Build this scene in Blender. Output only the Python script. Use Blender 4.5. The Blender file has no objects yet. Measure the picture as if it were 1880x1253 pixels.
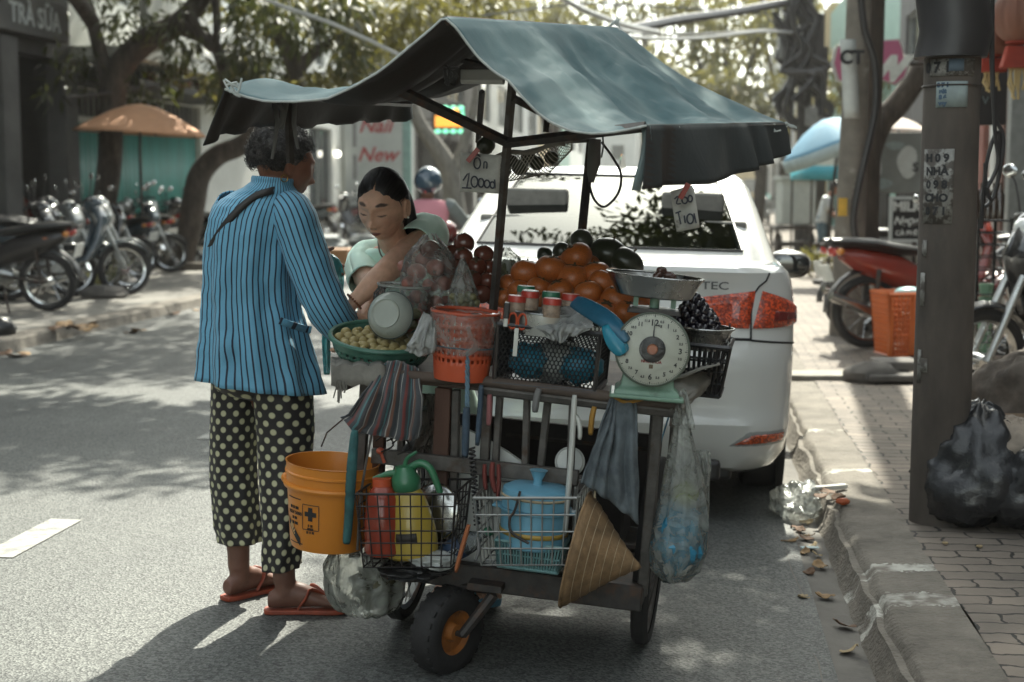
import bpy,bmesh,math,random
from mathutils import Vector,Matrix,noise
V=Vector
sc=bpy.context.scene
COL=sc.collection
rad=math.radians
rnd=random.Random(11)
# ------ camera
FPX=2611.0;CAMZ=1.37;PIT=math.atan((626.5-350.0)/FPX)
cp_,sp_=math.cos(PIT),math.sin(PIT)
cam_d=bpy.data.cameras.new('camera');cam=bpy.data.objects.new('camera',cam_d);COL.objects.link(cam)
cam_d.sensor_width=36;cam_d.lens=FPX/1880*36;cam_d.clip_start=.1;cam_d.clip_end=3000
cam.location=(0,0,CAMZ);cam.rotation_euler=(rad(90)-PIT,0,0)
cam_d.dof.use_dof=True;cam_d.dof.focus_distance=4.35;cam_d.dof.aperture_fstop=3.2
sc.camera=cam
# ------ sky, sun, exposure
SUN_EL,SUN_AZ=rad(50),rad(12)
w=bpy.data.worlds.new('World');sc.world=w;w.use_nodes=True
nt=w.node_tree;bg=nt.nodes['Background']
sky=nt.nodes.new('ShaderNodeTexSky');sky.sky_type='NISHITA';sky.sun_disc=False
sky.sun_elevation=SUN_EL;sky.sun_rotation=SUN_AZ;sky.dust_density=1.6;sky.air_density=1.0
hz=nt.nodes.new('ShaderNodeHueSaturation');hz.inputs['Saturation'].default_value=.38
tn=nt.nodes.new('ShaderNodeMix');tn.data_type='RGBA';tn.blend_type='MULTIPLY';tn.inputs[0].default_value=1;tn.inputs[7].default_value=(1.04,1.055,.94,1)
nt.links.new(sky.outputs[0],hz.inputs['Color']);nt.links.new(hz.outputs[0],tn.inputs[6]);nt.links.new(tn.outputs[2],bg.inputs[0]);bg.inputs[1].default_value=.15
sd=bpy.data.lights.new('sun','SUN');sd.energy=3.1;sd.angle=rad(.6);sd.color=(1,.975,.84)
sun=bpy.data.objects.new('sun',sd);COL.objects.link(sun)
sdir=V((math.sin(SUN_AZ)*math.cos(SUN_EL),math.cos(SUN_AZ)*math.cos(SUN_EL),math.sin(SUN_EL)))
sun.rotation_euler=sdir.to_track_quat('Z','Y').to_euler();sun.location=(0,20,30)
sc.view_settings.view_transform='Standard';sc.view_settings.look='None'
sc.view_settings.exposure=1.78;sc.view_settings.gamma=1
sc.render.engine='CYCLES'
sc.cycles.max_bounces=8;sc.cycles.transparent_max_bounces=24;sc.cycles.use_denoising=True
sc.cycles.caustics_reflective=False;sc.cycles.caustics_refractive=False
# ------ placing
def ray(px,py):
 a=(px-940.)/FPX;b=-(py-626.5)/FPX
 return V((a,cp_+b*sp_,-sp_+b*cp_))
def P(px,py,Y):
 """the point at world distance Y ahead that the photograph shows at (px, py)"""
 d=ray(px,py);t=Y/d.y
 return V((d.x*t,Y,CAMZ+d.z*t))
def G(px,py,z=0.):
 d=ray(px,py);t=(z-CAMZ)/d.z
 return V((d.x*t,d.y*t,z))
def mpp(Y):return Y/FPX
RA=math.atan((1265-940)/FPX);cR,sR=math.cos(RA),math.sin(RA)
def R(u,v,z=0.):return V((u*cR+v*sR,-u*sR+v*cR,z))
ROT_R=-RA
def T(x,y,z):return Matrix.Translation((x,y,z))
def RX(a):return Matrix.Rotation(a,4,'X')
def RY(a):return Matrix.Rotation(a,4,'Y')
def RZ(a):return Matrix.Rotation(a,4,'Z')
def SC(x,y,z):return Matrix.Diagonal((x,y,z,1))
I4=Matrix.Identity(4)
def align(d,at=(0,0,0)):
 """matrix whose z axis runs along d"""
 return Matrix.Translation(at)@V(d).to_track_quat('Z','Y').to_matrix().to_4x4()
 # ------ mesh builder
def smooth_path(pts,n=4):
 pts=[V(p)for p in pts]
 if len(pts)<3:return pts
 out=[]
 for i in range(len(pts)-1):
  p0=pts[max(i-1,0)];p1=pts[i];p2=pts[i+1];p3=pts[min(i+2,len(pts)-1)]
  for k in range(n):
   t=k/n
   out.append(.5*((2*p1)+(p2-p0)*t+(2*p0-5*p1+4*p2-p3)*t*t+(3*p1-p0-3*p2+p3)*t**3))
 out.append(pts[-1]);return out
def lerp_list(vals,n):
 out=[]
 for i in range(n):
  t=i/(n-1)*(len(vals)-1);k=min(int(t),len(vals)-2);f=t-k
  a,b=vals[k],vals[k+1]
  out.append(a*(1-f)+b*f)
 return out
class MB:
 def __init__(s):s.v=[];s.f=[];s.m=[];s.st={}
 def vert(s,p,st=None):
  s.v.append(V(p));i=len(s.v)-1
  if st is not None:s.st[i]=st
  return i
 def face(s,idx,m=0):s.f.append(tuple(idx));s.m.append(m)
 def add(s,o,M=I4,m=None):
  b=len(s.v)
  s.v+=[M@p for p in o.v]
  for k,x in o.st.items():s.st[k+b]=x
  for f,mm in zip(o.f,o.m):s.f.append(tuple(i+b for i in f));s.m.append(mm if m is None else m)
  return s
 def box(s,c,sz,M=I4,m=0):
  x,y,z=(q/2 for q in sz);c=V(c);b=len(s.v)
  for dz in(-z,z):
   for dx,dy in((-x,-y),(x,-y),(x,y),(-x,y)):s.v.append(M@(c+V((dx,dy,dz))))
  for f in((3,2,1,0),(4,5,6,7),(0,1,5,4),(1,2,6,5),(2,3,7,6),(3,0,4,7)):s.face([b+i for i in f],m)
  return s
 def rings(s,rings,m=0,cap0=True,cap1=True,close=True,sts=None):
  """skin a list of equally long point loops"""
  n=len(rings[0]);b=len(s.v)
  for j,r in enumerate(rings):
   for i,p in enumerate(r):s.vert(p,sts[j][i]if sts else None)
  for j in range(len(rings)-1):
   for i in range(n if close else n-1):
    k=(i+1)%n
    s.face((b+j*n+i,b+j*n+k,b+(j+1)*n+k,b+(j+1)*n+i),m)
  if cap0 and close:s.face([b+i for i in reversed(range(n))],m)
  if cap1 and close:s.face([b+(len(rings)-1)*n+i for i in range(n)],m)
  return s
 def tube(s,pts,r,n=8,m=0,caps=True,sm=0,flat=1.,up=None):
  pts=[V(p)for p in pts]
  if sm:pts=smooth_path(pts,sm)
  N=len(pts);rs=lerp_list(r,N)if isinstance(r,(list,tuple))else[r]*N
  t0=(pts[1]-pts[0]).normalized()
  u=V(up)if up is not None else(V((0,0,1))if abs(t0.z)<.9 else V((1,0,0)))
  rg=[]
  for i in range(N):
   t=(pts[min(i+1,N-1)]-pts[max(i-1,0)])
   t=t.normalized()if t.length>1e-9 else t0
   u=u-t*u.dot(t);u=u.normalized()if u.length>1e-6 else t.orthogonal().normalized()
   w_=t.cross(u)
   rg.append([pts[i]+(w_*math.cos(2*math.pi*k/n)+u*math.sin(2*math.pi*k/n)*flat)*rs[i]for k in range(n)])
  return s.rings(rg,m,caps,caps)
 def lathe(s,prof,M=I4,n=28,m=0,caps=True):
  rg=[[M@V((r*math.cos(2*math.pi*k/n),r*math.sin(2*math.pi*k/n),z))for k in range(n)]for r,z in prof]
  return s.rings(rg,m,caps,caps)
 def ell(s,c,r,M=I4,nu=16,nv=10,m=0,fn=None):
  c=V(c);b=len(s.v)
  rg=[]
  for j in range(1,nv):
   a=math.pi*j/nv;row=[]
   for i in range(nu):
    q=2*math.pi*i/nu
    d=V((math.sin(a)*math.cos(q),math.sin(a)*math.sin(q),-math.cos(a)))
    k=fn(d)if fn else 1.
    row.append(M@(c+V((d.x*r[0]*k,d.y*r[1]*k,d.z*r[2]*k))))
   rg.append(row)
  s.rings(rg,m,False,False)
  k0=fn(V((0,0,-1)))if fn else 1.;k1=fn(V((0,0,1)))if fn else 1.
  a0=s.vert(M@(c+V((0,0,-r[2]*k0))));a1=s.vert(M@(c+V((0,0,r[2]*k1))))
  for i in range(nu):
   k=(i+1)%nu
   s.face((a0,b+k,b+i),m);s.face((a1,b+(nv-2)*nu+i,b+(nv-2)*nu+k),m)
  return s
 def grid(s,rows,m=0,sts=None):
  return s.rings(rows,m,False,False,False,sts)
 def prism(s,poly,M,d,m=0):
  """extrude the flat outline poly (x, y) by d along z"""
  n=len(poly)
  return s.rings([[M@V((x,y,0))for x,y in poly],[M@V((x,y,d))for x,y in poly]],m)
 def text(s,txt,M,size,d=.002,m=0,align_='CENTER',shear=0.,bold=0.):
  c=bpy.data.curves.new('lettering','FONT');c.body=txt;c.size=size;c.extrude=d;c.align_x=align_;c.align_y='CENTER'
  c.shear=shear;c.resolution_u=3;c.offset=bold
  o=bpy.data.objects.new('lettering',c);COL.objects.link(o)
  dg=bpy.context.evaluated_depsgraph_get();me=bpy.data.meshes.new_from_object(o.evaluated_get(dg))
  b=len(s.v)
  s.v+=[M@v.co for v in me.vertices]
  for p in me.polygons:s.face([b+i for i in p.vertices],m)
  bpy.data.objects.remove(o);bpy.data.curves.remove(c);bpy.data.meshes.remove(me)
  return s
  # ------ objects
WM={}
def wm(o):return WM[o.name]
def props(o,label=None,cat=None,group=None,kind=None):
 if label:o['label']=label
 if cat:o['category']=cat
 if group:o['group']=group
 if kind:o['kind']=kind
 return o
def thing(name,label,cat,M=None,group=None):
 if M is None:M=I4
 if not isinstance(M,Matrix):M=Matrix.Translation(M)
 o=bpy.data.objects.new(name,None);COL.objects.link(o);o.matrix_basis=M;o.empty_display_size=.1
 WM[o.name]=M.copy();return props(o,label,cat,group)
def obj(name,mb,mats,parent=None,W=False,bevel=0,sub=0,solid=0,sharp=40,label=None,loc=None,nrm=True):
 """one mesh object; W: the builder's points are world points"""
 me=bpy.data.meshes.new(name)
 vs=mb.v
 M=WM[parent.name]if parent else I4
 if parent and W:
  Mi=M.inverted();vs=[Mi@p for p in vs]
 if parent is None and loc is not None:
  loc=V(loc);vs=[p-loc for p in vs]if W else vs
 me.from_pydata(vs,[],mb.f)
 if not isinstance(mats,(list,tuple)):mats=[mats]
 for a in mats:me.materials.append(a)
 me.polygons.foreach_set('material_index',mb.m)
 me.polygons.foreach_set('use_smooth',[True]*len(me.polygons))
 if mb.st:
  at=me.attributes.new('st','FLOAT2','POINT')
  for k,x in mb.st.items():at.data[k].vector=x
 me.validate();me.update()
 if nrm:
  bm=bmesh.new();bm.from_mesh(me);bmesh.ops.recalc_face_normals(bm,faces=bm.faces);bm.to_mesh(me);bm.free()
 me.set_sharp_from_angle(angle=rad(sharp))
 o=bpy.data.objects.new(name,me);COL.objects.link(o)
 if parent:o.parent=parent
 if loc is not None:o.location=loc
 WM[o.name]=M.copy()if parent else Matrix.Translation(loc if loc is not None else(0,0,0))
 if solid:
  q=o.modifiers.new('solid','SOLIDIFY');q.thickness=solid;q.offset=0
 if bevel:
  q=o.modifiers.new('bevel','BEVEL');q.width=bevel;q.segments=2;q.limit_method='ANGLE'
 if sub:
  q=o.modifiers.new('sub','SUBSURF');q.levels=sub;q.render_levels=sub
 if label:o['label']=label
 return o
def kids(o):return[c for c in bpy.data.objects if c.parent==o]
def dup(o,M=None,label=None,group=None,swap=None,parent=None,cat=None):
 """copy a thing with its parts and their sub-parts"""
 c=o.copy();COL.objects.link(c)
 if parent:c.parent=parent
 if M is not None:c.matrix_basis=M
 WM[c.name]=c.matrix_basis.copy()if not parent else WM[parent.name]
 if label:c['label']=label
 if group:c['group']=group
 if cat:c['category']=cat
 if swap and c.type=='MESH':
  for i,sl in enumerate(c.material_slots):
   if sl.material and sl.material.name in swap:
    q=swap[sl.material.name];sl.link='OBJECT';sl.material=q
 for ch in kids(o):
  if ch!=c:dup(ch,swap=swap,parent=c)
 return c
 # ------ materials
def lin(h):
 """sRGB 0..255 triple or hex to linear"""
 if isinstance(h,str):h=[int(h[i:i+2],16)for i in(0,2,4)]
 return tuple(((c/255)/12.92 if c/255<=.04045 else((c/255+.055)/1.055)**2.4)for c in h)
MATS={}
def mat(name,col,rough=.6,metal=0.,var=.18,vs=9.,bump=.0,bs=60.,spec=.5,coat=0.,sss=0.,alpha=1.,trans=0.,col2=None,c2=(.45,.6),emit=None,es=0.,coord='Object',stretch=(1,1,1),sheen=0.,rv=.0):
 """principled material with noise variation of colour, optional blotches of a second colour, and noise bump"""
 if name in MATS:return MATS[name]
 m=bpy.data.materials.new(name);m.use_nodes=True;MATS[name]=m
 n=m.node_tree.nodes;L=m.node_tree.links;b=n['Principled BSDF']
 c=tuple(col)
 b.inputs['Roughness'].default_value=rough;b.inputs['Metallic'].default_value=metal
 b.inputs['Specular IOR Level'].default_value=spec;b.inputs['Coat Weight'].default_value=coat;b.inputs['Coat Roughness'].default_value=.05
 b.inputs['Alpha'].default_value=alpha;b.inputs['Transmission Weight'].default_value=trans
 b.inputs['Sheen Weight'].default_value=sheen
 if sss:b.inputs['Subsurface Weight'].default_value=sss;b.inputs['Subsurface Radius'].default_value=(.012,.005,.003);b.inputs['Subsurface Scale'].default_value=.6
 if emit:b.inputs['Emission Color'].default_value=(*emit,1);b.inputs['Emission Strength'].default_value=es
 tc=n.new('ShaderNodeTexCoord');mp=n.new('ShaderNodeMapping');mp.inputs['Scale'].default_value=stretch
 L.new(tc.outputs[coord],mp.inputs[0])
 def ns(scale,det=4.,ro=.6):
  q=n.new('ShaderNodeTexNoise');q.inputs['Scale'].default_value=scale;q.inputs['Detail'].default_value=det;q.inputs['Roughness'].default_value=ro
  L.new(mp.outputs[0],q.inputs['Vector']);return q
 q=ns(vs)
 r=n.new('ShaderNodeValToRGB');r.color_ramp.elements[0].position=.3;r.color_ramp.elements[1].position=.7
 r.color_ramp.elements[0].color=(*(x*(1-var)for x in c),1);r.color_ramp.elements[1].color=(*(min(1,x*(1+var))for x in c),1)
 L.new(q.outputs[0],r.inputs[0]);out=r.outputs[0]
 if col2:
  q2=ns(vs*.6,6.,.7);r2=n.new('ShaderNodeValToRGB');r2.color_ramp.elements[0].position,r2.color_ramp.elements[1].position=c2
  L.new(q2.outputs[0],r2.inputs[0]);mx=n.new('ShaderNodeMix');mx.data_type='RGBA'
  L.new(r2.outputs[0],mx.inputs[0]);L.new(out,mx.inputs[6]);mx.inputs[7].default_value=(*col2,1);out=mx.outputs[2]
 L.new(out,b.inputs['Base Color'])
 if rv:
  q4=ns(vs*1.7);mr=n.new('ShaderNodeMapRange');mr.inputs[3].default_value=max(0,rough-rv);mr.inputs[4].default_value=min(1,rough+rv)
  mr.inputs[1].default_value=.3;mr.inputs[2].default_value=.7
  L.new(q4.outputs[0],mr.inputs[0]);L.new(mr.outputs[0],b.inputs['Roughness'])
 if bump:
  q3=ns(bs,5.,.65);bp=n.new('ShaderNodeBump');bp.inputs['Strength'].default_value=bump;bp.inputs['Distance'].default_value=.01
  L.new(q3.outputs[0],bp.inputs['Height']);L.new(bp.outputs[0],b.inputs['Normal'])
 m['out']=1
 return m
def film(name,col,alpha=.3,rough=.12,var=.2,milky=.3):
 """thin clear or milky plastic film: mostly see-through, with a gloss and creases"""
 if name in MATS:return MATS[name]
 m=bpy.data.materials.new(name);m.use_nodes=True;MATS[name]=m
 n=m.node_tree.nodes;L=m.node_tree.links
 for x in list(n):n.remove(x)
 o=n.new('ShaderNodeOutputMaterial');tr=n.new('ShaderNodeBsdfTransparent');gl=n.new('ShaderNodeBsdfGlossy');df=n.new('ShaderNodeBsdfDiffuse');tl=n.new('ShaderNodeBsdfTranslucent')
 gl.inputs['Roughness'].default_value=rough
 tr.inputs[0].default_value=(*(1-(1-c)*.35 for c in col),1)
 for q in(df,tl):q.inputs[0].default_value=(*col,1)
 tc=n.new('ShaderNodeTexCoord');ns=n.new('ShaderNodeTexNoise');ns.inputs['Scale'].default_value=13;ns.inputs['Detail'].default_value=4;ns.inputs['Distortion'].default_value=2.2
 L.new(tc.outputs['Object'],ns.inputs['Vector'])
 bp=n.new('ShaderNodeBump');bp.inputs['Strength'].default_value=.7;bp.inputs['Distance'].default_value=.02
 L.new(ns.outputs[0],bp.inputs['Height'])
 for q in(gl,df,tl):L.new(bp.outputs[0],q.inputs['Normal'])
 m1=n.new('ShaderNodeMixShader');m1.inputs[0].default_value=.5;L.new(df.outputs[0],m1.inputs[1]);L.new(tl.outputs[0],m1.inputs[2])
 m2=n.new('ShaderNodeMixShader');mr=n.new('ShaderNodeMapRange');mr.inputs[3].default_value=max(0,alpha-var*.6);mr.inputs[4].default_value=min(1,alpha+var)
 mr.inputs[1].default_value=.3;mr.inputs[2].default_value=.75
 L.new(ns.outputs[0],mr.inputs[0]);L.new(mr.outputs[0],m2.inputs[0]);L.new(tr.outputs[0],m2.inputs[1]);L.new(m1.outputs[0],m2.inputs[2])
 fr=n.new('ShaderNodeFresnel');fr.inputs[0].default_value=1.36;L.new(bp.outputs[0],fr.inputs['Normal'])
 m3=n.new('ShaderNodeMixShader');L.new(fr.outputs[0],m3.inputs[0]);L.new(m2.outputs[0],m3.inputs[1]);L.new(gl.outputs[0],m3.inputs[2])
 L.new(m3.outputs[0],o.inputs[0]);return m
def node_mat(name):
 m=bpy.data.materials.new(name);m.use_nodes=True;MATS[name]=m
 return m,m.node_tree.nodes,m.node_tree.links,m.node_tree.nodes['Principled BSDF']
def leaf_mat(name,c1,c2,tcol,rough=.45):
 m,n,L,b=node_mat(name)
 oi=n.new('ShaderNodeTexCoord');q=n.new('ShaderNodeTexNoise');q.inputs['Scale'].default_value=1.7;q.inputs['Detail'].default_value=3
 L.new(oi.outputs['Object'],q.inputs['Vector'])
 geo=n.new('ShaderNodeNewGeometry');ad=n.new('ShaderNodeMath');ad.operation='MULTIPLY_ADD';ad.inputs[1].default_value=.5
 L.new(geo.outputs['Random Per Island'],ad.inputs[0]);L.new(q.outputs[0],ad.inputs[2])
 r=n.new('ShaderNodeValToRGB');r.color_ramp.elements[0].position=.4;r.color_ramp.elements[1].position=.95
 r.color_ramp.elements[0].color=(*c1,1);r.color_ramp.elements[1].color=(*c2,1)
 L.new(ad.outputs[0],r.inputs[0]);L.new(r.outputs[0],b.inputs['Base Color']);b.inputs['Roughness'].default_value=rough
 tl=n.new('ShaderNodeBsdfTranslucent');tl.inputs[0].default_value=(*tcol,1)
 mx=n.new('ShaderNodeMixShader');mx.inputs[0].default_value=.4
 out=n['Material Output'];L.new(b.outputs[0],mx.inputs[1]);L.new(tl.outputs[0],mx.inputs[2]);L.new(mx.outputs[0],out.inputs[0])
 return m
BLACK=mat('black_plastic',(.026,.024,.024),.42,bump=.05)
RUBBER=mat('tyre_rubber',(.022,.021,.021),.75,bump=.2,bs=90)
CHROME=mat('chrome_metal',(.55,.56,.56),.18,1.,rv=.1)
STEEL=mat('dull_steel',(.42,.43,.42),.35,.9,rv=.12)
DARKIRON=mat('dark_iron',(.05,.045,.042),.55,.4,var=.35,vs=25,col2=(.10,.055,.035),c2=(.5,.7),bump=.15)
WHITEPL=mat('white_plastic',(.72,.74,.70),.4,var=.06)
# ====== SETTING
M_ROADROT=RZ(-RA)
def gz(u):
 return 0. if u<-1.2 else-.035*(min(u,.5)+1.2)
def asphalt():
 m,n,L,b=node_mat('asphalt')
 tc=n.new('ShaderNodeTexCoord')
 vo=n.new('ShaderNodeTexVoronoi');vo.inputs['Scale'].default_value=125;L.new(tc.outputs['Object'],vo.inputs['Vector'])
 ns=n.new('ShaderNodeTexNoise');ns.inputs['Scale'].default_value=.9;ns.inputs['Detail'].default_value=6;L.new(tc.outputs['Object'],ns.inputs['Vector'])
 n2=n.new('ShaderNodeTexNoise');n2.inputs['Scale'].default_value=70;n2.inputs['Detail'].default_value=4;L.new(tc.outputs['Object'],n2.inputs['Vector'])
 r=n.new('ShaderNodeValToRGB');r.color_ramp.elements[0].color=(.036,.038,.037,1);r.color_ramp.elements[1].color=(.155,.162,.153,1)
 r.color_ramp.elements[0].position=.12;r.color_ramp.elements[1].position=.95
 sx=n.new('ShaderNodeSeparateColor');L.new(vo.outputs['Color'],sx.inputs[0])
 L.new(sx.outputs[0],r.inputs[0])
 mx=n.new('ShaderNodeMix');mx.data_type='RGBA';mx.blend_type='MULTIPLY';mx.inputs[0].default_value=1
 r2=n.new('ShaderNodeValToRGB');r2.color_ramp.elements[0].position=.3;r2.color_ramp.elements[1].position=.72
 r2.color_ramp.elements[0].color=(.66,.67,.67,1);r2.color_ramp.elements[1].color=(1.05,1.05,1.02,1)
 L.new(ns.outputs[0],r2.inputs[0]);L.new(r.outputs[0],mx.inputs[6]);L.new(r2.outputs[0],mx.inputs[7])
 sv=n.new('ShaderNodeMapping');sv.inputs['Scale'].default_value=(1,.35,1);L.new(tc.outputs['Object'],sv.inputs[0])
 n3=n.new('ShaderNodeTexNoise');n3.inputs['Scale'].default_value=2.6;n3.inputs['Detail'].default_value=9;n3.inputs['Roughness'].default_value=.7;L.new(sv.outputs[0],n3.inputs['Vector'])
 r3=n.new('ShaderNodeValToRGB');r3.color_ramp.elements[0].position=.30;r3.color_ramp.elements[1].position=.44;r3.color_ramp.elements[0].color=(.55,.55,.55,1);r3.color_ramp.elements[1].color=(1,1,1,1);L.new(n3.outputs[0],r3.inputs[0])
 m2=n.new('ShaderNodeMix');m2.data_type='RGBA';m2.blend_type='MULTIPLY';m2.inputs[0].default_value=1;L.new(mx.outputs[2],m2.inputs[6]);L.new(r3.outputs[0],m2.inputs[7]);L.new(m2.outputs[2],b.inputs['Base Color'])
 ad=n.new('ShaderNodeMath');ad.operation='ADD';L.new(vo.outputs['Distance'],ad.inputs[0]);L.new(n2.outputs[0],ad.inputs[1])
 bp=n.new('ShaderNodeBump');bp.inputs['Strength'].default_value=.55;bp.inputs['Distance'].default_value=.004;L.new(ad.outputs[0],bp.inputs['Height']);L.new(bp.outputs[0],b.inputs['Normal'])
 b.inputs['Roughness'].default_value=.62;b.inputs['Specular IOR Level'].default_value=.55
 return m
def strip(name,us,v0,v1,m,zf,nv=60,kind='structure',power=2.2,nz=None):
 mb=MB();rows=[]
 for j in range(nv+1):
  v=v0+(v1-v0)*(j/nv)**power
  rows.append([V((u,v,zf(u,v)))for u in us])
 if nz:rows=[[p+nz(p)for p in r]for r in rows]
 mb.grid(rows)
 o=obj(name,mb,m);o.matrix_basis=M_ROADROT;props(o,kind=kind);return o
M_GROUND=mat('bare_ground',(.12,.11,.09),.9,var=.3,vs=.4)
g=MB();g.grid([[V((x*900,y*900+300,-.16))for x in(-1,0,1)]for y in(-1,0,1)]);props(obj('ground',g,M_GROUND),kind='structure')
strip('road',[-5.75+i*.1 for i in range(63)],-4,420,asphalt(),lambda u,v:gz(u),50)
M_GUT=mat('gutter_concrete',(.13,.12,.105),.8,var=.3,vs=5,bump=.25,bs=60,col2=(.06,.055,.05),c2=(.5,.68))
strip('gutter',[.40,.45,.5,.58],-4,90,M_GUT,lambda u,v:-.0605-(u-.4)*.08 if u>.42 else-.056,160,nz=lambda p:V((.035*noise.noise(V((0,p.y*2.1,3)))+.016*noise.noise(V((0,p.y*9,3)))if p.x<.43 else 0,0,.003*noise.noise(p*9))))
def kerb_mat():
 m,n,L,b=node_mat('kerb_concrete')
 tc=n.new('ShaderNodeTexCoord');sx=n.new('ShaderNodeSeparateXYZ');L.new(tc.outputs['Object'],sx.inputs[0])
 ns=n.new('ShaderNodeTexNoise');ns.inputs['Scale'].default_value=4;ns.inputs['Detail'].default_value=8;ns.inputs['Roughness'].default_value=.7;L.new(tc.outputs['Object'],ns.inputs[0])
 nf=n.new('ShaderNodeTexNoise');nf.inputs['Scale'].default_value=55;nf.inputs['Detail'].default_value=5;L.new(tc.outputs['Object'],nf.inputs[0])
 r=n.new('ShaderNodeValToRGB');r.color_ramp.elements[0].position=.3;r.color_ramp.elements[1].position=.72
 r.color_ramp.elements[0].color=(.085,.074,.06,1);r.color_ramp.elements[1].color=(.24,.215,.18,1);L.new(ns.outputs[0],r.inputs[0])
 prev=None
 for v0,hw in((4.62,.07),(5.02,.05),(6.75,.05),(7.9,.04)):
  s1=n.new('ShaderNodeMath');s1.operation='MULTIPLY_ADD';s1.inputs[1].default_value=.12;L.new(nf.outputs[0],s1.inputs[0]);L.new(sx.outputs[1],s1.inputs[2])
  s2=n.new('ShaderNodeMath');s2.operation='SUBTRACT';s2.inputs[1].default_value=v0+.06;L.new(s1.outputs[0],s2.inputs[0])
  s3=n.new('ShaderNodeMath');s3.operation='ABSOLUTE';L.new(s2.outputs[0],s3.inputs[0])
  s4=n.new('ShaderNodeMath');s4.operation='LESS_THAN';s4.inputs[1].default_value=hw;L.new(s3.outputs[0],s4.inputs[0])
  if prev is None:prev=s4
  else:
   a=n.new('ShaderNodeMath');a.operation='MAXIMUM';L.new(prev.outputs[0],a.inputs[0]);L.new(s4.outputs[0],a.inputs[1]);prev=a
 wn=n.new('ShaderNodeTexNoise');wn.inputs['Scale'].default_value=9;wn.inputs['Detail'].default_value=7;L.new(tc.outputs['Object'],wn.inputs[0])
 wr=n.new('ShaderNodeValToRGB');wr.color_ramp.elements[0].position=.42;wr.color_ramp.elements[1].position=.58;L.new(wn.outputs[0],wr.inputs[0])
 ml=n.new('ShaderNodeMath');ml.operation='MULTIPLY';L.new(prev.outputs[0],ml.inputs[0]);L.new(wr.outputs[0],ml.inputs[1])
 mx=n.new('ShaderNodeMix');mx.data_type='RGBA';L.new(ml.outputs[0],mx.inputs[0]);L.new(r.outputs[0],mx.inputs[6]);mx.inputs[7].default_value=(.5,.49,.44,1)
 L.new(mx.outputs[2],b.inputs['Base Color']);b.inputs['Roughness'].default_value=.85
 bp=n.new('ShaderNodeBump');bp.inputs['Strength'].default_value=.9;bp.inputs['Distance'].default_value=.016;L.new(nf.outputs[0],bp.inputs['Height']);L.new(bp.outputs[0],b.inputs['Normal'])
 return m
M_KERB=kerb_mat()
def kz(u,v):
 if u<.57:return-.078
 if u<.60:return-.05
 if u<.635:return.015
 if u<.66:return.04
 return.05+(u-.66)*.03
def knz(p):
 e=max(0.,1-abs(p.x-.62)/.08)
 return V((.03*e*noise.noise(V((p.x*9,p.y*5.5,1)))+.012*e*noise.noise(p*22),0,.006*noise.noise(p*7)+.018*e*noise.noise(p*16)))
strip('kerb',[.56,.585,.61,.63,.645,.66,.69,.73,.78,.83,.87],-3,60,M_KERB,kz,420,nz=knz,power=2.0)
def paver_mat(name,c1,c2,cm,w_,h_,wav=.25,bump=.9):
 m,n,L,b=node_mat(name)
 tc=n.new('ShaderNodeTexCoord');mp=n.new('ShaderNodeMapping');L.new(tc.outputs['Object'],mp.inputs[0])
 wv=n.new('ShaderNodeTexNoise');wv.inputs['Scale'].default_value=13;L.new(mp.outputs[0],wv.inputs[0])
 sub=n.new('ShaderNodeVectorMath');sub.operation='MULTIPLY_ADD';sub.inputs[1].default_value=(wav*.12,wav*.12,0);L.new(wv.outputs['Color'],sub.inputs[0]);L.new(mp.outputs[0],sub.inputs[2])
 br=n.new('ShaderNodeTexBrick');br.inputs['Scale'].default_value=1;br.inputs['Brick Width'].default_value=w_;br.inputs['Row Height'].default_value=h_
 br.inputs['Mortar Size'].default_value=.006;br.inputs['Mortar Smooth'].default_value=.4
 br.inputs['Color1'].default_value=(*c1,1);br.inputs['Color2'].default_value=(*c2,1);br.inputs['Mortar'].default_value=(*cm,1)
 L.new(sub.outputs[0],br.inputs['Vector'])
 ns=n.new('ShaderNodeTexNoise');ns.inputs['Scale'].default_value=3;ns.inputs['Detail'].default_value=8;L.new(tc.outputs['Object'],ns.inputs[0])
 r=n.new('ShaderNodeValToRGB');r.color_ramp.elements[0].position=.3;r.color_ramp.elements[1].position=.7;r.color_ramp.elements[0].color=(.6,.6,.6,1);r.color_ramp.elements[1].color=(1.15,1.12,1.08,1);L.new(ns.outputs[0],r.inputs[0])
 mx=n.new('ShaderNodeMix');mx.data_type='RGBA';mx.blend_type='MULTIPLY';mx.inputs[0].default_value=1;L.new(br.outputs[0],mx.inputs[6]);L.new(r.outputs[0],mx.inputs[7]);L.new(mx.outputs[2],b.inputs['Base Color'])
 iv=n.new('ShaderNodeMath');iv.operation='SUBTRACT';iv.inputs[0].default_value=1;L.new(br.outputs['Fac'],iv.inputs[1])
 nf=n.new('ShaderNodeTexNoise');nf.inputs['Scale'].default_value=60;L.new(tc.outputs['Object'],nf.inputs[0])
 ad=n.new('ShaderNodeMath');ad.operation='MULTIPLY_ADD';ad.inputs[1].default_value=.25;L.new(nf.outputs[0],ad.inputs[0]);L.new(iv.outputs[0],ad.inputs[2])
 bp=n.new('ShaderNodeBump');bp.inputs['Strength'].default_value=bump;bp.inputs['Distance'].default_value=.008;L.new(ad.outputs[0],bp.inputs['Height']);L.new(bp.outputs[0],b.inputs['Normal'])
 b.inputs['Roughness'].default_value=.8
 return m
M_PAV=paver_mat('wavy_pavers',(.165,.140,.118),(.215,.182,.15),(.03,.028,.025),.20,.098,.45)
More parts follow.
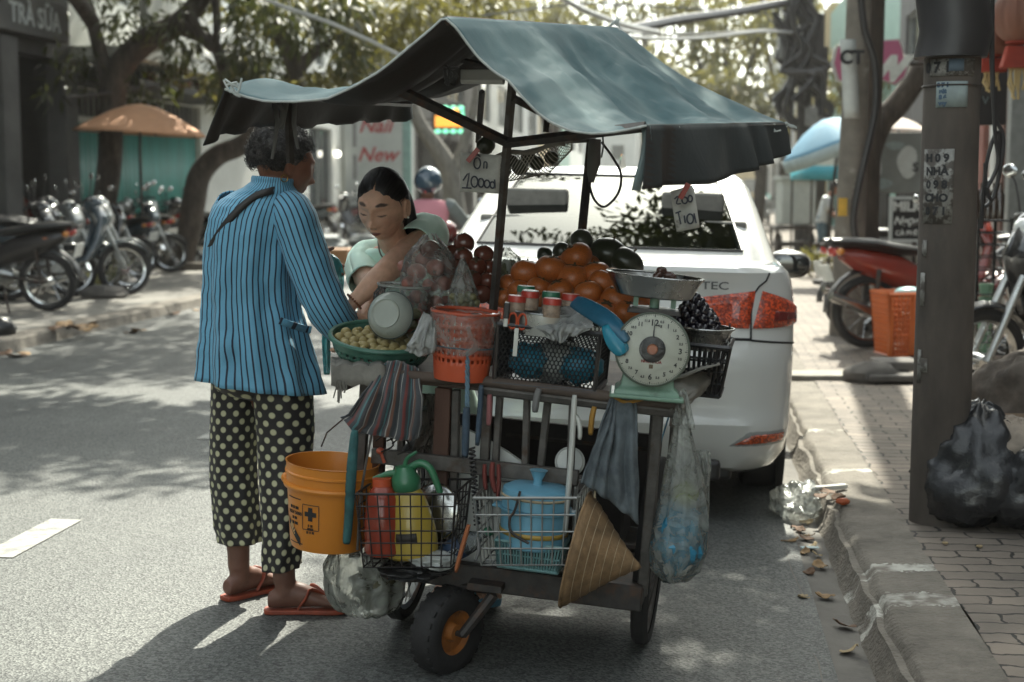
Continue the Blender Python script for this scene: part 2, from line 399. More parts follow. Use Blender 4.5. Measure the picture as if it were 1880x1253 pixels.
strip('pavement',[.855+.012,1.2,1.8,2.6,3.6,4.8,6.5],-3,130,M_PAV,lambda u,v:.0555+.004*math.sin(u*3+v*.7),130,nz=lambda p:V((.02*noise.noise(V((0,p.y*4,7)))if p.x<.9 else 0,0,.004*noise.noise(p*1.7))))
M_SIDE=paver_mat('grey_slabs',(.17,.165,.15),(.21,.2,.18),(.07,.065,.06),.62,.42,.5,.5)
strip('pavement_left',[-5.98,-6.5,-7.2,-8,-9,-10,-11],-3,130,M_SIDE,lambda u,v:.10+.008*math.sin(u*2+v),110,nz=lambda p:V((0,0,.006*noise.noise(p*1.3))))
strip('kerb_left',[-5.72,-5.75,-5.77,-5.80,-6.0],-3,100,M_KERB,lambda u,v:-.02 if u>-5.73 else(.03 if u>-5.76 else(.09 if u>-5.78 else.1045)),500,nz=lambda p:V((.015*noise.noise(V((0,p.y*.8,2))),0,.004*noise.noise(p*3))),power=1.4)
M_LINE=mat('road_paint',(.29,.288,.265),.7,var=.15,vs=20,col2=(.17,.17,.155),c2=(.50,.62),bump=.3,bs=90)
mb=MB()
for px,py,L_ in((60,988,.62),(432,782,.95)):
 p=G(px,py);q=M_ROADROT.inverted()@p
 v0=q.y-L_/2
 for k in range(10):mb.grid([[V((q.x-.07,v0+L_*(k+a)/10,.004)),V((q.x+.07,v0+L_*(k+a)/10,.004))]for a in(0,1)])
for k in range(1,9):
 mb.grid([[V((-2.58+d,12.5+4.6*k+a,.004))for d in(-.07,.07)]for a in(0,1.9)])
o=obj('road_marking',mb,M_LINE);o.matrix_basis=M_ROADROT;props(o,kind='structure')
def vat(px,u):
 k=(px-940)/FPX
 return u*(cR+k*sR)/(k*cR-sR)
def zat(px,py,u):
 v=vat(px,u);p=R(u,v);return P(px,py,p.y).z
 # ---- trees
M_BARK=mat('tree_bark',(.055,.043,.035),.9,var=.45,vs=14,bump=.8,bs=22,col2=(.11,.095,.075),c2=(.52,.68),stretch=(1,1,.35))
M_BARK2=mat('pale_tree_bark',(.15,.14,.12),.9,var=.4,vs=12,bump=.6,bs=22,stretch=(1,1,.35))
M_LEAF_D=leaf_mat('dark_green_leaves',(.022,.032,.010),(.07,.075,.02),(.06,.07,.016))
M_LEAF_Y=leaf_mat('yellow_green_leaves',(.05,.058,.013),(.14,.125,.03),(.17,.155,.035))
M_LEAF_F=leaf_mat('far_green_leaves',(.045,.055,.018),(.14,.13,.04),(.18,.165,.05))
def leaf(mb,p,d,l,wd,r=rnd):
 d=d.normalized();s=d.cross(V((0,0,1)))
 s=s.normalized()if s.length>.05 else V((1,0,0))
 s=(s+V((r.uniform(-.5,.5),r.uniform(-.5,.5),r.uniform(-.6,.6)))).normalized()
 n_=s.cross(d);mid=p+d*l*.45
 a=mb.vert(p);b=mb.vert(mid+s*wd*.5+n_*wd*.18);c=mb.vert(p+d*l-n_*l*.1);e=mb.vert(mid-s*wd*.5+n_*wd*.18);f=mb.vert(mid-n_*.02*l)
 mb.face((a,b,c,f));mb.face((a,f,c,e))
def spray(mb,c,rr,n_,size,r=rnd,droop=.7,asp=.33):
 c=V(c)
 for _ in range(n_):
  q=V((r.gauss(0,1),r.gauss(0,1),r.gauss(0,1)));q=q.normalized()*(r.random()**.45)
  p=c+V((q.x*rr[0],q.y*rr[1],q.z*rr[2]))
  d=V((q.x+r.gauss(0,.5),q.y+r.gauss(0,.5),-droop+r.gauss(0,.45)))
  leaf(mb,p,d,size*r.uniform(.6,1.25),size*asp*r.uniform(.8,1.2),r)
def tree(label,limbs,sprays,leafm,bark=M_BARK,size=.16,name='street_tree',group=None,at=None,droop=.7,asp=.33):
 """limbs: lists of (x, y, z, r); sprays: (centre, radii, count)"""
 base=V(limbs[0][0][:3])if at is None else V(at)
 t=thing(name,label,'tree',Matrix.Translation(base),group)
 mb=MB()
 for lb in limbs:
  pts=[V(p[:3])for p in lb];rs=[p[3]for p in lb]
  sp=smooth_path(pts,5)if len(pts)>2 else pts
  sp=[p+V((noise.noise(p*1.3),noise.noise(p*1.3+V((5,0,0))),0))*.12*min(lerp_list(rs,len(sp))[i],.3)for i,p in enumerate(sp)]
  mb.tube(sp,lerp_list(rs,len(sp)),12)
 obj('trunk',mb,bark,t,W=True)
 cm=MB();r=random.Random(hash(label)%1000 if False else len(label)*7+int(abs(base.x)*10))
 for c,rr,n_ in sprays:spray(cm,c,rr,n_,size,r,droop,asp)
 obj('crown',cm,leafm,t,W=True,nrm=False,sharp=180)
 return t
def px_limb(pts,Y):
 """limb traced as (px, py, width px) at distance Y (or per-point 4th value)"""
 out=[]
 for q in pts:
  y=q[3]if len(q)>3 else Y
  p=P(q[0],q[1],y);out.append((p.x,p.y,p.z,q[2]*mpp(y)/2))
 return out
Yt=G(160,500,.1).y
tb=G(160,505,.06)
limbs=[px_limb([(165,506,66),(172,440,50),(190,370,46),(203,290,45),(205,200,46),(222,125,50),(270,75,46),(325,45,42),(375,-10,34),(420,-90,26,Yt-1),(470,-260,18,Yt-3.)],Yt),px_limb([(206,190,40),(190,120,30),(170,40,24),(140,-70,20),(120,-300,14)],Yt),px_limb([(330,50,30),(390,80,24),(410,130,22),(416,180,18),(420,230,10)],Yt-.3),px_limb([(345,20,20),(388,90,15),(398,40,15),(385,-60,14)],Yt-.5)]
def SPX(px,py,Y,rx,ry,n_,dep=.8):
 p=P(px,py,Y);k=mpp(Y);return(p,(rx*k,dep,ry*k),n_)
sprays=[SPX(230,40,Yt,70,40,130),SPX(340,70,Yt-.5,50,60,110),SPX(105,100,Yt-.6,25,55,30),SPX(100,170,Yt-.6,16,35,22),SPX(150,120,Yt,40,50,60),SPX(265,150,Yt+.4,40,26,36),SPX(320,120,Yt-.4,22,44,60),SPX(445,60,Yt-.6,34,80,170),SPX(420,150,Yt-.6,40,60,130),SPX(475,120,Yt-.4,45,60,160),SPX(560,60,Yt,60,45,120),SPX(640,90,Yt+1,40,60,120),SPX(610,10,Yt,80,40,160),SPX(250,175,Yt+.5,60,16,40),SPX(300,-60,Yt,260,60,500,2.0),SPX(100,-40,Yt,120,60,160,1.5),SPX(515,20,Yt-.8,50,40,110)]
for x,y,z,a,n_ in((-3.6,13.6,6.6,1.4,2400),(-2.2,13.2,6.4,1.4,2400),(-.8,12.9,6.3,1.3,2100),(-3.4,12.2,6.2,1.1,1500),(-4.8,12.9,6.3,1.3,1600),(.3,13.2,6.5,.9,500),(-4.6,15.6,6.6,1.4,1500),(-3.0,16.2,6.9,1.2,1300),(-1.8,16.6,6.8,1.2,1100),(-.5,16.6,6.8,1.1,800),(-2.2,18.4,6.8,1.4,1300),(-.6,19,7,1.2,800),(-6.2,17.5,6.0,1.8,1300),(-7.5,15.0,6.2,1.6,1000),(-6.4,13.4,6.0,1.4,430),(-5.6,20.5,6.6,1.7,1500),(-3.2,20.3,7.0,1.4,900),(-8.4,20.0,6.4,1.7,1400),(-7.0,22.5,6.6,1.7,1200),(-4.8,23.5,6.8,1.6,900),(-6.6,25.5,6.8,1.6,900)):
 sprays.append((V((x,y,z)),(a,a,.8),n_))
limbs+=[[(*P(420,-90,Yt-1)[:],.09),(-4.4,14.4,6.2,.07),(-3.,13.4,6.4,.05),(-1.4,12.9,6.3,.02)],[(*P(170,40,Yt)[:],.12),(-6.3,17.5,5.4,.08),(-6,19.5,6.3,.04)]]
tree('thick dark leaning tree nearest the dark shop, forking over parked motorbikes',limbs,sprays,M_LEAF_D,size=.25,at=tb)
Y2=G(335,494,.1).y
tree('tree bowing over to the right behind the striped jacket woman',[px_limb([(330,497,60),(335,470,48),(345,430,45),(355,370,44),(368,320,42),(400,285,38),(440,268,36),(480,235,34),(520,190,36),(545,130,40),(520,70,34),(500,20,26),(490,-80,20)],Y2),px_limb([(545,130,30),(585,90,18),(640,60,12),(690,20,8)],Y2)],[SPX(445,110,Y2,45,40,120),SPX(570,150,Y2,50,26,130),SPX(640,130,Y2+1,40,45,160),SPX(680,60,Y2+1,70,60,240),SPX(760,20,Y2+1,70,40,190),SPX(500,10,Y2,110,60,300,1.5),SPX(405,150,Y2,30,30,60),SPX(430,190,Y2,30,20,50),SPX(640,20,Y2,60,50,170),SPX(850,-10,Y2+2,110,35,230)],M_LEAF_Y,size=.30,at=G(335,494,.09))
Y3=34.
tree('pale slanting tree trunk beside the neon sign, behind the helmeted rider',[px_limb([(838,425,46),(835,380,40),(828,320,36),(800,270,30),(775,235,26),(750,180,22),(735,110,18),(720,30,14)],Y3),px_limb([(830,325,26),(850,270,20),(870,200,16),(880,120,12)],Y3)],[SPX(700,60,Y3,80,50,260,2),SPX(800,30,Y3,110,40,300,2),SPX(905,15,Y3,90,30,190,2)],M_LEAF_Y,M_BARK2,size=.4,at=P(838,425,Y3))
far=[(1010,60,60,180,80,800),(1180,40,70,190,90,900),(1330,80,52,130,120,1100),(1250,170,48,110,60,520),(1390,200,50,50,70,360),(880,60,75,150,80,500),(1440,40,60,90,80,500),(1580,150,40,90,60,380),(1640,60,45,90,80,380)]
names=['big yellow green tree over the road end above the canopy ridge','tall sunlit tree furthest down the street behind the overhead cables','golden green tree standing behind the cable pole, above the canopy slope','low yellow green tree just above the canopy slope','narrow tree crown between the canopy and the cable pole','pale distant tree behind the canopy peak','tree crown behind the tangled cable pole top','yellow leaved tree between the pink sign and the concrete pole','tree crown above the pink sign']
for(px,py,Y,rx,ry,n_),nm in zip(far,names):
 c=P(px,py,Y);k=mpp(Y);b0=V((c.x,c.y,.0))
 sp=[]
 r=random.Random(px)
 for _ in range(16):
  o_=V((r.uniform(-1,1)*rx*k*.85,r.uniform(-2,2),r.uniform(-1,1)*ry*k*.8));s_=r.uniform(.25,.5)
  sp.append((c+o_,(rx*k*s_,1.6,ry*k*s_),int(n_/9)))
 tree(nm,[[(b0.x,b0.y,-.1,.26),(b0.x+.2,b0.y,c.z*.5,.2),(c.x,c.y,c.z+ry*k*.4,.08)],[(b0.x+.2,b0.y,c.z*.5,.14),(c.x+rx*k*.5,c.y,c.z+ry*k*.2,.05)],[(b0.x+.1,b0.y,c.z*.45,.14),(c.x-rx*k*.5,c.y,c.z+ry*k*.2,.05)]],sp,M_LEAF_F,size=.0085*Y,group='trees down the street',at=b0,asp=.4)
Y4=15.5;b4=G(1598,560,.06)
tree('bent dark tree on the right pavement between the two concrete poles',[px_limb([(1590,560,52),(1592,420,46),(1590,310,44),(1612,232,46),(1650,190,44),(1690,130,40),(1720,40,36),(1730,-120,30),(1720,-400,24)],Y4),[(*P(1720,-400,Y4)[:],.10),(4.2,13.5,9.0,.09),(2.4,11.6,10.8,.06),(.6,11.4,11.2,.02)],[(*P(1730,-120,Y4)[:],.11),(4.0,12.5,5.0,.08),(3.0,9.6,5.2,.05),(2.1,8.2,5.0,.02)]],[(V((x,y,z)),(a,a,.6),n_)for x,y,z,a,n_ in((.3,11.2,11.0,.9,330),(-1.3,11.2,11.2,.9,300),(-.6,12.4,11.5,.8,220),(-.4,10.5,11.0,.6,150),(1.2,11.0,11.4,1.0,420),(2.0,11.4,10.8,1.0,420),(1.5,12.2,11.2,.9,330),(.5,12.3,11.6,.8,250),(2.8,11.8,11.0,.9,300),(-.5,11.6,11.4,.7,150),(1.1,10.3,11.0,.6,150),(3.2,10.6,10.0,1.2,300),(2.5,8.4,5.0,.85,950),(3.6,8.8,5.0,.9,1100),(3.0,9.6,5.2,.8,900),(2.4,9.2,5.1,.7,600),(1.75,8.7,5.3,.6,150),(1.3,9.6,5.9,.55,110),(.9,8.6,6.1,.5,80),(2.9,7.3,4.9,.9,1000),(2.2,7.9,5.1,.65,620),(1.2,9.6,7.2,.9,420),(2.0,10.0,7.0,.9,420),(.5,9.0,7.3,.6,160),(1.5,11.0,7.6,.9,260),(4.2,9.5,4.8,1.0,360),(4.4,12.4,5.2,1.2,300),(3.6,6.2,4.7,.8,260),(1.9,10.2,6.2,.7,110))],M_LEAF_D,size=.24,at=b4)
for lb,x,y,hx in(('broad shade tree on the left pavement behind the photographer',-6.6,-3.5,2.6),('broad shade tree on the right pavement behind the photographer',3.6,-3.0,-1.6)):
 tree(lb,[[(x,y,0,.2),(x+.2,y,2.5,.17),(x+hx*.4,y,5,.12),(x+hx,y-.3,7,.05)],[(x+.2,y,2.6,.12),(x-hx*.3,y-1,5.5,.05)]],[(V((x+hx*f+dx,y+dy,z)),(1.7,1.7,1.0),150)for f,dx,dy,z in((1,0,0,7),(.5,0,1.4,6.6),(.4,.3,-1.8,6.4),(0,0,0,7.2),(1.5,0,-1.4,6.8),(-.5,0,-.6,6.0),(1.1,.2,-3.2,6.6))],M_LEAF_D,size=.34,at=(x,y,0))
 # ====== CAR
M_WHITE=mat('white_car_paint',(.70,.70,.67),.22,var=.02,coat=1.,vs=3,rv=.03)
M_SEAM=mat('panel_gap',(.012,.012,.012),.8)
def lamp_mat(name,c,es=0):
 m,n,L,b=node_mat(name)
 tc=n.new('ShaderNodeTexCoord');vo=n.new('ShaderNodeTexVoronoi');vo.inputs['Scale'].default_value=120;L.new(tc.outputs['Object'],vo.inputs[0])
 sp=n.new('ShaderNodeSeparateColor');L.new(vo.outputs['Color'],sp.inputs[0])
 r=n.new('ShaderNodeValToRGB');r.color_ramp.elements[0].color=(c[0]*.45,c[1]*.45,c[2]*.45,1);r.color_ramp.elements[1].color=(min(1,c[0]*1.6),c[1]*1.8,c[2]*1.5,1)
 r.color_ramp.elements[0].position=.25;r.color_ramp.elements[1].position=.95
 L.new(sp.outputs[0],r.inputs[0]);L.new(r.outputs[0],b.inputs['Base Color'])
 bp=n.new('ShaderNodeBump');bp.inputs['Strength'].default_value=.4;bp.inputs['Distance'].default_value=.01;L.new(vo.outputs['Distance'],bp.inputs['Height']);L.new(bp.outputs[0],b.inputs['Normal'])
 b.inputs['Roughness'].default_value=.25;b.inputs['Coat Weight'].default_value=1.;b.inputs['Coat Roughness'].default_value=.03
 return m
M_TAIL=lamp_mat('tail_lamp_glass',(.60,.060,.014));M_TAIL_DK=mat('dark_red_lens',(.16,.012,.008),.15,coat=1,var=.3,vs=30);M_REFL=lamp_mat('reflector_orange',(.55,.07,.015))
def glass_mat():
 m=bpy.data.materials.new('car_glass');m.use_nodes=True;n=m.node_tree.nodes;L=m.node_tree.links
 for x in list(n):n.remove(x)
 o=n.new('ShaderNodeOutputMaterial');tr=n.new('ShaderNodeBsdfTransparent');tr.inputs[0].default_value=(.16,.18,.17,1)
 gl=n.new('ShaderNodeBsdfGlossy');gl.inputs['Roughness'].default_value=.015;gl.inputs[0].default_value=(.95,.98,.95,1)
 lw=n.new('ShaderNodeFresnel');lw.inputs[0].default_value=1.75
 mx=n.new('ShaderNodeMixShader');L.new(lw.outputs[0],mx.inputs[0]);L.new(tr.outputs[0],mx.inputs[1]);L.new(gl.outputs[0],mx.inputs[2]);L.new(mx.outputs[0],o.inputs[0])
 return m
M_GLASS=glass_mat()
M_DGLASS=mat('dark_window',(.015,.018,.018),.04,spec=.8,coat=1)
M_SEAT=mat('grey_seat_fabric',(.16,.155,.14),.8,var=.2,vs=20)
CAR_M=T(.33,6.04,-.045)@RZ(-RA-.01)@RY(rad(1.6))
car=thing('white_sedan','white sedan parked behind the fruit cart with its boot towards the camera','car',CAR_M)
def plan(w_,y0,y1,rc,bow,z,n_arc=9,fr=.55):
 """plan outline from rear centre round the right side to the front centre; mirrored later. returns list of (x, y, z) right half"""
 pts=[]
 for i in range(8):
  x=(w_-rc)*i/8;pts.append(V((x,y0+bow*(x/w_)**2,z)))
 yb=y0+bow*((w_-rc)/w_)**2
 for i in range(n_arc+1):
  a=-math.pi/2+math.pi/2*i/n_arc
  pts.append(V((w_-rc+rc*math.cos(a),yb+rc*1.05+rc*1.05*math.sin(a),z)))
 for i in range(1,13):
  y=yb+rc*1.05+(y1-fr-yb-rc*1.05)*i/12;pts.append(V((w_,y,z)))
 for i in range(1,9):
  a=math.pi/2*i/8
  pts.append(V((w_*math.cos(a)**.75 if i<8 else 0,y1-fr+fr*math.sin(a),z)))
 return pts
def ringof(h):return h+[V((-p.x,p.y,p.z))for p in reversed(h[1:-1])]
LOW=[(.20,.74,.13,4.30,.22,.10),(.235,.79,.06,4.36,.24,.10),(.30,.825,.025,4.41,.24,.10),(.37,.838,.008,4.43,.24,.10),(.43,.842,.0,4.44,.24,.10),(.455,.843,.012,4.44,.24,.10),(.50,.845,.020,4.43,.24,.10),(.60,.847,.022,4.42,.25,.10),(.665,.847,.030,4.40,.25,.10),(.69,.847,.048,4.39,.25,.10),(.78,.846,.070,4.34,.26,.10),(.86,.842,.085,4.25,.27,.10),(.94,.83,.095,4.05,.27,.10),(.985,.812,.092,3.9,.27,.09),(1.005,.79,.105,3.8,.27,.09),(1.015,.755,.14,3.7,.26,.09)]
mb=MB()
rg=[ringof(plan(w_,y0,y1,rc,bow,z))for z,w_,y0,y1,rc,bow in LOW]
mb.rings(rg,0,True,True)
for sx in(-1,1):
 for wy in(.93,3.53):
  mb.lathe([(.335,-.02),(.345,.012),(.345,.016),(.0,.016)],T(sx*.836,wy,.31)@RY(sx*rad(90)),28,1)
body=obj('body',mb,[M_WHITE,M_SEAM],car,sharp=32)
CAB=[(1.00,.73,.57,3.35,.20,.05),(1.06,.715,.66,3.22,.20,.05),(1.16,.685,.83,2.98,.20,.05),(1.26,.655,1.01,2.75,.20,.05),(1.36,.62,1.20,2.50,.20,.05),(1.41,.59,1.31,2.36,.20,.05),(1.44,.55,1.42,2.22,.2,.05)]
hs=[plan(w_*1.065,y0,y1,rc,bow,z,9,.3)for z,w_,y0,y1,rc,bow in CAB]
rg=[ringof(h)for h in hs]
n0=len(rg[0]);mb=MB()
for r in rg:
 for p in r:mb.vert(p)
def is_glass(j,i):
 i=min(i,n0-1-i)
 return 1<=j<=4 and i<=8
for j in range(len(rg)-1):
 for i in range(n0):
  if not is_glass(j,i):mb.face((j*n0+i,j*n0+(i+1)%n0,(j+1)*n0+(i+1)%n0,(j+1)*n0+i))
b0=len(mb.v);top=rg[-1]
c_=sum(top,V())/n0
rows=[top]+[[c_+(p-c_)*s_+V((0,0,.03*(1-s_**2)))for p in top]for s_ in(.85,.65,.4,.15)]
mb.rings(rows,0,False,True)
obj('roof_shell',mb,[M_WHITE],car,sharp=50)
def cab_pt(fi,fj,off=.004):
 """point on the cabin's rear half ring at fractional ring index fi (signed) and height index fj"""
 sg=-1 if fi<0 else 1;fi=abs(fi);i=int(fi);j=min(int(fj),len(hs)-2);a,b=fi-i,fj-j
 q=lambda jj:hs[jj][i]*(1-a)+hs[jj][min(i+1,len(hs[jj])-1)]*a
 p=q(j)*(1-b)+q(j+1)*b
 return V((sg*p.x,p.y,p.z))+V((0,-off*.55,off*.83))
mb=MB();mb.grid([[cab_pt(-9.6+19.2*i/40,.95+4.1*j/8,.004)for i in range(41)]for j in range(9)])
rw=obj('rear_window',mb,M_GLASS,car)
mb=MB()
for e0,e1 in(((-9.6,.95),(9.6,.95)),((-9.6,5.05),(9.6,5.05)),((-9.6,.95),(-9.6,5.05)),((9.6,.95),(9.6,5.05))):
 pts=[cab_pt(e0[0]+(e1[0]-e0[0])*k/24,e0[1]+(e1[1]-e0[1])*k/24,.005)for k in range(25)]
 mb.tube(pts,.007,6)
obj('window_seal',mb,BLACK,rw)
for sx in(-1,1):
 mb=MB();rows=[]
 for j in range(1,6):
  f=j;row=[]
  for k in range(13):
   z,w_,y0,y1=CAB[f][:4]
   row.append(V((sx*(w_*1.065+.004),y0+.36+(y1-.35-y0-.36)*k/12,z)))
  rows.append(row)
 mb.grid(rows);obj('side_window',mb,M_DGLASS,car)
mb=MB()
mb.box((0,1.25,.62),(1.25,.5,.5));mb.box((0,.98,.95),(1.28,.16,.5),RX(0));mb.box((0,.78,1.0),(1.3,.4,.03))
for x in(-.38,.38):
 mb.box((x,1.06,1.24),(.30,.11,.20));mb.box((x,1.0,1.08),(.5,.14,.22));mb.box((x,2.1,.95),(.5,.16,.66));mb.box((x,2.08,1.33),(.27,.1,.17))
obj('seats',mb,M_SEAT,car,bevel=.04)
def rear_pt(x,z,off=.0):
 """point on the rear face at lateral x, height z"""
 for k in range(len(LOW)-1):
  if LOW[k][0]<=z<=LOW[k+1][0]:break
 a,b=LOW[k],LOW[k+1];f=min(1,max(0,(z-a[0])/(b[0]-a[0])))
 w_,y0,rc,bow=(a[i]*(1-f)+b[i]*f for i in(1,2,4,5))
 ax=abs(x);sg=-1 if x<0 else 1;xf=w_-rc
 if ax<=xf:return V((x,y0+bow*(x/w_)**2-off,z))
 yb=y0+bow*(xf/w_)**2;s_=ax-xf;th=s_/rc;th_max=math.pi/2
 if th<=th_max:return V((sg*(xf+(rc+off)*math.sin(th)),yb+rc*1.05-(rc*1.05+off)*math.cos(th),z))
 return V((sg*(w_+off),yb+rc*1.05+(th-th_max)*rc,z))
def patch(mb,corners,off,nu=14,nv=7,m=0,thick=.012):
 """patch on the rear face: corners (x, z) lower left, lower right, upper right, upper left"""
 rows=[]
 for j in range(nv+1):
  row=[]
  for i in range(nu+1):
   s_,t_=i/nu,j/nv
   x=(corners[0][0]*(1-s_)+corners[1][0]*s_)*(1-t_)+(corners[3][0]*(1-s_)+corners[2][0]*s_)*t_
   z=(corners[0][1]*(1-s_)+corners[1][1]*s_)*(1-t_)+(corners[3][1]*(1-s_)+corners[2][1]*s_)*t_
   e=min(s_,1-s_,t_,1-t_);k=min(1,e*7)
   row.append(rear_pt(x,z,off-thick*(1-k)**2))
  rows.append(row)
 mb.grid(rows,m)
for sx in(-1,1):
 lamp=None
 mb=MB();patch(mb,[(sx*q[0],q[1])for q in((.66,.735),(.985,.745),(.99,.825),(.70,.905))],.016)
 lamp=obj('tail_lamp',mb,M_TAIL,car)
 mb=MB();patch(mb,[(sx*q[0],q[1])for q in((.36,.735),(.645,.735),(.67,.905),(.40,.865))],.014)
 obj('boot_lamp',mb,M_TAIL,lamp)
 mb=MB();patch(mb,[(sx*q[0],q[1])for q in((.74,.765),(.945,.77),(.94,.80),(.75,.82))],.022)
 obj('lens_band',mb,M_TAIL_DK,lamp)
 mb=MB();patch(mb,[(sx*q[0],q[1])for q in((.60,.345),(.875,.355),(.865,.395),(.68,.395))],.010,thick=.008)
 obj('reflector',mb,M_REFL,car)
 mb=MB();patch(mb,[(sx*q[0],q[1])for q in((.57,.335),(.90,.345),(.885,.408),(.66,.408))],.004,thick=.006)
 obj('reflector_recess',mb,mat('recess_grey',(.3,.3,.29),.4),car)
mb=MB()
lid=[(.655,.70),(.652,.80),(.655,.88),(.685,.925),(.72,.95),(.74,.985)]
for sx in(-1,1):mb.tube([rear_pt(sx*x,z,.001)for x,z in lid],.0045,5)
mb.tube([rear_pt(-.655+1.31*k/20,.70+.002,.001)for k in range(21)],.0045,5)
for sx in(-1,1):mb.tube([rear_pt(sx*(.655+.35*k/10),.70-.002*k,.001)for k in range(11)],.0035,5)
obj('boot_seam',mb,M_SEAM,body)
mb=MB();mb.box((0,.05,.235),(1.1,.06,.09));mb.box((0,.30,.2),(1.2,.3,.06))
obj('lower_valance',mb,BLACK,car,bevel=.02)
mb=MB();p=rear_pt(.50,.905,.003)
mb.text('VTEC',T(.475,.1-.018,.925)@RZ(.10)@RX(rad(84))@SC(1.3,1,1),.05,.003,bold=.0006)
obj('lettering',mb,mat('badge_chrome',(.06,.06,.06),.3,.7),car)
mb=MB();mb.box((0,.04,.80),(.44,.02,.14));pl=obj('number_plate',mb,WHITEPL,car,bevel=.005)
mb=MB();mb.lathe([(.0,-.004),(.012,-.003),(.014,.0)],T(.44,-.004+.02,.52)@RX(rad(90)),14);obj('parking_sensor',mb,M_WHITE,car)
mb=MB();mb.rings([[V((x*s_,1.55-.09*s_+dy*s_,z))for x,dy in((-.022,.16),(0,0),(.022,.16),(0,.19))]for z,s_ in((1.455,1.),(1.50,.7),(1.53,.35))])
obj('antenna',mb,M_WHITE,car)
for sx in(-1,1):
 mb=MB();mb.ell((sx*.955,2.63,1.0),(.135,.075,.085),nu=20,nv=12,fn=lambda d:1./(abs(d.x)**3+abs(d.y)**3+abs(d.z)**3)**(1/3)*.93)
 mb.tube([(sx*.80,2.66,.965),(sx*.88,2.65,.96)],.028,8)
 mi=obj('door_mirror',mb,M_WHITE if sx<0 else BLACK,car)
 mb=MB();mb.ell((sx*.952,2.562,1.0),(.112,.01,.068),nu=20,nv=10);obj('mirror_glass',mb,M_DGLASS,mi)
 mb=MB()
 if sx>0:mb.ell((sx*.955,2.645,1.005),(.138,.070,.084),nu=20,nv=12);obj('mirror_cap',mb,M_WHITE,mi)
 mb=MB();mb.tube([(sx*.845,2.2,.80),(sx*.875,2.2,.80),(sx*.875,2.4,.80),(sx*.845,2.4,.80)],.012,8);obj('door_handle',mb,CHROME,car)
for sx in(-1,1):
 for wy in(.93,3.53):
  mb=MB();M=T(sx*.755,wy,.295)@RY(sx*rad(90))
  mb.lathe([(.19,-.09),(.26,-.10),(.287,-.085),(.296,-.05),(.297,0),(.296,.05),(.287,.085),(.26,.10),(.19,.09)],M,36)
  wh=obj('wheel',mb,RUBBER,car)
  mb=MB();mb.lathe([(.0,.05),(.05,.06),(.17,.05),(.19,.08),(.195,.085),(.195,-.08),(.0,-.08)],M,30);obj('rim',mb,STEEL,wh)
mb=MB();mb.tube([(-.45,.05,.22),(-.45,.35,.22)],.025,10);obj('exhaust',mb,STEEL,car)
mb=MB();mb.box((0,2.2,.24),(1.45,3.6,.08));obj('underbody',mb,BLACK,car)
def zup(z):
 if z<.42:return z
 if z<.735:return z+.11*((z-.42)/.315)**1.2
 return z+.11-.035*min(1,(z-.735)/.6)
for ch in kids(car):
 for q in[ch]+kids(ch):
  if ch.name.startswith('door_mirror'):continue
  for v_ in q.data.vertices:v_.co.z=zup(v_.co.z);v_.co.x*=1.012
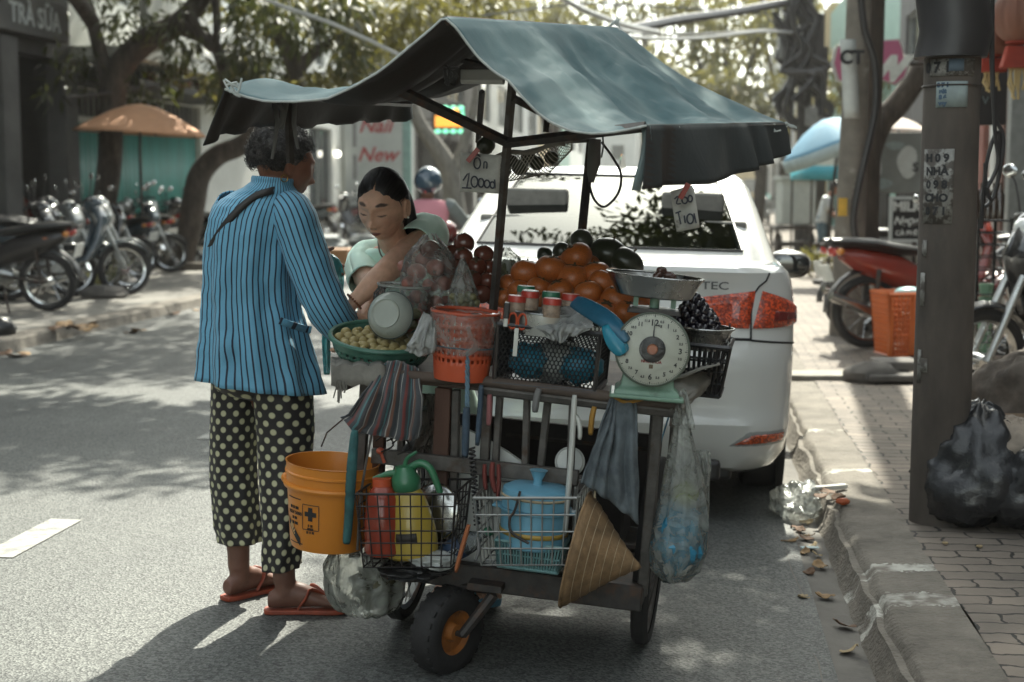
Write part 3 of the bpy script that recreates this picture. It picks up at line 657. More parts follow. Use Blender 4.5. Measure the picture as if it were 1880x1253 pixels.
  # ====== MOTORBIKES
M_BODYR=mat('bike_panel_red',(.22,.030,.018),.25,coat=.7,var=.12);M_BODYB=mat('bike_panel_black',(.02,.02,.021),.22,coat=.7)
M_BODYS=mat('bike_panel_silver',(.24,.25,.245),.3,.3,coat=.5);M_BODYW=mat('bike_panel_white',(.42,.42,.40),.3,coat=.5);M_BODYG=mat('bike_panel_blue_grey',(.05,.07,.085),.25,coat=.6);M_BODYO=mat('bike_panel_maroon',(.14,.02,.018),.25,coat=.6)
M_VINYL=mat('seat_vinyl',(.02,.02,.02),.38,bump=.1)
M_TLAMP=mat('bike_tail_lens',(.45,.03,.02),.15,coat=1);M_AMBER=mat('amber_lens',(.6,.22,.03),.15,coat=1);M_PLATE=mat('white_plate',(.7,.7,.66),.4)
def make_bike(label,cat='motorbike'):
 """underbone motorbike standing at the origin, heading +x"""
 t=thing('motorbike',label,cat)
 RW=.29
 for wx in(0.,1.23):
  mb=MB();M=T(wx,0,RW)@RX(rad(90))
  mb.lathe([(RW-.062,-.03),(RW-.03,-.042),(RW-.006,-.03),(RW,0),(RW-.006,.03),(RW-.03,.042),(RW-.062,.03)],M,36,caps=False)
  wh=obj('wheel',mb,RUBBER,t)
  mb=MB();mb.lathe([(RW-.055,-.028),(RW-.068,0),(RW-.055,.028),(RW-.075,.02),(RW-.08,0),(RW-.075,-.02),(RW-.055,-.028)],M,36,caps=False)
  mb.lathe([(.0,-.06),(.045,-.06),(.05,0),(.045,.06),(0,.06)],M,16)
  for k in range(18):
   a=2*math.pi*k/18;a2=a+(.35 if k%2 else-.35)
   mb.tube([M@V((.045*math.cos(a2),.045*math.sin(a2),.03*(-1)**k)),M@V(((RW-.07)*math.cos(a),(RW-.07)*math.sin(a),0))],.0022,4)
  obj('rim',mb,CHROME,wh)
 mb=MB()
 rows=[]
 for x,zt,zb,hw in((-.22,.80,.70,.07),(-.08,.80,.60,.105),(.10,.775,.52,.12),(.28,.74,.46,.125),(.44,.66,.40,.115),(.56,.52,.36,.10)):
  rows.append([V((x,hw*math.cos(a)*(1 if math.sin(a)<.3 else.9),(zt+zb)/2+(zt-zb)/2*math.sin(a)))for a in[2*math.pi*k/14 for k in range(14)]])
 mb.rings(rows)
 pn=obj('body_panel',mb,M_BODYR,t)
 mb=MB()
 for sy in(-1,1):
  rows=[]
  for x,z,wd in((.62,.36,.10),(.78,.40,.16),(.90,.60,.17),(.96,.82,.13),(.90,.97,.05)):
   rows.append([V((x-.03,sy*(.11+wd*.35),z)),V((x+.02,sy*(.13+wd*.3),z)),V((x+.10,sy*.10,z+.02)),V((x+.15,sy*.0,z+.03))])
  mb.grid(rows)
 obj('leg_shield',mb,M_BODYR,t,solid=.012)
 mb=MB()
 mb.rings([[V((x,hw*math.cos(a),z+h*math.sin(a)))for a in[2*math.pi*k/12 for k in range(12)]]for x,z,hw,h in((-.30,.845,.07,.03),(-.15,.84,.115,.045),(.05,.825,.125,.05),(.22,.79,.12,.05),(.38,.77,.105,.045),(.47,.765,.06,.03))])
 obj('seat',mb,M_VINYL,t)
 mb=MB()
 for sy in(-1,1):mb.tube([(.98,sy*.055,.90),(1.23,sy*.07,.30)],[.024,.02],10)
 mb.tube([(.9,0,1.0),(1.02,0,.70)],.04,10);obj('front_fork',mb,STEEL,t)
 mb=MB();mb.rings([[V((1.23+(RW+.035)*math.cos(a),y,RW+(RW+.035-abs(y)*.5)*math.sin(a)))for y in(-.055,-.03,0,.03,.055)]for a in[rad(25+125*k/10)for k in range(11)]],0,False,False,False);obj('front_fender',mb,M_BODYR,t,solid=.006)
 mb=MB();mb.rings([[V((0.+(RW+.05)*math.cos(a),y,RW+(RW+.06-abs(y)*.5)*math.sin(a)))for y in(-.06,-.03,0,.03,.06)]for a in[rad(60+120*k/12)for k in range(13)]],0,False,False,False);obj('rear_fender',mb,BLACK,t,solid=.008)
 mb=MB();mb.tube([(.80,-.34,1.02),(.86,-.2,1.05),(.92,0,1.0),(.86,.2,1.05),(.80,.34,1.02)],.011,8,sm=4)
 for sy in(-1,1):mb.tube([(.80,sy*.24,1.035),(.79,sy*.35,1.02)],.018,8)
 obj('handlebar',mb,BLACK,t)
 mb=MB();mb.ell((.93,0,1.0),(.11,.13,.10),nu=14,nv=10);hl=obj('headlight_cowl',mb,M_BODYR,t)
 mb=MB();mb.ell((1.005,0,.99),(.05,.09,.065),nu=14,nv=8);obj('headlight',mb,mat('headlamp_glass',(.7,.72,.7),.1,coat=1),hl)
 for sy in(-1,1):
  mb=MB();mb.tube([(.83,sy*.27,1.05),(.85,sy*.30,1.20),(.84,sy*.35,1.24)],.006,6,sm=3);mi=obj('mirror',mb,BLACK,t)
  mb=MB();mb.ell((.835,sy*.38,1.27),(.015,.062,.04),nu=12,nv=8);obj('mirror_glass',mb,CHROME,mi)
 mb=MB();mb.ell((-.275,0,.775),(.045,.075,.045),nu=12,nv=8);obj('tail_light',mb,M_TLAMP,t)
 for sy in(-1,1):
  mb=MB();mb.ell((-.255,sy*.095,.765),(.035,.035,.03),nu=10,nv=6);obj('indicator',mb,M_AMBER,t)
 mb=MB();mb.box((-.335,0,.60),(.008,.19,.14),T(-.335,0,.6)@RY(rad(-18))@T(.335,0,-.6));obj('number_plate',mb,M_PLATE,t)
 mb=MB();mb.tube([(.62,-.10,.30),(.40,-.13,.20),(.10,-.14,.25),(-.05,-.14,.30),(-.36,-.145,.42)],[.018,.018,.04,.045,.04],12,sm=3);obj('exhaust',mb,CHROME,t)
 mb=MB();mb.rings([[V((x,.09*math.cos(a),z+h*math.sin(a)))for a in[2*math.pi*k/12 for k in range(12)]]for x,z,h in((.32,.34,.05),(.42,.35,.10),(.56,.36,.10),(.70,.36,.06))]);mb.lathe([(.0,-.12),(.07,-.12),(.075,.0),(.07,.12),(0,.12)],T(.50,0,.31)@RX(rad(90)),18)
 obj('engine',mb,STEEL,t)
 mb=MB()
 for sy in(-1,1):mb.tube([(0,sy*.09,.29),(.45,sy*.09,.36)],.018,8);mb.tube([(.02,sy*.105,.32),(.06,sy*.11,.62)],.02,8)
 mb.tube([(0,-.1,.29),(0,.1,.29)],.012,6);mb.tube([(.02,-.1,.3),(.02,.1,.3)],.012,6)
 obj('swing_arm',mb,DARKIRON,t)
 mb=MB();mb.tube([(.42,.08,.25),(.30,.24,.01)],.011,6);obj('kickstand',mb,DARKIRON,t)
 mb=MB();mb.box((.47,0,.26),(.05,.48,.02));obj('footrest',mb,DARKIRON,t)
 mb=MB();mb.tube([(-.28,-.07,.80),(-.36,-.05,.83),(-.36,.05,.83),(-.28,.07,.80)],.012,6);obj('grab_rail',mb,DARKIRON,t)
 return t
def bikeM(x,y,z,head,lean=5,s=1.):
 """heading in degrees from +x, counter-clockwise"""
 return T(x,y,z)@RZ(rad(head))@RX(rad(-lean))@SC(s,s,s)
def at_px(px,py,z=.105):p=G(px,py,z);return p.x,p.y,p.z
GB='motorbikes parked on the pavements'
bx,by,bz=at_px(92,571)
b1=make_bike('black motorbike with orange flashes and white plate nearest the kerb, its tail towards the cart');b1['group']=GB
SW=lambda m2:{'bike_panel_red':m2}
for ch in kids(b1):
 for sl in ch.material_slots:
  if sl.material==M_BODYR and ch.name.split('.')[0]!='body_panel':sl.link='OBJECT';sl.material=M_BODYB
for ch in kids(b1):
 if ch.name.startswith('body_panel'):
  ch.material_slots[0].link='OBJECT';ch.material_slots[0].material=mat('bike_panel_flames',(.022,.02,.02),.3,coat=.5,col2=(.5,.13,.02),c2=(.60,.63),vs=6,stretch=(.5,1,2.2))
b1.matrix_basis=bikeM(bx,by,bz,174,5,1.08);WM[b1.name]=b1.matrix_basis.copy()
b1r=b1
def bike(px,py,head,label,m2,z=.105,lean=5,s=1.,base=None):
 x,y,zz=at_px(px,py,z)
 c=dup(base or b1,bikeM(x,y,zz,head,lean,s),label,GB)
 for ch in kids(c):
  if ch.name.split('.')[0]in('body_panel','leg_shield','front_fender','headlight_cowl'):
   ch.material_slots[0].link='OBJECT';ch.material_slots[0].material=m2
 return c
bike(258,507,150,'grey motorbike with its rear wheel between the two left trees',M_BODYG)
bike(300,494,140,'silver motorbike with a tilted plate beside the bowing tree',M_BODYS)
bike(338,482,135,'white tailed motorbike half hidden by the bowing tree trunk',M_BODYW)
bike(376,478,130,'dark motorbike behind the bowing tree next to the striped jacket',M_BODYB)
bike(-20,545,26,'silver scooter with round cowl facing the street before the dark shop',M_BODYS,s=1.05)
bike(-80,552,25,'black scooter in deep shade in front of the standing dark figure',M_BODYB,s=1.05)
bike(35,541,32,'silver and black scooter nose-out between the dark shop and the leaning tree',M_BODYS,s=1.1)
bike(15,552,30,'black motorbike just behind the flashed one, chrome mirrors showing',M_BODYG,s=1.1)
bike(225,496,142,'brown seated motorbike right behind the leaning tree trunk',M_BODYO,s=1.08)
bike(318,484,140,'white motorbike with a red lamp just left of the bowing tree',M_BODYW,s=1.08)
bike(278,486,138,'dark motorbike with a golden helmet shaped cowl beside the teal shutter',M_BODYB,s=1.05)
bike(180,500,148,'black motorbike with chrome exhaust directly behind the grass tuft',M_BODYB,s=1.08)
bike(285,488,128,'silver tailed motorbike, second in the row left of the bowing tree',M_BODYS,s=1.05)
bike(352,477,126,'grey motorbike deepest in the row by the bowing tree',M_BODYG)
bike(410,488,150,'black motorbike just right of the bowing tree against the white wall',M_BODYB,s=1.05)
bike(140,506,150,'maroon motorbike wedged behind the leaning tree trunk',M_BODYO,s=1.05)
bike(1905,560,165,'dark motorbike with chrome mirrors at the right edge behind the maroon scooter',M_BODYB,z=.06)
bike(1960,600,160,'black motorbike with its tail to the street at the right edge',M_BODYG,z=.06)
bike(600,452,140,'dark blue motorbike at the front of the row between the two women',M_BODYG,s=1.1)
bike(700,446,150,'black motorbike in the row just behind the seller face',M_BODYB,s=1.1)
bike(-60,538,30,'dark scooter parked in front of the doorway figure',M_BODYB,s=1.1)
bike(95,517,32,'dark motorbike parked in front of the teal shutter, mirror raised',M_BODYB)
bike(165,504,28,'black motorbike parked close to the teal shutter under the peach parasol',M_BODYG)
bike(600,444,160,'grey motorbike with bundles seen between the two women',M_BODYG)
bike(650,436,200,'maroon motorbike parked in the row behind the seller',M_BODYO)
bike(560,448,165,'silver motorbike in the row just right of the customer face',M_BODYS)
bike(600,440,20,'black motorbike furthest back in the row before the white shop panel',M_BODYB)
bike(1592,640,10,'red motorbike with its rear wheel beside the orange laundry basket',M_BODYR,z=.06,s=1.05)
bike(1568,612,12,'black and red motorbike standing just beyond the red one by the thin concrete pole',M_BODYB,z=.06)
bike(1640,560,8,'white and red motorbike with a raised seat further behind the thick pole',M_BODYW,z=.06)
bike(2075,640,205,'maroon scooter facing the street past the bottle rack',M_BODYO,z=.06,s=1.1)
bike(2120,740,200,'black motorbike nearest the camera on the right pavement, chrome lit',M_BODYB,z=.06,s=1.1)
# ====== BUILDINGS
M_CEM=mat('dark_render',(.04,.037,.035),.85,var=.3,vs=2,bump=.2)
M_CEM2=mat('grey_render',(.09,.088,.085),.85,var=.25,vs=2)
M_WALLW=mat('white_render',(.62,.62,.58),.85,var=.10,vs=1.2,col2=(.40,.41,.385),c2=(.5,.75))
M_WALLG=mat('pale_grey_render',(.36,.37,.355),.85,var=.12,vs=1.2)
M_WALLY=mat('ochre_render',(.36,.28,.15),.85,var=.15,vs=1.2)
M_TEAL=mat('teal_paint',(.022,.20,.165),.5,var=.22,vs=3,col2=(.05,.13,.11),c2=(.55,.75),stretch=(1,1,.3))
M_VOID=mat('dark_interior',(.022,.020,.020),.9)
M_FRAME=mat('grey_metal_frame',(.22,.23,.22),.5,.3)
M_WGLASS=mat('window_glass',(.03,.04,.042),.05,spec=.8)
M_GREENW=mat('pale_green_boards',(.20,.33,.28),.6,var=.2,vs=4)
M_BRICK=paver_mat('red_brick',(.20,.055,.04),(.27,.085,.06),(.25,.22,.2),.22,.075,.02,.5)
def facade(name,label,u,v0,v1,h,ops,wall,side=-1,depth=6.,group=None):
 """street-front building; ops = (v0, v1, z0, z1, kind). The front is at street coordinate u; side -1 stands to the left"""
 t=thing(name,label,'building',M_ROADROT,group)
 vs=sorted({v0,v1,*[min(max(o[k],v0),v1)for o in ops for k in(0,1)]});zs=sorted({0.,h,*[o[k]for o in ops for k in(2,3)]})
 mb=MB()
 for a,b in zip(vs,vs[1:]):
  for c,d in zip(zs,zs[1:]):
   mv,mz=(a+b)/2,(c+d)/2
   if any(o[0]<mv<o[1]and o[2]<mz<o[3]for o in ops):continue
   if b-a>.004 and d-c>.004:mb.box((u+side*.13,mv,mz),(.26,b-a,d-c))
 mb.box((u+side*(.26+(depth-.26)/2),(v0+v1)/2,h-.15),(depth-.26,v1-v0,.3))
 for vv in(v0+.1,v1-.1):mb.box((u+side*(.262+(depth-.5)/2),vv,h/2-.16),(depth-.5,.2,h-.32))
 mb.box((u+side*depth,(v0+v1)/2,h/2),(.2,v1-v0,h))
 obj('wall',mb,wall,t)
 for a,b,c,d,kind in ops:
  mv,mz,lv,lz=(a+b)/2,(c+d)/2,b-a,d-c
  if kind=='shutter':
   mb=MB();n_=int(lv/.09);rows=[]
   for z in(c,d):rows.append([V((u+side*(.10+(.025 if(k//2)%2 else 0)),a+lv*k/(n_*2),z))for k in range(n_*2+1)])
   mb.grid(rows);obj('shutter',mb,M_TEAL,t,solid=.01)
  elif kind=='grille':
   mb=MB();mb.box((u+side*.22,mv,mz),(.02,lv,lz));p=obj('transom',mb,M_VOID,t)
   mb=MB()
   for k in range(int(lv/.22)+1):mb.tube([(u+side*.1,a+lv*k/int(lv/.22),c),(u+side*.1,a+lv*k/int(lv/.22),d)],.018,6)
   mb.box((u+side*.1,mv,c+.02),(.04,lv,.04));obj('grille',mb,M_FRAME,p)
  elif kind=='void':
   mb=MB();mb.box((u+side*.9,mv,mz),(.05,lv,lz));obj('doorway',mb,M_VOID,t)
  elif kind in('window','shopwindow'):
   mb=MB();w_=.06
   for vv in(a+w_/2,b-w_/2,mv):mb.box((u+side*.12,vv,mz),(.07,w_,lz))
   for zz in(c+w_/2,d-w_/2):mb.box((u+side*.121,mv,zz),(.066,lv-2*w_,w_))
   f=obj('window',mb,M_FRAME,t)
   mb=MB();mb.box((u+side*.14,mv,mz),(.012,lv-.02,lz-.02));obj('pane',mb,M_WGLASS,f)
 return t
def VB(px,u):return vat(px,u)
UL=-9.6
z_=lambda px,py:zat(px,py,UL)
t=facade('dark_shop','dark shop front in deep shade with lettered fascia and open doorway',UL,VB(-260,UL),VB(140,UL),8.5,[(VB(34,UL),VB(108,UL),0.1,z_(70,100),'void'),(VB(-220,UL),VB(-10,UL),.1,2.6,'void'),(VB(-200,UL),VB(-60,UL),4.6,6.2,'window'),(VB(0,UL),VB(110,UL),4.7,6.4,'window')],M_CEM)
mb=MB();vc=(VB(-120,UL)+VB(112,UL))/2
mb.box((UL+.13,vc,(z_(50,66)+z_(50,-8))/2),(.22,VB(112,UL)-VB(-120,UL),z_(50,-8)-z_(50,66)))
fs=obj('fascia',mb,M_CEM2,t,bevel=.01)
mb=MB();mb.text('TRÀ SỮA',T(UL+.245,VB(52,UL),z_(50,34))@RZ(rad(90))@RX(rad(90)),.40,.01,bold=.006)
obj('lettering',mb,mat('sign_white',(.42,.44,.44),.6),fs)
mb=MB();mb.box((UL+.05,VB(119,UL),z_(119,120)/2),(.3,.45,z_(119,120)));obj('pillar',mb,M_CEM2,t)
mb=MB();mb.box((UL+.05,VB(14,UL),z_(14,66)/2),(.2,.5,z_(14,66)));obj('pillar',mb,M_CEM2,t)
v0b,v1b=VB(140,UL)+.02,VB(486,UL)
t=facade('white_house','white two storey house with teal corrugated shutter and barred transom',UL,v0b,v1b,8.2,[(VB(150,UL),VB(374,UL),.1,z_(260,236),'shutter'),(VB(150,UL),VB(374,UL),z_(260,236)+.08,z_(260,178),'grille'),(VB(170,UL),VB(330,UL),4.5,6.3,'window'),(VB(395,UL),VB(450,UL),4.5,6.2,'window')],M_WALLW)
mb=MB();mb.box((UL+.62,(v0b+v1b)/2,z_(300,134)),(1.22,v1b-v0b,.22));mb.box((UL+1.2,(v0b+v1b)/2,z_(300,134)+.55),(.12,v1b-v0b,.88));obj('balcony',mb,M_WALLW,t)
mb=MB();mb.box((UL+.55,VB(262,UL),z_(262,172)),(1.1,5.2,.1));obj('awning_beam',mb,M_CEM,t)
for k in range(7):
 v_=VB(190,UL)+(VB(372,UL)-VB(190,UL))*k/6
 pt=thing('potted_plant','small bushy plant on the awning ledge above the teal shutter','plant',M_ROADROT@T(UL+.9,v_,z_(262,172)+.05),'plants on the ledge above the teal shutter')
 mb=MB();mb.lathe([(.08,0),(.11,.16),(.09,.16),(.08,.12)],n=12);obj('pot',mb,mat('clay_pot',(.2,.08,.05),.8),pt)
 mb=MB();spray(mb,(0,0,.34),(.32,.32,.2),60,.16);obj('foliage',mb,M_LEAF_D,pt,nrm=False)
c=P(252,141,R(-9.0,VB(252,-9.0)).y)
st=thing('box_sign','small white box sign reading ai on the white house','sign',T(*c)@RZ(-RA))
k=mpp(c.y);mb=MB();mb.box((0,0,0),(32*k,.14,46*k));obj('box',mb,mat('sign_panel',(.5,.52,.5),.4),st,bevel=.01)
mb=MB();mb.text('ai',T(0,-.074,.0)@RX(rad(90)),26*k,.004,bold=.01);obj('lettering',mb,M_VOID,st)
mb=MB();mb.tube([(-16*k,.02,0),(-.72,.02,0)],.02,6);obj('bracket',mb,DARKIRON,st)
v0c,v1c=v1b+.03,VB(622,UL)
facade('white_shophouse','white shophouse behind the striped jacket customer, upper floors above the tarp',UL,v0c,v1c,10.5,[(v0c+.6,v0c+3.2,.1,3.1,'void'),(v0c+3.9,v1c-.6,.1,3.0,'shopwindow'),(v0c+.8,v0c+2.6,4.6,6.4,'window'),(v1c-3.2,v1c-1.2,4.6,6.4,'window')],M_WALLW)
v0d,v1d=v1c+.03,VB(762,UL)
zt=z_(690,190)
t=facade('nail_shop','pale shop with a tall printed panel behind the seller head',UL,v0d,v1d,9.5,[(VB(588,UL)if VB(588,UL)>v0d else v0d+.3,v0d+1.2,.1,zt,'void'),(VB(738,UL),v1d-.5,.1,zt,'shopwindow'),(v0d+1,v0d+5,4.8,6.8,'window'),(v1d-7,v1d-2,4.8,6.8,'window')],M_WALLG)
Yp=R(-8.6,VB(690,-8.6)).y;kp=mpp(Yp)
c=P(686,300,Yp);pm=T(c.x,c.y,0)@RZ(rad(4))
st=thing('printed_panel','tall pale printed panel with red script lettering between two columns','sign panel',pm)
zb,ztp=.05,P(686,195,Yp).z
mb=MB();mb.box((0,0,(zb+ztp)/2),(104*kp,.1,ztp-zb));obj('panel',mb,mat('panel_grey',(.33,.345,.33),.6,var=.12,vs=2),st,bevel=.01)
M_REDINK=mat('red_ink',(.26,.03,.03),.6);M_GREYINK=mat('grey_ink',(.16,.16,.16),.6)
mb=MB();mb.text('Nail',T(3*kp,-.056,P(690,232,Yp).z)@RX(rad(90)),36*kp,.003,shear=.35,bold=.012);mb.text('New',T(6*kp,-.056,P(690,285,Yp).z)@RX(rad(90)),36*kp,.003,shear=.35,bold=.012);obj('lettering',mb,M_REDINK,st)
mb=MB()
for a,b in((205,270),(285,330)):mb.box((-34*kp,-.056,(P(690,a,Yp).z+P(690,b,Yp).z)/2),(7*kp,.008,P(690,a,Yp).z-P(690,b,Yp).z))
obj('side_print',mb,M_GREYINK,st)
for px,wpx,m_,lb in((731,12,M_WALLW,'white square column at the right edge of the printed panel'),(748,15,mat('teal_grey_column',(.16,.27,.25),.6),'grey teal column to the right of the white one by the printed panel'),(603,26,M_CEM,'dark door jamb left of the printed panel'),(614,14,M_WALLW,'slim white post left of the printed panel')):
 c=P(px,300,Yp+.6);mb=MB();mb.box((0,0,2.3),(wpx*kp,.3,4.6));mb.box((0,0,.1),(wpx*kp+.08,.36,.2));mb.box((0,0,4.65),(wpx*kp+.08,.36,.12));props(obj('column',mb,m_,loc=(c.x,c.y,.05)),lb,'column')
lp=P(620,283,Yp-.5);st=thing('globe_lamp','small lit round lamp between the dark jamb and printed panel','lamp',lp)
mb=MB();mb.ell((0,0,0),(.09,.09,.09));obj('globe',mb,mat('lamp_glow',(.9,.9,.8),.4,emit=(1,.95,.8),es=1.6),st)
mb=MB();mb.tube([(0,0,.08),(0,.05,.2),(0,.6,.2)],.015,6);obj('bracket',mb,DARKIRON,st)
v0e,v1e=v1d+.03,v1d+14
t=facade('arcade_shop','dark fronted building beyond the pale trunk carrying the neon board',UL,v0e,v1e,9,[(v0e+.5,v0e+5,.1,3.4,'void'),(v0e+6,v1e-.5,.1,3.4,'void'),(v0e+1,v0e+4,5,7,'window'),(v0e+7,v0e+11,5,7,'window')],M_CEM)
Yn=46.;kn=mpp(Yn);c=P(824,219,Yn)
st=thing('neon_board','neon board with orange lettering inside a row of green bulbs','neon sign',c)
mb=MB();mb.box((0,.1,0),(62*kn,.12,54*kn));obj('board',mb,M_VOID,st)
mb=MB();mb.box((0,.0,-4*kn),(50*kn,.04,20*kn));mb.ell((12*kn,-.02,12*kn),(6*kn,.05,9*kn));obj('orange_tube',mb,mat('neon_orange',(.6,.2,.03),.4,emit=(1,.36,.04),es=.5),st)
for k in range(4):
 for yy in(-22,20):
  mb=MB();mb.ell(((-20+14*k)*kn,-.02,yy*kn),(6*kn,.05,4*kn),nu=10,nv=6);obj('bulb',mb,mat('neon_green',(.1,.5,.3),.4,emit=(.25,.9,.55),es=.5),st)
mb=MB();mb.ell((25*kn,-.02,4*kn),(3*kn,.05,14*kn),nu=10,nv=6);obj('bulb',mb,MATS['neon_green'],st)
mb=MB();mb.tube([(0,.15,0),(-3,.3,0)],.05,6);mb.tube([(0,.15,-26*kn),(0,.15,-c.z)],.05,6);obj('mast',mb,DARKIRON,st)
r_=random.Random(5);v_=v1e+.05
mats_=[M_WALLW,M_WALLG,M_WALLY,M_GREENW,M_WALLW,M_WALLG,M_CEM2];LF=['cream','grey','ochre','pale green','white','dusty grey','dark grey']
for k in range(5):
 ln=r_.uniform(10,15);h=r_.uniform(8,13)
 facade('shophouse',f'{LF[k]} far shophouse on the left side, number {["one","two","three","four","five"][k]} past the neon board',UL,v_,v_+ln,h,[(v_+.6,v_+ln*.45,.1,3.1,'void'),(v_+ln*.55,v_+ln-.6,.1,3.0,'shopwindow'),(v_+1,v_+ln*.4,4.6,6.6,'window'),(v_+ln*.6,v_+ln-1,4.6,6.6,'window')],mats_[k],group='shophouses down the left side');v_+=ln+.05
UR=5.2
zr=lambda px,py:zat(px,py,UR)
va,vb=VB(2300,UR),VB(1812,UR)
t=facade('brick_cafe','cafe front with red brick and white pillars at the right edge',UR,va,vb,7.5,[(va+1.5,va+4,.1,3.0,'void'),(VB(1880,UR)-2.,VB(1880,UR)-.2,.1,3.0,'void'),(va+1,va+4,4,6,'window')],M_CEM,side=1)
for px,w_,m_,nm in((1826,.55,M_BRICK,'brick_pillar'),(1843,.40,M_WALLW,'white_pillar'),(1860,.34,mat('brown_wood',(.10,.035,.022),.6),'wooden_pillar'),(1874,.3,M_FRAME,'metal_pillar')):
 mb=MB();mb.box((UR-.12-(1826==px)*.05,VB(px,UR),1.9),(.28,w_,3.8));obj(nm,mb,m_,t)
vc2=VB(1640,UR)
facade('glazed_shop','dark shop front with pale window posts behind the thick pole',UR,vb+.02,vc2,7.0,[(vb+.4,vb+2.8,.1,2.9,'shopwindow'),(vb+3.4,vc2-.5,.1,2.9,'void'),(vb+1,vc2-1,4,5.6,'window')],M_CEM2,side=1)
t=facade('corrugated_shop','pale green and white boarded building behind the pink sign',UR,vc2+.02,VB(1515,UR),8.0,[(vc2+1,vc2+6,.1,2.8,'void'),(vc2+8,VB(1515,UR)-2,.1,2.8,'void')],M_GREENW,side=1)
v_=VB(1515,UR)+.05
for k in range(4):
 ln=r_.uniform(12,18);h=r_.uniform(8,12)
 facade('shophouse',f'{["tan","bluish grey","white","cream"][k]} far shophouse on the right side, {["first","second","third","fourth"][k]} past the boarded one',UR,v_,v_+ln,h,[(v_+.6,v_+ln*.45,.1,3.1,'void'),(v_+ln*.55,v_+ln-.6,.1,3.0,'shopwindow'),(v_+1,v_+ln*.4,4.6,6.6,'window'),(v_+ln*.6,v_+ln-1,4.6,6.6,'window')],[M_WALLY,M_WALLG,M_WALLW,M_WALLG][k],side=1,group='shophouses down the right side');v_+=ln+.05
for k,(px,wpx,h,m_,nm)in enumerate(((1000,330,15,M_WALLG,'grey block closing the street end behind the canopy ridge'),(1240,150,11,M_WALLW,'white block at the street end straight down the road'),(1380,140,13,M_WALLY,'ochre block at the street end nearest the cable pole'))):
 Y=150.+k*6;c=P(px,350,Y);w_=wpx*mpp(Y)
 t=thing('end_block',nm,'building',T(c.x,c.y,0)@RZ(-RA),'blocks closing the street end')
 mb=MB();mb.box((0,4,h/2),(w_,8,h));wl=obj('wall',mb,m_,t)
 for i in range(int(w_/2.6)):
  for j in range(int(h/3.4)):
   mb=MB();mb.box((-w_/2+1.5+i*2.6,-.01,1.9+j*3.4),(1.3,.08,1.5));obj('window',mb,M_WGLASS,t)
facade('shophouse','grey shophouse on the left side behind the photographer',UL,-30,VB(-260,UL)-.02,6.8,[(-28,-22,.1,3,'void'),(-18,-10,.1,3,'shopwindow'),(-26,-20,4.5,6.4,'window')],M_CEM2)
facade('shophouse','plain shophouse on the right side behind the photographer',UR,-30,va-.02,6.8,[(-28,-22,.1,3,'void'),(-18,-10,.1,3,'shopwindow'),(-26,-20,4.5,6.4,'window')],M_CEM2,side=1)
# ====== STREET FURNITURE
M_POLE=mat('weathered_concrete',(.080,.066,.055),.85,var=.32,vs=7,bump=.35,bs=40,col2=(.055,.048,.043),c2=(.5,.72),stretch=(1,1,.4))
M_PAPER=mat('torn_paper',(.24,.235,.215),.85,var=.3,vs=34,col2=(.075,.065,.055),c2=(.47,.55))
M_PAPERB=mat('pale_notice',(.25,.30,.295),.7,var=.15,vs=20);M_INK=mat('black_ink',(.02,.02,.022),.7);M_BLUEINK=mat('blue_ink',(.05,.09,.14),.7)
b=G(1722,955,.06);Y1=b.y;k1=mpp(Y1)
t=thing('concrete_pole','thick concrete utility pole covered in pasted notices by the rubbish bags','utility pole',V((b.x,b.y,.05)))
mb=MB();mb.lathe([(.113,-.02),(.112,.5),(.105,2.2),(.09,5.5),(.08,8),(0,8)],n=28);pole=obj('shaft',mb,M_POLE,t,sharp=60)
def wrap(r_,z0,z1,a0,a1,m_,nm='notice',par=None,n_=10,thick=.003):
 mb=MB();mb.grid([[V((r_*math.cos(rad(a0+(a1-a0)*i/n_)),r_*math.sin(rad(a0+(a1-a0)*i/n_)),z))for i in range(n_+1)]for z in(z0,(z0+z1)/2,z1)])
 return obj(nm,mb,m_,par,solid=thick)
def zp(py):return P(1722,py,Y1).z-.05
rp=.112
def wrap_text(txt,size,a_c,z,m_,par,r_=.1125):
 mb=MB();q=MB();q.text(txt,I4,size,.001,bold=.002)
 for f,mm in zip(q.f,q.m):mb.f.append(f);mb.m.append(0)
 mb.v=[V(((r_+p.z)*math.cos(rad(a_c)+p.x/r_),(r_+p.z)*math.sin(rad(a_c)+p.x/r_),z+p.y))for p in q.v]
 obj('lettering',mb,m_,par)
n1=wrap(.1105,zp(410),zp(275),196,262,M_PAPER,par=t)
for i,s_ in enumerate(('H 0 9','NHÀ','0 9 8','CHO','0 7 1')):wrap_text(s_,.042,228,zp(292+24*i),M_INK,n1)
n2=wrap(.1095,zp(200),zp(153),222,285,M_PAPERB,par=t);
for i in range(4):wrap_text(('0 7 1','rút','8 6','vay')[i],.022,236,zp(160+11*i),M_BLUEINK,n2,.1115)
n3=wrap(.109,zp(143),zp(112),205,300,M_PAPER,par=t);wrap_text('0 7 1',.055,222,zp(128),M_INK,n3,.1108);wrap_text('7',.05,262,zp(128),M_INK,n3,.1108)
n4=wrap(.1115,zp(135),zp(113),246,275,mat('blue_notice',(.10,.14,.18),.7),par=t)
for z0,z1,a0,a1 in((560,500,198,210),(700,640,196,206),(470,440,200,212),(680,655,200,222)):wrap(.1135,zp(z0),zp(z1),a0,a1,M_PAPER,'paper_scrap',t,6)
mb=MB()
for q in range(4):mb.tube([V((.118*math.cos(a),.118*math.sin(a),1.95+.02*q+.25*max(0,q-1)))for a in[2*math.pi*i/20 for i in range(21)]],.0035,5)
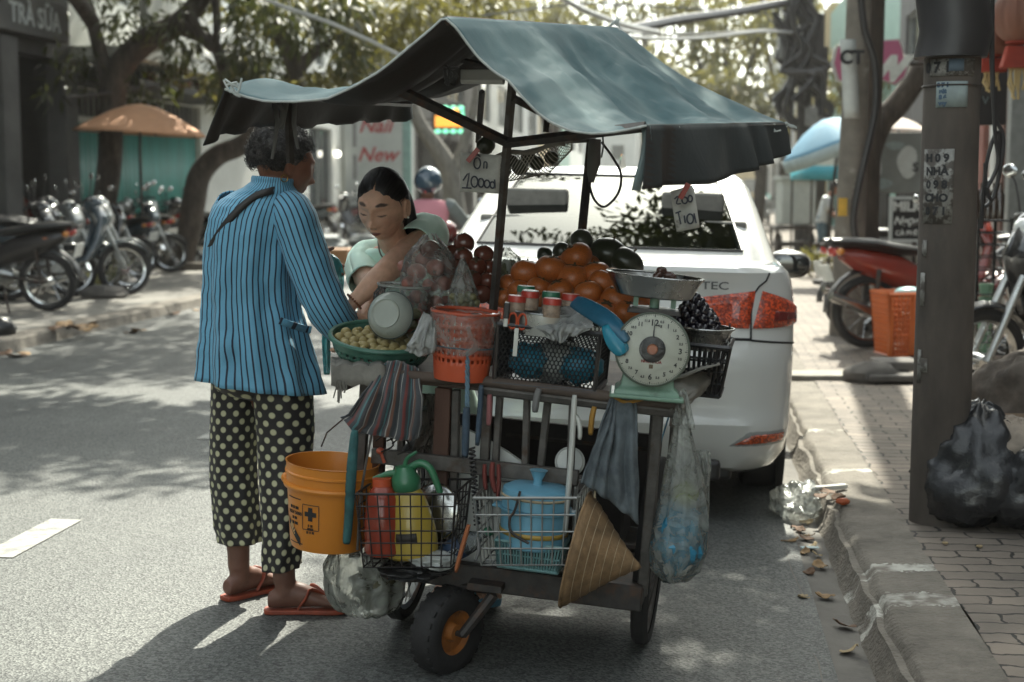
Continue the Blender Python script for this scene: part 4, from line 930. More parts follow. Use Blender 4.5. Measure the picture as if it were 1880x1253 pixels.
for q in range(4):obj('metal_band',(lambda z:MB().tube([V((.113*math.cos(a),.113*math.sin(a),z))for a in[2*math.pi*i/20 for i in range(21)]],.003,5))(1.72+.19*q),DARKIRON,t)
for q,(dx,pts)in enumerate(((.125,[(0,420),(6,300),(26,240),(28,330),(16,370),(4,380)]),(.125,[(2,30),(14,200),(34,260),(20,360),(6,350),(2,300)]),(.12,[(4,-60),(10,120),(18,240),(26,300),(8,345)]))):
 mb=MB();mb.tube([V((dx+a*k1,-.02-.01*q,zp(py)))for a,py in pts],.008,6,sm=5);obj('cable_loop',mb,BLACK,t)
mb=MB();mb.rings([[V((-.02+.14*math.cos(a)+o_,-.03+.13*math.sin(a),z))for a in[2*math.pi*i/14 for i in range(14)]]for z,o_ in((zp(108),0),(zp(60),.02),(zp(0),.0),(zp(-80),.01))]);obj('junction_cover',mb,BLACK,t)
def pole(px,py,wpx,topw,label,m_=M_POLE,top=8.5,lean=0.):
 b=G(px,py,.06);k=mpp(b.y);t=thing('concrete_pole',label,'utility pole',V((b.x,b.y,.05)))
 mb=MB();mb.rings([[V((lean*z+r_*math.cos(a),r_*math.sin(a),z))for a in[2*math.pi*i/24 for i in range(24)]]for z,r_ in((-.02,wpx*k/2),(2.5,topw*k/2),(top,topw*k*.4))]);obj('shaft',mb,m_,t);return t,b.y,k,b
t,Y_,k_,b_=pole(1553,614,62,44,'pale concrete pole with a white banner strip and yellow sticker',mat('pale_concrete',(.19,.17,.145),.85,var=.25,vs=6,bump=.3,bs=40,col2=(.33,.32,.28),c2=(.6,.68)),lean=.014)
L3=lambda px,py:P(px,py,Y_)-V((b_.x,b_.y,.05))
mb=MB();f_=.27;c0,c1=L3(1552,220),L3(1545,78);mb.grid([[V((c0.x*(1-q)+c1.x*q+dx,-f_*.95+abs(dx)*.25,c0.z*(1-q)+c1.z*q))for dx in(-.07,0,.07)]for q in[i/8 for i in range(9)]]);bn=obj('banner',mb,mat('banner_white',(.5,.52,.5),.6,var=.1,vs=10),t,solid=.006)
mb=MB();mb.text('CT',T(L3(1550,112).x,-f_-.02,L3(1550,112).z)@RX(rad(90)),.16,.002,bold=.008);obj('lettering',mb,M_INK,bn)
mb=MB();q=L3(1536,380);mb.box((q.x,-.235,q.z),(.08,.012,.16));obj('sticker',mb,mat('yellow_sticker',(.6,.36,.05),.5),t)
mb=MB();mb.tube([L3(px,py)+V((0,-.3,0))for px,py in((1562,-40),(1572,60),(1590,120),(1592,200),(1576,280),(1562,340),(1552,400),(1558,440),(1572,452))],.032,8,sm=4);obj('cable',mb,BLACK,t)
pole(1584,606,46,40,'brown concrete pole close behind the pale one with the cable',lean=.008)
Ys=15.;ks=mpp(Ys);c=P(1600,117,Ys)
st=thing('pink_sign','pink ragged edged sign with a white script letter w','sign',c)
poly=[(-70,0),(-64,28),(-48,38),(-30,42),(-5,30),(10,40),(48,42),(54,28),(58,12),(66,-4),(60,-24),(44,-38),(22,-30),(4,-20),(-20,-26),(-40,-36),(-60,-30)]
def pp(s_):return[(x*s_*ks,y*s_*ks)for x,y in poly]
mb=MB();mb.prism(pp(1.04),T(0,.04,0)@RX(rad(90)),.05);rm=obj('rim',mb,mat('sign_rim',(.5,.5,.47),.5),st)
mb=MB();mb.prism(pp(.97),T(0,-.006,0)@RX(rad(90)),.02);fc=obj('face',mb,mat('pink_sign_face',(.46,.13,.23),.5,var=.1,vs=4),st)
mb=MB();mb.text('w',T(24*ks,-.03,-2*ks)@RX(rad(90)),92*ks,.004,shear=.35,bold=.02);obj('lettering',mb,mat('sign_letter',(.62,.64,.6),.5),st)
mb=MB();mb.tube([(0,.08,0),(1.9,.3,.05)],.03,6);mb.tube([(0,.08,-20*ks),(0,.08,.05-c.z)],.035,8);obj('bracket',mb,DARKIRON,st)
Yk=30.;kk=mpp(Yk);b=P(1472,425,Yk);b.z=.06
t=thing('cable_pole','dark utility pole wrapped in tangled black cables above the blue parasol','utility pole',b)
mb=MB();mb.lathe([(.17,-.1),(.15,4),(.12,9)],n=14);obj('shaft',mb,M_CEM,t)
LK=lambda px,py,dy=0.:P(px,py,Yk)-b+V((0,dy,0))
r_=random.Random(3)
for q in range(16):
 a=r_.uniform(1425,1480);y0=r_.uniform(-30,60);pts=[LK(a+r_.uniform(-12,12)*(1+i*.5)+6*i,y0+i*r_.uniform(30,44),-.2-.02*q)for i in range(6)]
 mb=MB();mb.tube(pts,r_.uniform(.035,.09),6,sm=4);obj('cable_bundle',mb,BLACK,t)
for px,py,w_,h_,nm in((1492,60,30,60,'meter_box'),(1438,90,26,40,'meter_box'),(1500,125,26,70,'transformer_box'),(1490,215,30,34,'meter_box')):
 mb=MB();p=LK(px,py,-.22);mb.box(p,(w_*kk,.3,h_*kk));obj(nm,mb,mat('grey_box',(.2,.2,.19),.6)if h_<50 else M_VOID,t,bevel=.02)
for q in range(9):
 pts=[LK(1400+q*9+r_.uniform(-8,8),0),LK(1412+q*9,40+r_.uniform(-15,25),-.3),LK(1430+r_.uniform(0,40),60+r_.uniform(-20,30),-.35)]
 mb=MB();mb.tube(pts,.022,5,sm=4);obj('loose_cable',mb,mat('pale_cable',(.42,.42,.40),.5)if q%2 else BLACK,t)
def cable(pts,Y0,Y1_,r0,m_,lb,grp='overhead cables'):
 ps=[P(px,py,Y0+(Y1_-Y0)*i/(len(pts)-1))for i,(px,py)in enumerate(pts)]
 mb=MB();mb.tube(ps,r0,6,sm=5);props(obj('overhead_cable',mb,m_,loc=ps[0],W=True),lb,'cable',grp)
cable([(1080,62),(1150,55),(1250,36),(1350,22),(1470,0)],22,30,.09,BLACK,'thick black overhead cable bundle crossing above the canopy ridge')
cable([(1030,-4),(1080,22),(1150,47),(1210,60)],20,24,.045,MATS['pale_cable'],'thick pale cable slanting down just above the canopy ridge')
cable([(1150,68),(1230,72),(1310,68),(1400,58),(1470,62)],22,30,.035,MATS['pale_cable'],'level pale cable running under the thick black bundle')
cable([(1140,55),(1210,64),(1330,60),(1440,52)],23,30,.025,MATS['pale_cable'],'thin pale cable beside the level one')
cable([(880,30),(1060,8),(1200,12),(1470,30)],24,30,.02,BLACK,'thin black cable sagging near the picture top')
cable([(330,-90),(480,-5),(600,40),(650,62),(700,85),(790,130),(830,150)],14,14.5,.022,MATS['pale_cable'],'pale cable slanting behind the left slope of the tarp')
cable([(120,180),(200,170),(330,150),(460,132),(560,138),(700,120)],21,26,.03,BLACK,'black cable crossing the front of the white house')
def parasol(label,cx,cy,Y,rpx,hpx,col,tilt,m_edge=None,pole_to=None,az=0,n_=8,yaw=0):
 c=P(cx,cy,Y);k=mpp(Y);t=thing('parasol',label,'parasol',V((c.x,c.y,.06)))
 hz=c.z-.06;M=T(0,0,hz)@RZ(rad(az))@RY(rad(tilt));Rr=rpx*k;H=hpx*k
 prof=[(1.,0),(.9,.16),(.7,.42),(.45,.72),(.2,.92),(.0,1.)]
 mb=MB();rg=[]
 N=n_*4
 for f,hh in prof[:-1]:
  rg.append([M@V((f*Rr*math.cos(2*math.pi*i/N)*(1-.05*(i%4==2)-.028*(i%2)),f*Rr*math.sin(2*math.pi*i/N)*(1-.05*(i%4==2)-.028*(i%2)),hh*H))for i in range(N)])
 mb.rings(rg,0,False,False);a=mb.vert(M@V((0,0,H)));nb=(len(rg)-1)*N
 for i in range(N):mb.face((nb+i,nb+(i+1)%N,a))
 cnp=obj('canopy',mb,col,t,solid=.006)
 if m_edge:
  mb=MB();mb.rings([[M@V((Rr*1.003*math.cos(2*math.pi*i/N)*(1-.05*(i%4==2)-.028*(i%2)),Rr*1.003*math.sin(2*math.pi*i/N)*(1-.05*(i%4==2)-.028*(i%2)),z))for i in range(N)]for z in(-.16,.012)],0,False,False);obj('valance',mb,m_edge,cnp,solid=.006)
 mb=MB();mb.tube([M@V((0,0,H*.97)),M@V((0,0,-.2)),V((0,0,hz*.5)),V((0,0,0))],.022,8);obj('pole',mb,DARKIRON,t)
 mb=MB();mb.lathe([(.0,0),(.22,0),(.22,.06),(.05,.1),(0,.1)],n=18);obj('base',mb,M_CEM2,t)
 for i in range(n_):
  mb=MB();aa=2*math.pi*i/n_;mb.tube([M@V((.97*Rr*math.cos(aa),.97*Rr*math.sin(aa),-.005)),M@V((.45*Rr*math.cos(aa),.45*Rr*math.sin(aa),H*.66)),M@V((0,0,H*.93))],.008,5);obj('rib',mb,DARKIRON,cnp)
 return t
parasol('peach coloured parasol open in front of the teal shutter',257,246,21.5,122,54,mat('peach_cloth',(.62,.33,.19),.8,var=.1,vs=3),3)
parasol('tilted blue parasol with a pale edge beside the cable pole',1527,264,20,96,46,mat('blue_cloth',(.12,.27,.38),.7,var=.1,vs=3),-22,mat('pale_blue_edge',(.42,.5,.5),.7))
parasol('white and red parasol behind the grey notice board',1650,243,22,62,26,mat('faded_white_cloth',(.6,.5,.44),.8,var=.15,vs=4),4)
Yt2=25.;kt=mpp(Yt2);c=P(1515,306,Yt2)
t=thing('market_tent','cream tent with a cyan valance under the blue parasol','tent',V((c.x,c.y,.05)))
mb=MB();zz=c.z-.05;w_=75*kt
mb.rings([[V((sx*w_,y,zz))for sx,y in((-.5,-.6),(.5,-.6),(.5,1.2),(-.5,1.2))],[V((sx*w_*.25+.1,y,zz+66*kt))for sx,y in((-.5,.2),(.5,.2),(.5,.5),(-.5,.5))]],0,False,True);obj('roof',mb,mat('cream_cloth',(.66,.64,.54),.8),t,solid=.01)
mb=MB();mb.rings([[V((sx*w_*1.01,y,z))for sx,y in((-.5,-.61),(.5,-.61),(.5,1.21),(-.5,1.21))]for z in(zz-24*kt,zz)],0,False,False);obj('valance',mb,mat('cyan_cloth',(.07,.38,.45),.7,var=.1,vs=3),t,solid=.01)
for sx,y in((-.48,-.55),(.48,-.55),(.48,1.15),(-.48,1.15)):obj('leg',MB().tube([(sx*w_,y,0),(sx*w_,y,zz)],.02,6),DARKIRON,t)
Yc=24.;kc=mpp(Yc);b=G(1460,478,.0);Yc=b.y;kc=mpp(Yc)
t=thing('street_stall','pale grey cabinet stall standing on a dark trolley beyond the car mirror','stall',T(P(1458,478,Yc).x,Yc,0))
zc=lambda py:P(1458,py,Yc).z
mb=MB();mb.box((0,0,(zc(330)+zc(412))/2),(62*kc,.7,zc(330)-zc(412)));cb=obj('cabinet',mb,mat('cabinet_white',(.46,.48,.44),.6,var=.12,vs=4),t,bevel=.02)
mb=MB();mb.box((0,-.02,zc(330)+.03),(68*kc,.8,.07));obj('lid',mb,MATS['cabinet_white'],cb)
mb=MB();mb.box((0,-.01,zc(418)),(80*kc,.8,.06));mb.box((0,0,zc(448)),(76*kc,.7,.09))
for sx in(-1,1):
 for sy in(-.34,.34):mb.tube([(sx*38*kc,sy,zc(415)),(sx*36*kc,sy,zc(470))],.03,6)
obj('trolley',mb,DARKIRON,t)
for sx in(-1,1):obj('wheel',MB().lathe([(.2,-.04),(.26,-.04),(.26,.04),(.2,.04)],T(sx*30*kc,0,.27)@RY(rad(90)),20),RUBBER,t)
for px,py in((1452,322),(1472,318)):
 p=P(px,py,Yc);mb=MB();mb.lathe([(.06,0),(.07,.08),(.03,.13),(.03,.2),(0,.2)],n=12);props(obj('jar',mb,STEEL,loc=(p.x,p.y-.1,zc(330)+.06)),('metal jar on the cabinet stall lid, the left one' if px<1460 else 'metal jar on the cabinet stall lid, the right one'),'jar')
Yb=16.;kb=mpp(Yb);c=P(1642,300,Yb)
t=thing('notice_board','grey framed notice board with faded posters behind the poles','notice board',V((c.x,c.y,.06)))
z0,z1=P(1640,355,Yb).z-.06,P(1640,243,Yb).z-.06
mb=MB();mb.box((0,.03,(z0+z1)/2),(100*kb,.05,z1-z0));bd=obj('board',mb,mat('board_grey',(.19,.20,.19),.6,var=.15,vs=3),t,bevel=.008)
for x,zf,w_,h_,m_ in((-34,.35,22,50,MATS['banner_white']),(-24,.12,40,20,M_PAPERB),(0,.75,34,16,M_PAPERB),(24,.4,36,60,MATS['banner_white'])):
 mb=MB();mb.prism([(w_*kb*.5*math.cos(a)*(1+.12*math.sin(3*a+x)),h_*kb*.5*math.sin(a))for a in[2*math.pi*i/16 for i in range(16)]],T(x*kb,-.0,z0+(z1-z0)*zf+h_*kb*.2)@RX(rad(90)),.008);obj('poster',mb,m_,bd)
mb=MB();mb.text('S',T(38*kb,-.012,z0+(z1-z0)*.42)@RX(rad(90)),22*kb,.003,bold=.006);obj('lettering',mb,M_INK,bd)
for sx in(-1,1):obj('post',MB().tube([(sx*44*kb,.08,0),(sx*44*kb,.08,z1)],.025,8),DARKIRON,t)
Yc2=15.;kc2=mpp(Yc2);c=P(1668,405,Yc2)
t=thing('chalk_board','black menu board with white frame and lettering behind the thick pole','menu board',V((c.x,c.y,.06)))
z0,z1=P(1660,442,Yc2).z-.06,P(1660,364,Yc2).z-.06
mb=MB();mb.box((0,0,(z0+z1)/2),(66*kc2,.03,z1-z0),RX(rad(0)));bd=obj('board',mb,M_VOID,t)
mb=MB()
for sx in(-1,1):mb.box((sx*33*kc2,0,(z0+z1)/2),(.03,.05,z1-z0+.03))
for zz in(z0,z1):mb.box((0,.001,zz),(66*kc2-.03,.048,.03))
obj('frame',mb,MATS['banner_white'],bd)
mb=MB();mb.text('MILK',T(-4*kc2,-.02,z1-16*kc2)@RX(rad(90)),24*kc2,.002,bold=.006);mb.text('Ngọc',T(-6*kc2,-.02,z1-42*kc2)@RX(rad(90)),20*kc2,.002,shear=.3,bold=.003);mb.text('CÀ PHÊ',T(-4*kc2,-.02,z1-64*kc2)@RX(rad(90)),12*kc2,.002,bold=.002);obj('lettering',mb,mat('chalk_white',(.6,.6,.57),.8),bd)
for sx in(-1,1):obj('leg',MB().tube([(sx*28*kc2,.02,z0),(sx*28*kc2,.25,0)],.02,6),DARKIRON,t)
Yq=10.;kq=mpp(Yq);c=P(1808,120,Yq)
t=thing('hanging_sign','black hanging sign with pale lettering right of the thick pole','sign',c)
mb=MB();mb.box((0,0,0),(80*kq,.06,215*kq));bd=obj('board',mb,M_VOID,t,bevel=.01)
mb=MB()
for s_,py,sz in(('FA',28,22),('0912',116,14),('Hoa V',184,16),('1',205,12)):mb.text(s_,T(-20*kq,-.034,(120-py)*kq)@RX(rad(90)),sz*kq*1.3,.002)
obj('lettering',mb,mat('sign_dim_letter',(.13,.16,.16),.6),bd)
mb=MB();mb.tube([(0,.05,60*kq),(2.6,.6,62*kq)],.03,6);obj('bracket',mb,DARKIRON,t)
M_LANT=mat('brown_silk',(.16,.065,.04),.7,var=.3,vs=6,stretch=(1,1,.2));M_TASSEL=mat('red_tassel',(.24,.03,.015),.8);M_TASY=mat('straw_tassel',(.4,.3,.14),.8)
for px,py,Y,rx,ry,lb in((1822,72,8.6,40,32,'smaller brown silk lantern lower down by the black hanging sign'),(1872,30,8.3,48,50,'larger brown silk lantern at the upper right picture edge')):
 c=P(px,py,Y);k=mpp(Y);t=thing('silk_lantern',lb,'lantern',c,'silk lanterns at the cafe')
 mb=MB();N=40;rg=[]
 for j in range(13):
  a=-math.pi/2*.86+math.pi*.86*j/12
  rg.append([V((rx*k*math.cos(a)*(1-.045*(i%4==0))*math.cos(2*math.pi*i/N),rx*k*math.cos(a)*(1-.045*(i%4==0))*math.sin(2*math.pi*i/N),ry*k*math.sin(a)))for i in range(N)])
 mb.rings(rg);obj('shade',mb,M_LANT,t,sharp=20)
 mb=MB();mb.lathe([(.2*rx*k,-ry*k*1.02),(.5*rx*k,-ry*k*.95),(.5*rx*k,-ry*k*.9),(0,-ry*k*.9)],n=14);obj('cap',mb,M_TASSEL,t)
 mb=MB();mb.rings([[V((sx*f*rx*k,sy*f*.25*rx*k,-ry*k*z))for sx,sy in((-.62,-1),(.62,-1),(.62,1),(-.62,1))]for z,f in((1.05,.75),(1.5,.9),(1.85,1.1))]);ts=obj('tassel',mb,M_TASSEL,t,bevel=.01)
 mb=MB();r_=random.Random(2)
 for q in range(7):mb.tube([(-.3*rx*k+.1*q*rx*k,0,-ry*k*1.8),(-.3*rx*k+.1*q*rx*k+r_.uniform(-.02,.02),.01,-ry*k*2.4),(-.3*rx*k+.1*q*rx*k+r_.uniform(-.03,.03),0,-ry*k*r_.uniform(2.6,3.1))],.008,4)
 mb.tube([(-.35*rx*k,0,-ry*k*1.84),(.35*rx*k,0,-ry*k*1.84)],.009,4);obj('fringe',mb,M_TASY,ts)
 mb=MB();mb.tube([(0,0,ry*k*.85),(0,0,ry*k+1.2)],.006,5);obj('cord',mb,BLACK,t)
Yw=9.5;kw=mpp(Yw);b=P(1802,700,Yw);b.z=.06
t=thing('wire_rack','tall black wire rack holding a stack of green cups beside the thick pole','display rack',b)
zw=lambda py:P(1802,py,Yw).z-.06
mb=MB()
for sx in(-1,1):
 for sy in(-.16,.16):mb.tube([(sx*30*kw,sy,0),(sx*30*kw,sy,zw(400))],.012,6)
for q in range(14):
 z=zw(690)+(zw(405)-zw(690))*q/13
 for sy in(-.16,.16):mb.tube([(-30*kw,sy,z),(30*kw,sy,z)],.005,5)
 for sx in(-1,1):mb.tube([(sx*30*kw,-.16,z),(sx*30*kw,.16,z)],.005,5)
for q in(0,6,13):mb.box((0,0,zw(690)+(zw(405)-zw(690))*q/13),(60*kw,.32,.012))
obj('frame',mb,mat('glossy_black_wire',(.02,.02,.02),.25,.3),t)
for q in range(6):
 mb=MB();p=V((b.x+r_.uniform(-4,4)*0-2*kw,Yw-.17+.12,zw(662-24*q)+.06));mb.lathe([(.038,0),(.048,.078),(.044,.078),(.036,.006),(0,.006)],n=16);props(obj('cup',mb,mat('pale_green_plastic',(.20,.36,.24),.4),loc=p),'pale green cup in the column of cups on the wire rack','cup','green cups in the wire rack')
for q in range(5):
 p=V((b.x+(q-2)*11*kw,Yw,b.z+zw(405)+.008));mb=MB();mb.lathe([(.03,0),(.032,.16),(.012,.2),(.012,.24),(0,.24)],n=14);props(obj('bottle',mb,mat('brown_bottle',(.05,.03,.02),.1,coat=1),loc=p),'brown glass bottle in the row on top of the wire rack','bottle','bottles on the wire rack')
b=G(1645,655,.06);Yo=b.y;ko=mpp(Yo)
M_ORANGE=mat('orange_plastic',(.55,.13,.03),.4,var=.08)
def slotted(w0,w1,d0,d1,h,nslx,nslz,m_,name,par,M=I4,th=.006):
 """tapering rectangular basket whose walls are real lattices"""
 mb=MB()
 def wp(s_,t_,sd):
  a,bq=(w0+(w1-w0)*t_)/2,(d0+(d1-d0)*t_)/2
  x,y={0:(-a+2*a*s_,-bq),1:(a,-bq+2*bq*s_),2:(a-2*a*s_,bq),3:(-a,bq-2*bq*s_)}[sd]
  return M@V((x,y,t_*h))
 for sd in range(4):
  n_=nslx if sd%2==0 else max(3,int(nslx*d0/w0))
  for i in range(n_+1):mb.tube([wp(i/n_,q/6,sd)for q in range(7)],th,4)
  for j in range(nslz+1):mb.tube([wp(q/6,j/nslz,sd)for q in range(7)],th*(1.8 if j in(0,nslz)else.9),4)
 a,bq=w0/2,d0/2;mb.grid([[M@V((x,y,.003))for x in(-a,a)]for y in(-bq,bq)])
 return obj(name,mb,m_,par)
t=thing('laundry_basket','orange slotted plastic basket with a blue lid scrap by the thick pole','basket',T(b.x+.12,b.y+.2,.06)@RZ(rad(8)))
hb=(655-540)*ko
slotted(.36,.44,.30,.36,hb,12,12,M_ORANGE,'body',t,th=.010)
mb=MB();mb.box((0,-.17,hb*.5),(.08,.012,hb*.96));mb.box((-.19,-.16,hb*.5),(.03,.03,hb));obj('panel',mb,M_ORANGE,t)
mb=MB();mb.tube([(-.22,-.18,hb),(.22,-.18,hb),(.22,.18,hb),(-.22,.18,hb),(-.22,-.18,hb)],.014,6);obj('rim',mb,M_ORANGE,t)
mb=MB();mb.ell((0,0,hb+.0),(.12,.1,.05));props(obj('crumpled_bag',mb,mat('pale_blue_film',(.3,.5,.52),.3),loc=(b.x+.14,b.y+.18,.06)),'pale blue plastic bag lying in the orange laundry basket','bag')
mb=MB();mb.box((0,0,0),(.34,.5,.05));mb.box((.1,.1,.06),(.3,.3,.07));props(obj('stone_block',mb,mat('grey_stone',(.13,.12,.11),.9,var=.3,vs=6,bump=.4),bevel=.015,loc=G(1625,688,.09)),'broken grey stone blocks under the orange laundry basket','stone')
mb=MB();mb.ell((0,0,0),(.20,.16,.10),fn=lambda d:1+.2*noise.noise(d*2));props(obj('stone',mb,MATS['grey_stone'],loc=G(1600,690,.09)),'rough grey boulder at the foot of the orange laundry basket','stone')
b=G(1525,690,.07);mb=MB();mb.prism([(-.42,-.10),(-.2,-.16),(.1,-.15),(.42,-.08),(.40,.12),(.05,.16),(-.35,.12)],T(0,0,-.02),.04);o=obj('loose_slab',mb,mat('light_slab',(.26,.245,.21),.85,var=.2,vs=6,bump=.3),loc=b,bevel=.006);props(o,'pale broken slab lying on the sunlit pavers','slab')
for q,(px,py)in enumerate(((1486,508),(1500,512),(1516,508),(1530,505))):
 b=G(px,py,.06);t=thing('low_plant','low leafy plant by the foot of the pale pole','plant',b,'plants by the pale pole');mb=MB();spray(mb,(0,0,.22),(.22,.2,.2),70,.16,droop=-.3);obj('foliage',mb,M_LEAF_Y,t,nrm=False);mb=MB();mb.tube([(0,0,0),(.01,0,.25)],.012,5);obj('stem',mb,M_BARK,t)
b=G(196,535,.1);t=thing('grass_tuft','spiky pale green grass tuft at the foot of the leaning tree','plant',b);mb=MB();r_=random.Random(9)
for q in range(70):
 a=r_.uniform(0,6.28);l=r_.uniform(.25,.55);leaf(mb,V((.1*math.cos(a)*r_.random(),.08*math.sin(a)*r_.random(),0)),V((math.cos(a)*.6,math.sin(a)*.6,1)),l,.03,r_)
obj('blades',mb,leaf_mat('dry_grass',(.13,.15,.05),(.35,.34,.14),(.3,.3,.1)),t,nrm=False)
def rock(px,py,s_,label,z=.1):
 mb=MB();mb.ell((0,0,s_[2]*.6),s_,nu=14,nv=9,fn=lambda d:1+.25*noise.noise(d*2.2+V((px,0,0))));props(obj('stone',mb,MATS['grey_stone'],loc=G(px,py,z),sharp=25),label,'stone')
rock(192,548,(.28,.2,.10),'flat broken stone in front of the grass tuft');rock(150,520,(.3,.2,.16),'earthy root lump at the leaning tree foot');rock(235,528,(.22,.12,.07),'small stone lying right of the grass tuft')
b=G(0,615,.1);mb=MB();mb.ell((0,0,.06),(.14,.12,.1),fn=lambda d:1+.3*noise.noise(d*3));props(obj('rubbish_bag',mb,M_VINYL,loc=b),'small dark crumpled bag on the left pavement edge','bag')
mb=MB();b=G(330,497,.1);mb.box((.75,.1,.05),(1.7,.18,.14));props(obj('planter_kerb',mb,M_KERB,loc=b,bevel=.015),'low concrete kerb behind the bowing tree','kerb')
# ====== VENDOR CART
CM=T(.03,4.42,-.03)@RZ(rad(-11))@RY(rad(4.5));CMI=CM.inverted()
_o=CMI@V((0,0,CAMZ))
def CL(px,py,yl):
 """cart point in the plane y = yl that the photograph shows at (px, py)"""
 d=CMI.to_3x3()@ray(px,py);t=(yl-_o.y)/d.y
 return _o+d*t
def CW(px,py,yl):return CM@CL(px,py,yl)
KC=mpp(4.05)
M_WOODG=mat('grimy_wood',(.085,.062,.048),.75,var=.4,vs=14,bump=.4,bs=40,col2=(.05,.035,.028),c2=(.5,.7),stretch=(.4,1,1))
M_WOODB=mat('brown_plank',(.075,.035,.022),.7,var=.35,vs=14,bump=.3,stretch=(1,1,.2))
M_GRIME=mat('grimy_painted_iron',(.10,.092,.083),.6,.3,var=.35,vs=22,col2=(.07,.04,.025),c2=(.55,.7),bump=.25,bs=60)
M_CLOTHG=mat('dirty_canvas',(.20,.19,.165),.9,var=.3,vs=12,bump=.5,bs=30)
cart=thing('fruit_cart','wheeled fruit vendor cart with a gabled grey tarp and wooden table','food cart',CM)
ZT=CL(1000,716,-.40).z
xl,xr=CL(618,690,-.40).x,CL(1252,742,-.40).x
mb=MB();mb.box(((xl+xr)/2,.0,ZT-.012),(xr-xl,.80,.024));obj('table_top',mb,M_WOODG,cart,bevel=.004)
mb=MB();mb.tube([CL(700,687,-.415),CL(905,702,-.415),CL(1246,744,-.415)],.017,10);obj('front_rail',mb,M_WOODG,cart)
mb=MB();mb.tube([CL(880,712,-.405),CL(1246,756,-.405)],.020,8);obj('front_rail',mb,M_GRIME,cart)
mb=MB();mb.box((xr-.015,0,ZT-.045),(.03,.8,.04));obj('side_rail',mb,M_GRIME,cart);mb=MB();mb.box((xl+.015,0,ZT-.045),(.03,.8,.04));obj('side_rail',mb,M_GRIME,cart)
def post(a,b,w_,yl,m_,d=.03,nm='leg'):
 A,B=CL(*a,yl),CL(*b,yl);mb=MB();M=T(*((A+B)/2));z=(A-B).length
 mb.box((0,0,0),(w_*KC,d,z),align(A-B,(A+B)/2)if False else T(*((A+B)/2))@RY(math.atan2(A.x-B.x,A.z-B.z)));return obj(nm,mb,m_,cart,bevel=.003)
post((815,712),(802,1050),30,-.37,M_WOODB);post((838,716),(830,1050),14,-.355,M_GRIME);post((896,724),(886,930),17,-.37,M_GRIME);post((918,726),(908,880),12,-.36,M_GRIME)
post((968,732),(958,1050),12,-.36,M_GRIME);post((1006,735),(990,880),13,-.34,M_GRIME);post((1052,738),(1040,1060),13,-.37,M_GRIME);post((1206,750),(1192,960),22,-.30,DARKIRON);post((700,700),(690,1040),22,-.34,M_WOODB);post((740,706),(735,880),14,.1,M_GRIME)
mb=MB();A,B=CL(683,836,-.39),CL(1062,878,-.39);mb.rings([[p+V((0,dy,dz))for dy,dz in((-.012,-.022),(.012,-.022),(.012,.022),(-.012,.022))]for p in(A,B)]);obj('cross_rail',mb,M_GRIME,cart,bevel=.003)
mb=MB();A,B=CL(930,798,.36),CL(1200,826,.36);mb.tube([A,B],.014,6);obj('cross_rail',mb,DARKIRON,cart)
ZS=CL(900,1062,-.36).z
xsl,xsr=CL(672,1030,-.36).x,CL(1180,1100,-.36).x
mb=MB();mb.box(((xsl+xsr)/2,.0,ZS),(xsr-xsl,.74,.05));mb.box(((xsl+xsr)/2,-.38,ZS+.005),(xsr-xsl,.03,.075));obj('lower_shelf',mb,DARKIRON,cart,bevel=.005)
for sx,x in((-1,xl+.06),(1,xr-.06)):
 for y in(-.33,.33):
  mb=MB();mb.box((x*(1 if y>0 else.98),y,(ZS+ZT)/2),(.03,.03,ZT-ZS));obj('leg',mb,M_GRIME,cart,bevel=.003)
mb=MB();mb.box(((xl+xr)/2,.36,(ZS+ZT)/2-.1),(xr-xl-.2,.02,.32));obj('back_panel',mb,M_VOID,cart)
for nm,px,py in(('r',1180,1175),('l',742,1131)):
 b=CL(px,py,0.);rw=.292;M=T(b.x,0,b.z+rw)@RY(rad(90))
 if nm=='l':M=M@RX(rad(0))
 mb=MB();mb.lathe([(rw-.035,-.02),(rw-.012,-.026),(rw,-.012),(rw+.0,.012),(rw-.012,.026),(rw-.035,.02)],M,44,caps=False);wh=obj('wheel',mb,RUBBER,cart)
 mb=MB();mb.lathe([(rw-.034,-.016),(rw-.05,-.010),(rw-.05,.010),(rw-.034,.016)],M,40,caps=False);mb.lathe([(0,-.045),(.025,-.045),(.025,.045),(0,.045)],M,14)
 for q in range(26):
  a=2*math.pi*q/26;a2=a+(.3 if q%2 else-.3);mb.tube([M@V((.024*math.cos(a2),.024*math.sin(a2),.035*(-1)**q)),M@V(((rw-.045)*math.cos(a),(rw-.045)*math.sin(a),0))],.002,4)
 obj('rim',mb,STEEL if nm=='l' else M_GRIME,wh)
bl,br_=CL(742,1131,0),CL(1180,1175,0)
mb=MB();mb.tube([V((bl.x,0,bl.z+.292)),V((br_.x,0,br_.z+.292))],.016,8);obj('axle',mb,DARKIRON,cart)
c=CL(822,1157,-.43);rc=.1285;M=T(*c)@RZ(rad(-27))@RY(rad(90))
mb=MB();n_=40
mb.lathe([(.066,-.034),(.095,-.042),(.118,-.037),(rc,-.022),(rc,.022),(.118,.037),(.095,.042),(.066,.034)],M,44,caps=False)
for q in range(22):
 a=2*math.pi*q/22
 for s_ in(-1,1):mb.box((0,0,0),(.012,.016,.018),M@RZ(a+.07*s_)@T(rc-.006,0,s_*.025))
wh=obj('caster_wheel',mb,RUBBER,cart,sharp=50)
mb=MB();mb.lathe([(.068,-.030),(.062,-.014),(.03,-.012),(.024,-.035),(0,-.035),(0,.035),(.024,.035),(.03,.012),(.062,.014),(.068,.030)],M,30,caps=False);obj('hub',mb,mat('orange_hub',(.32,.115,.025),.5,var=.25,vs=30,col2=(.12,.05,.02),c2=(.58,.7)),wh)
mb=MB()
top_=CL(895,1078,-.40)
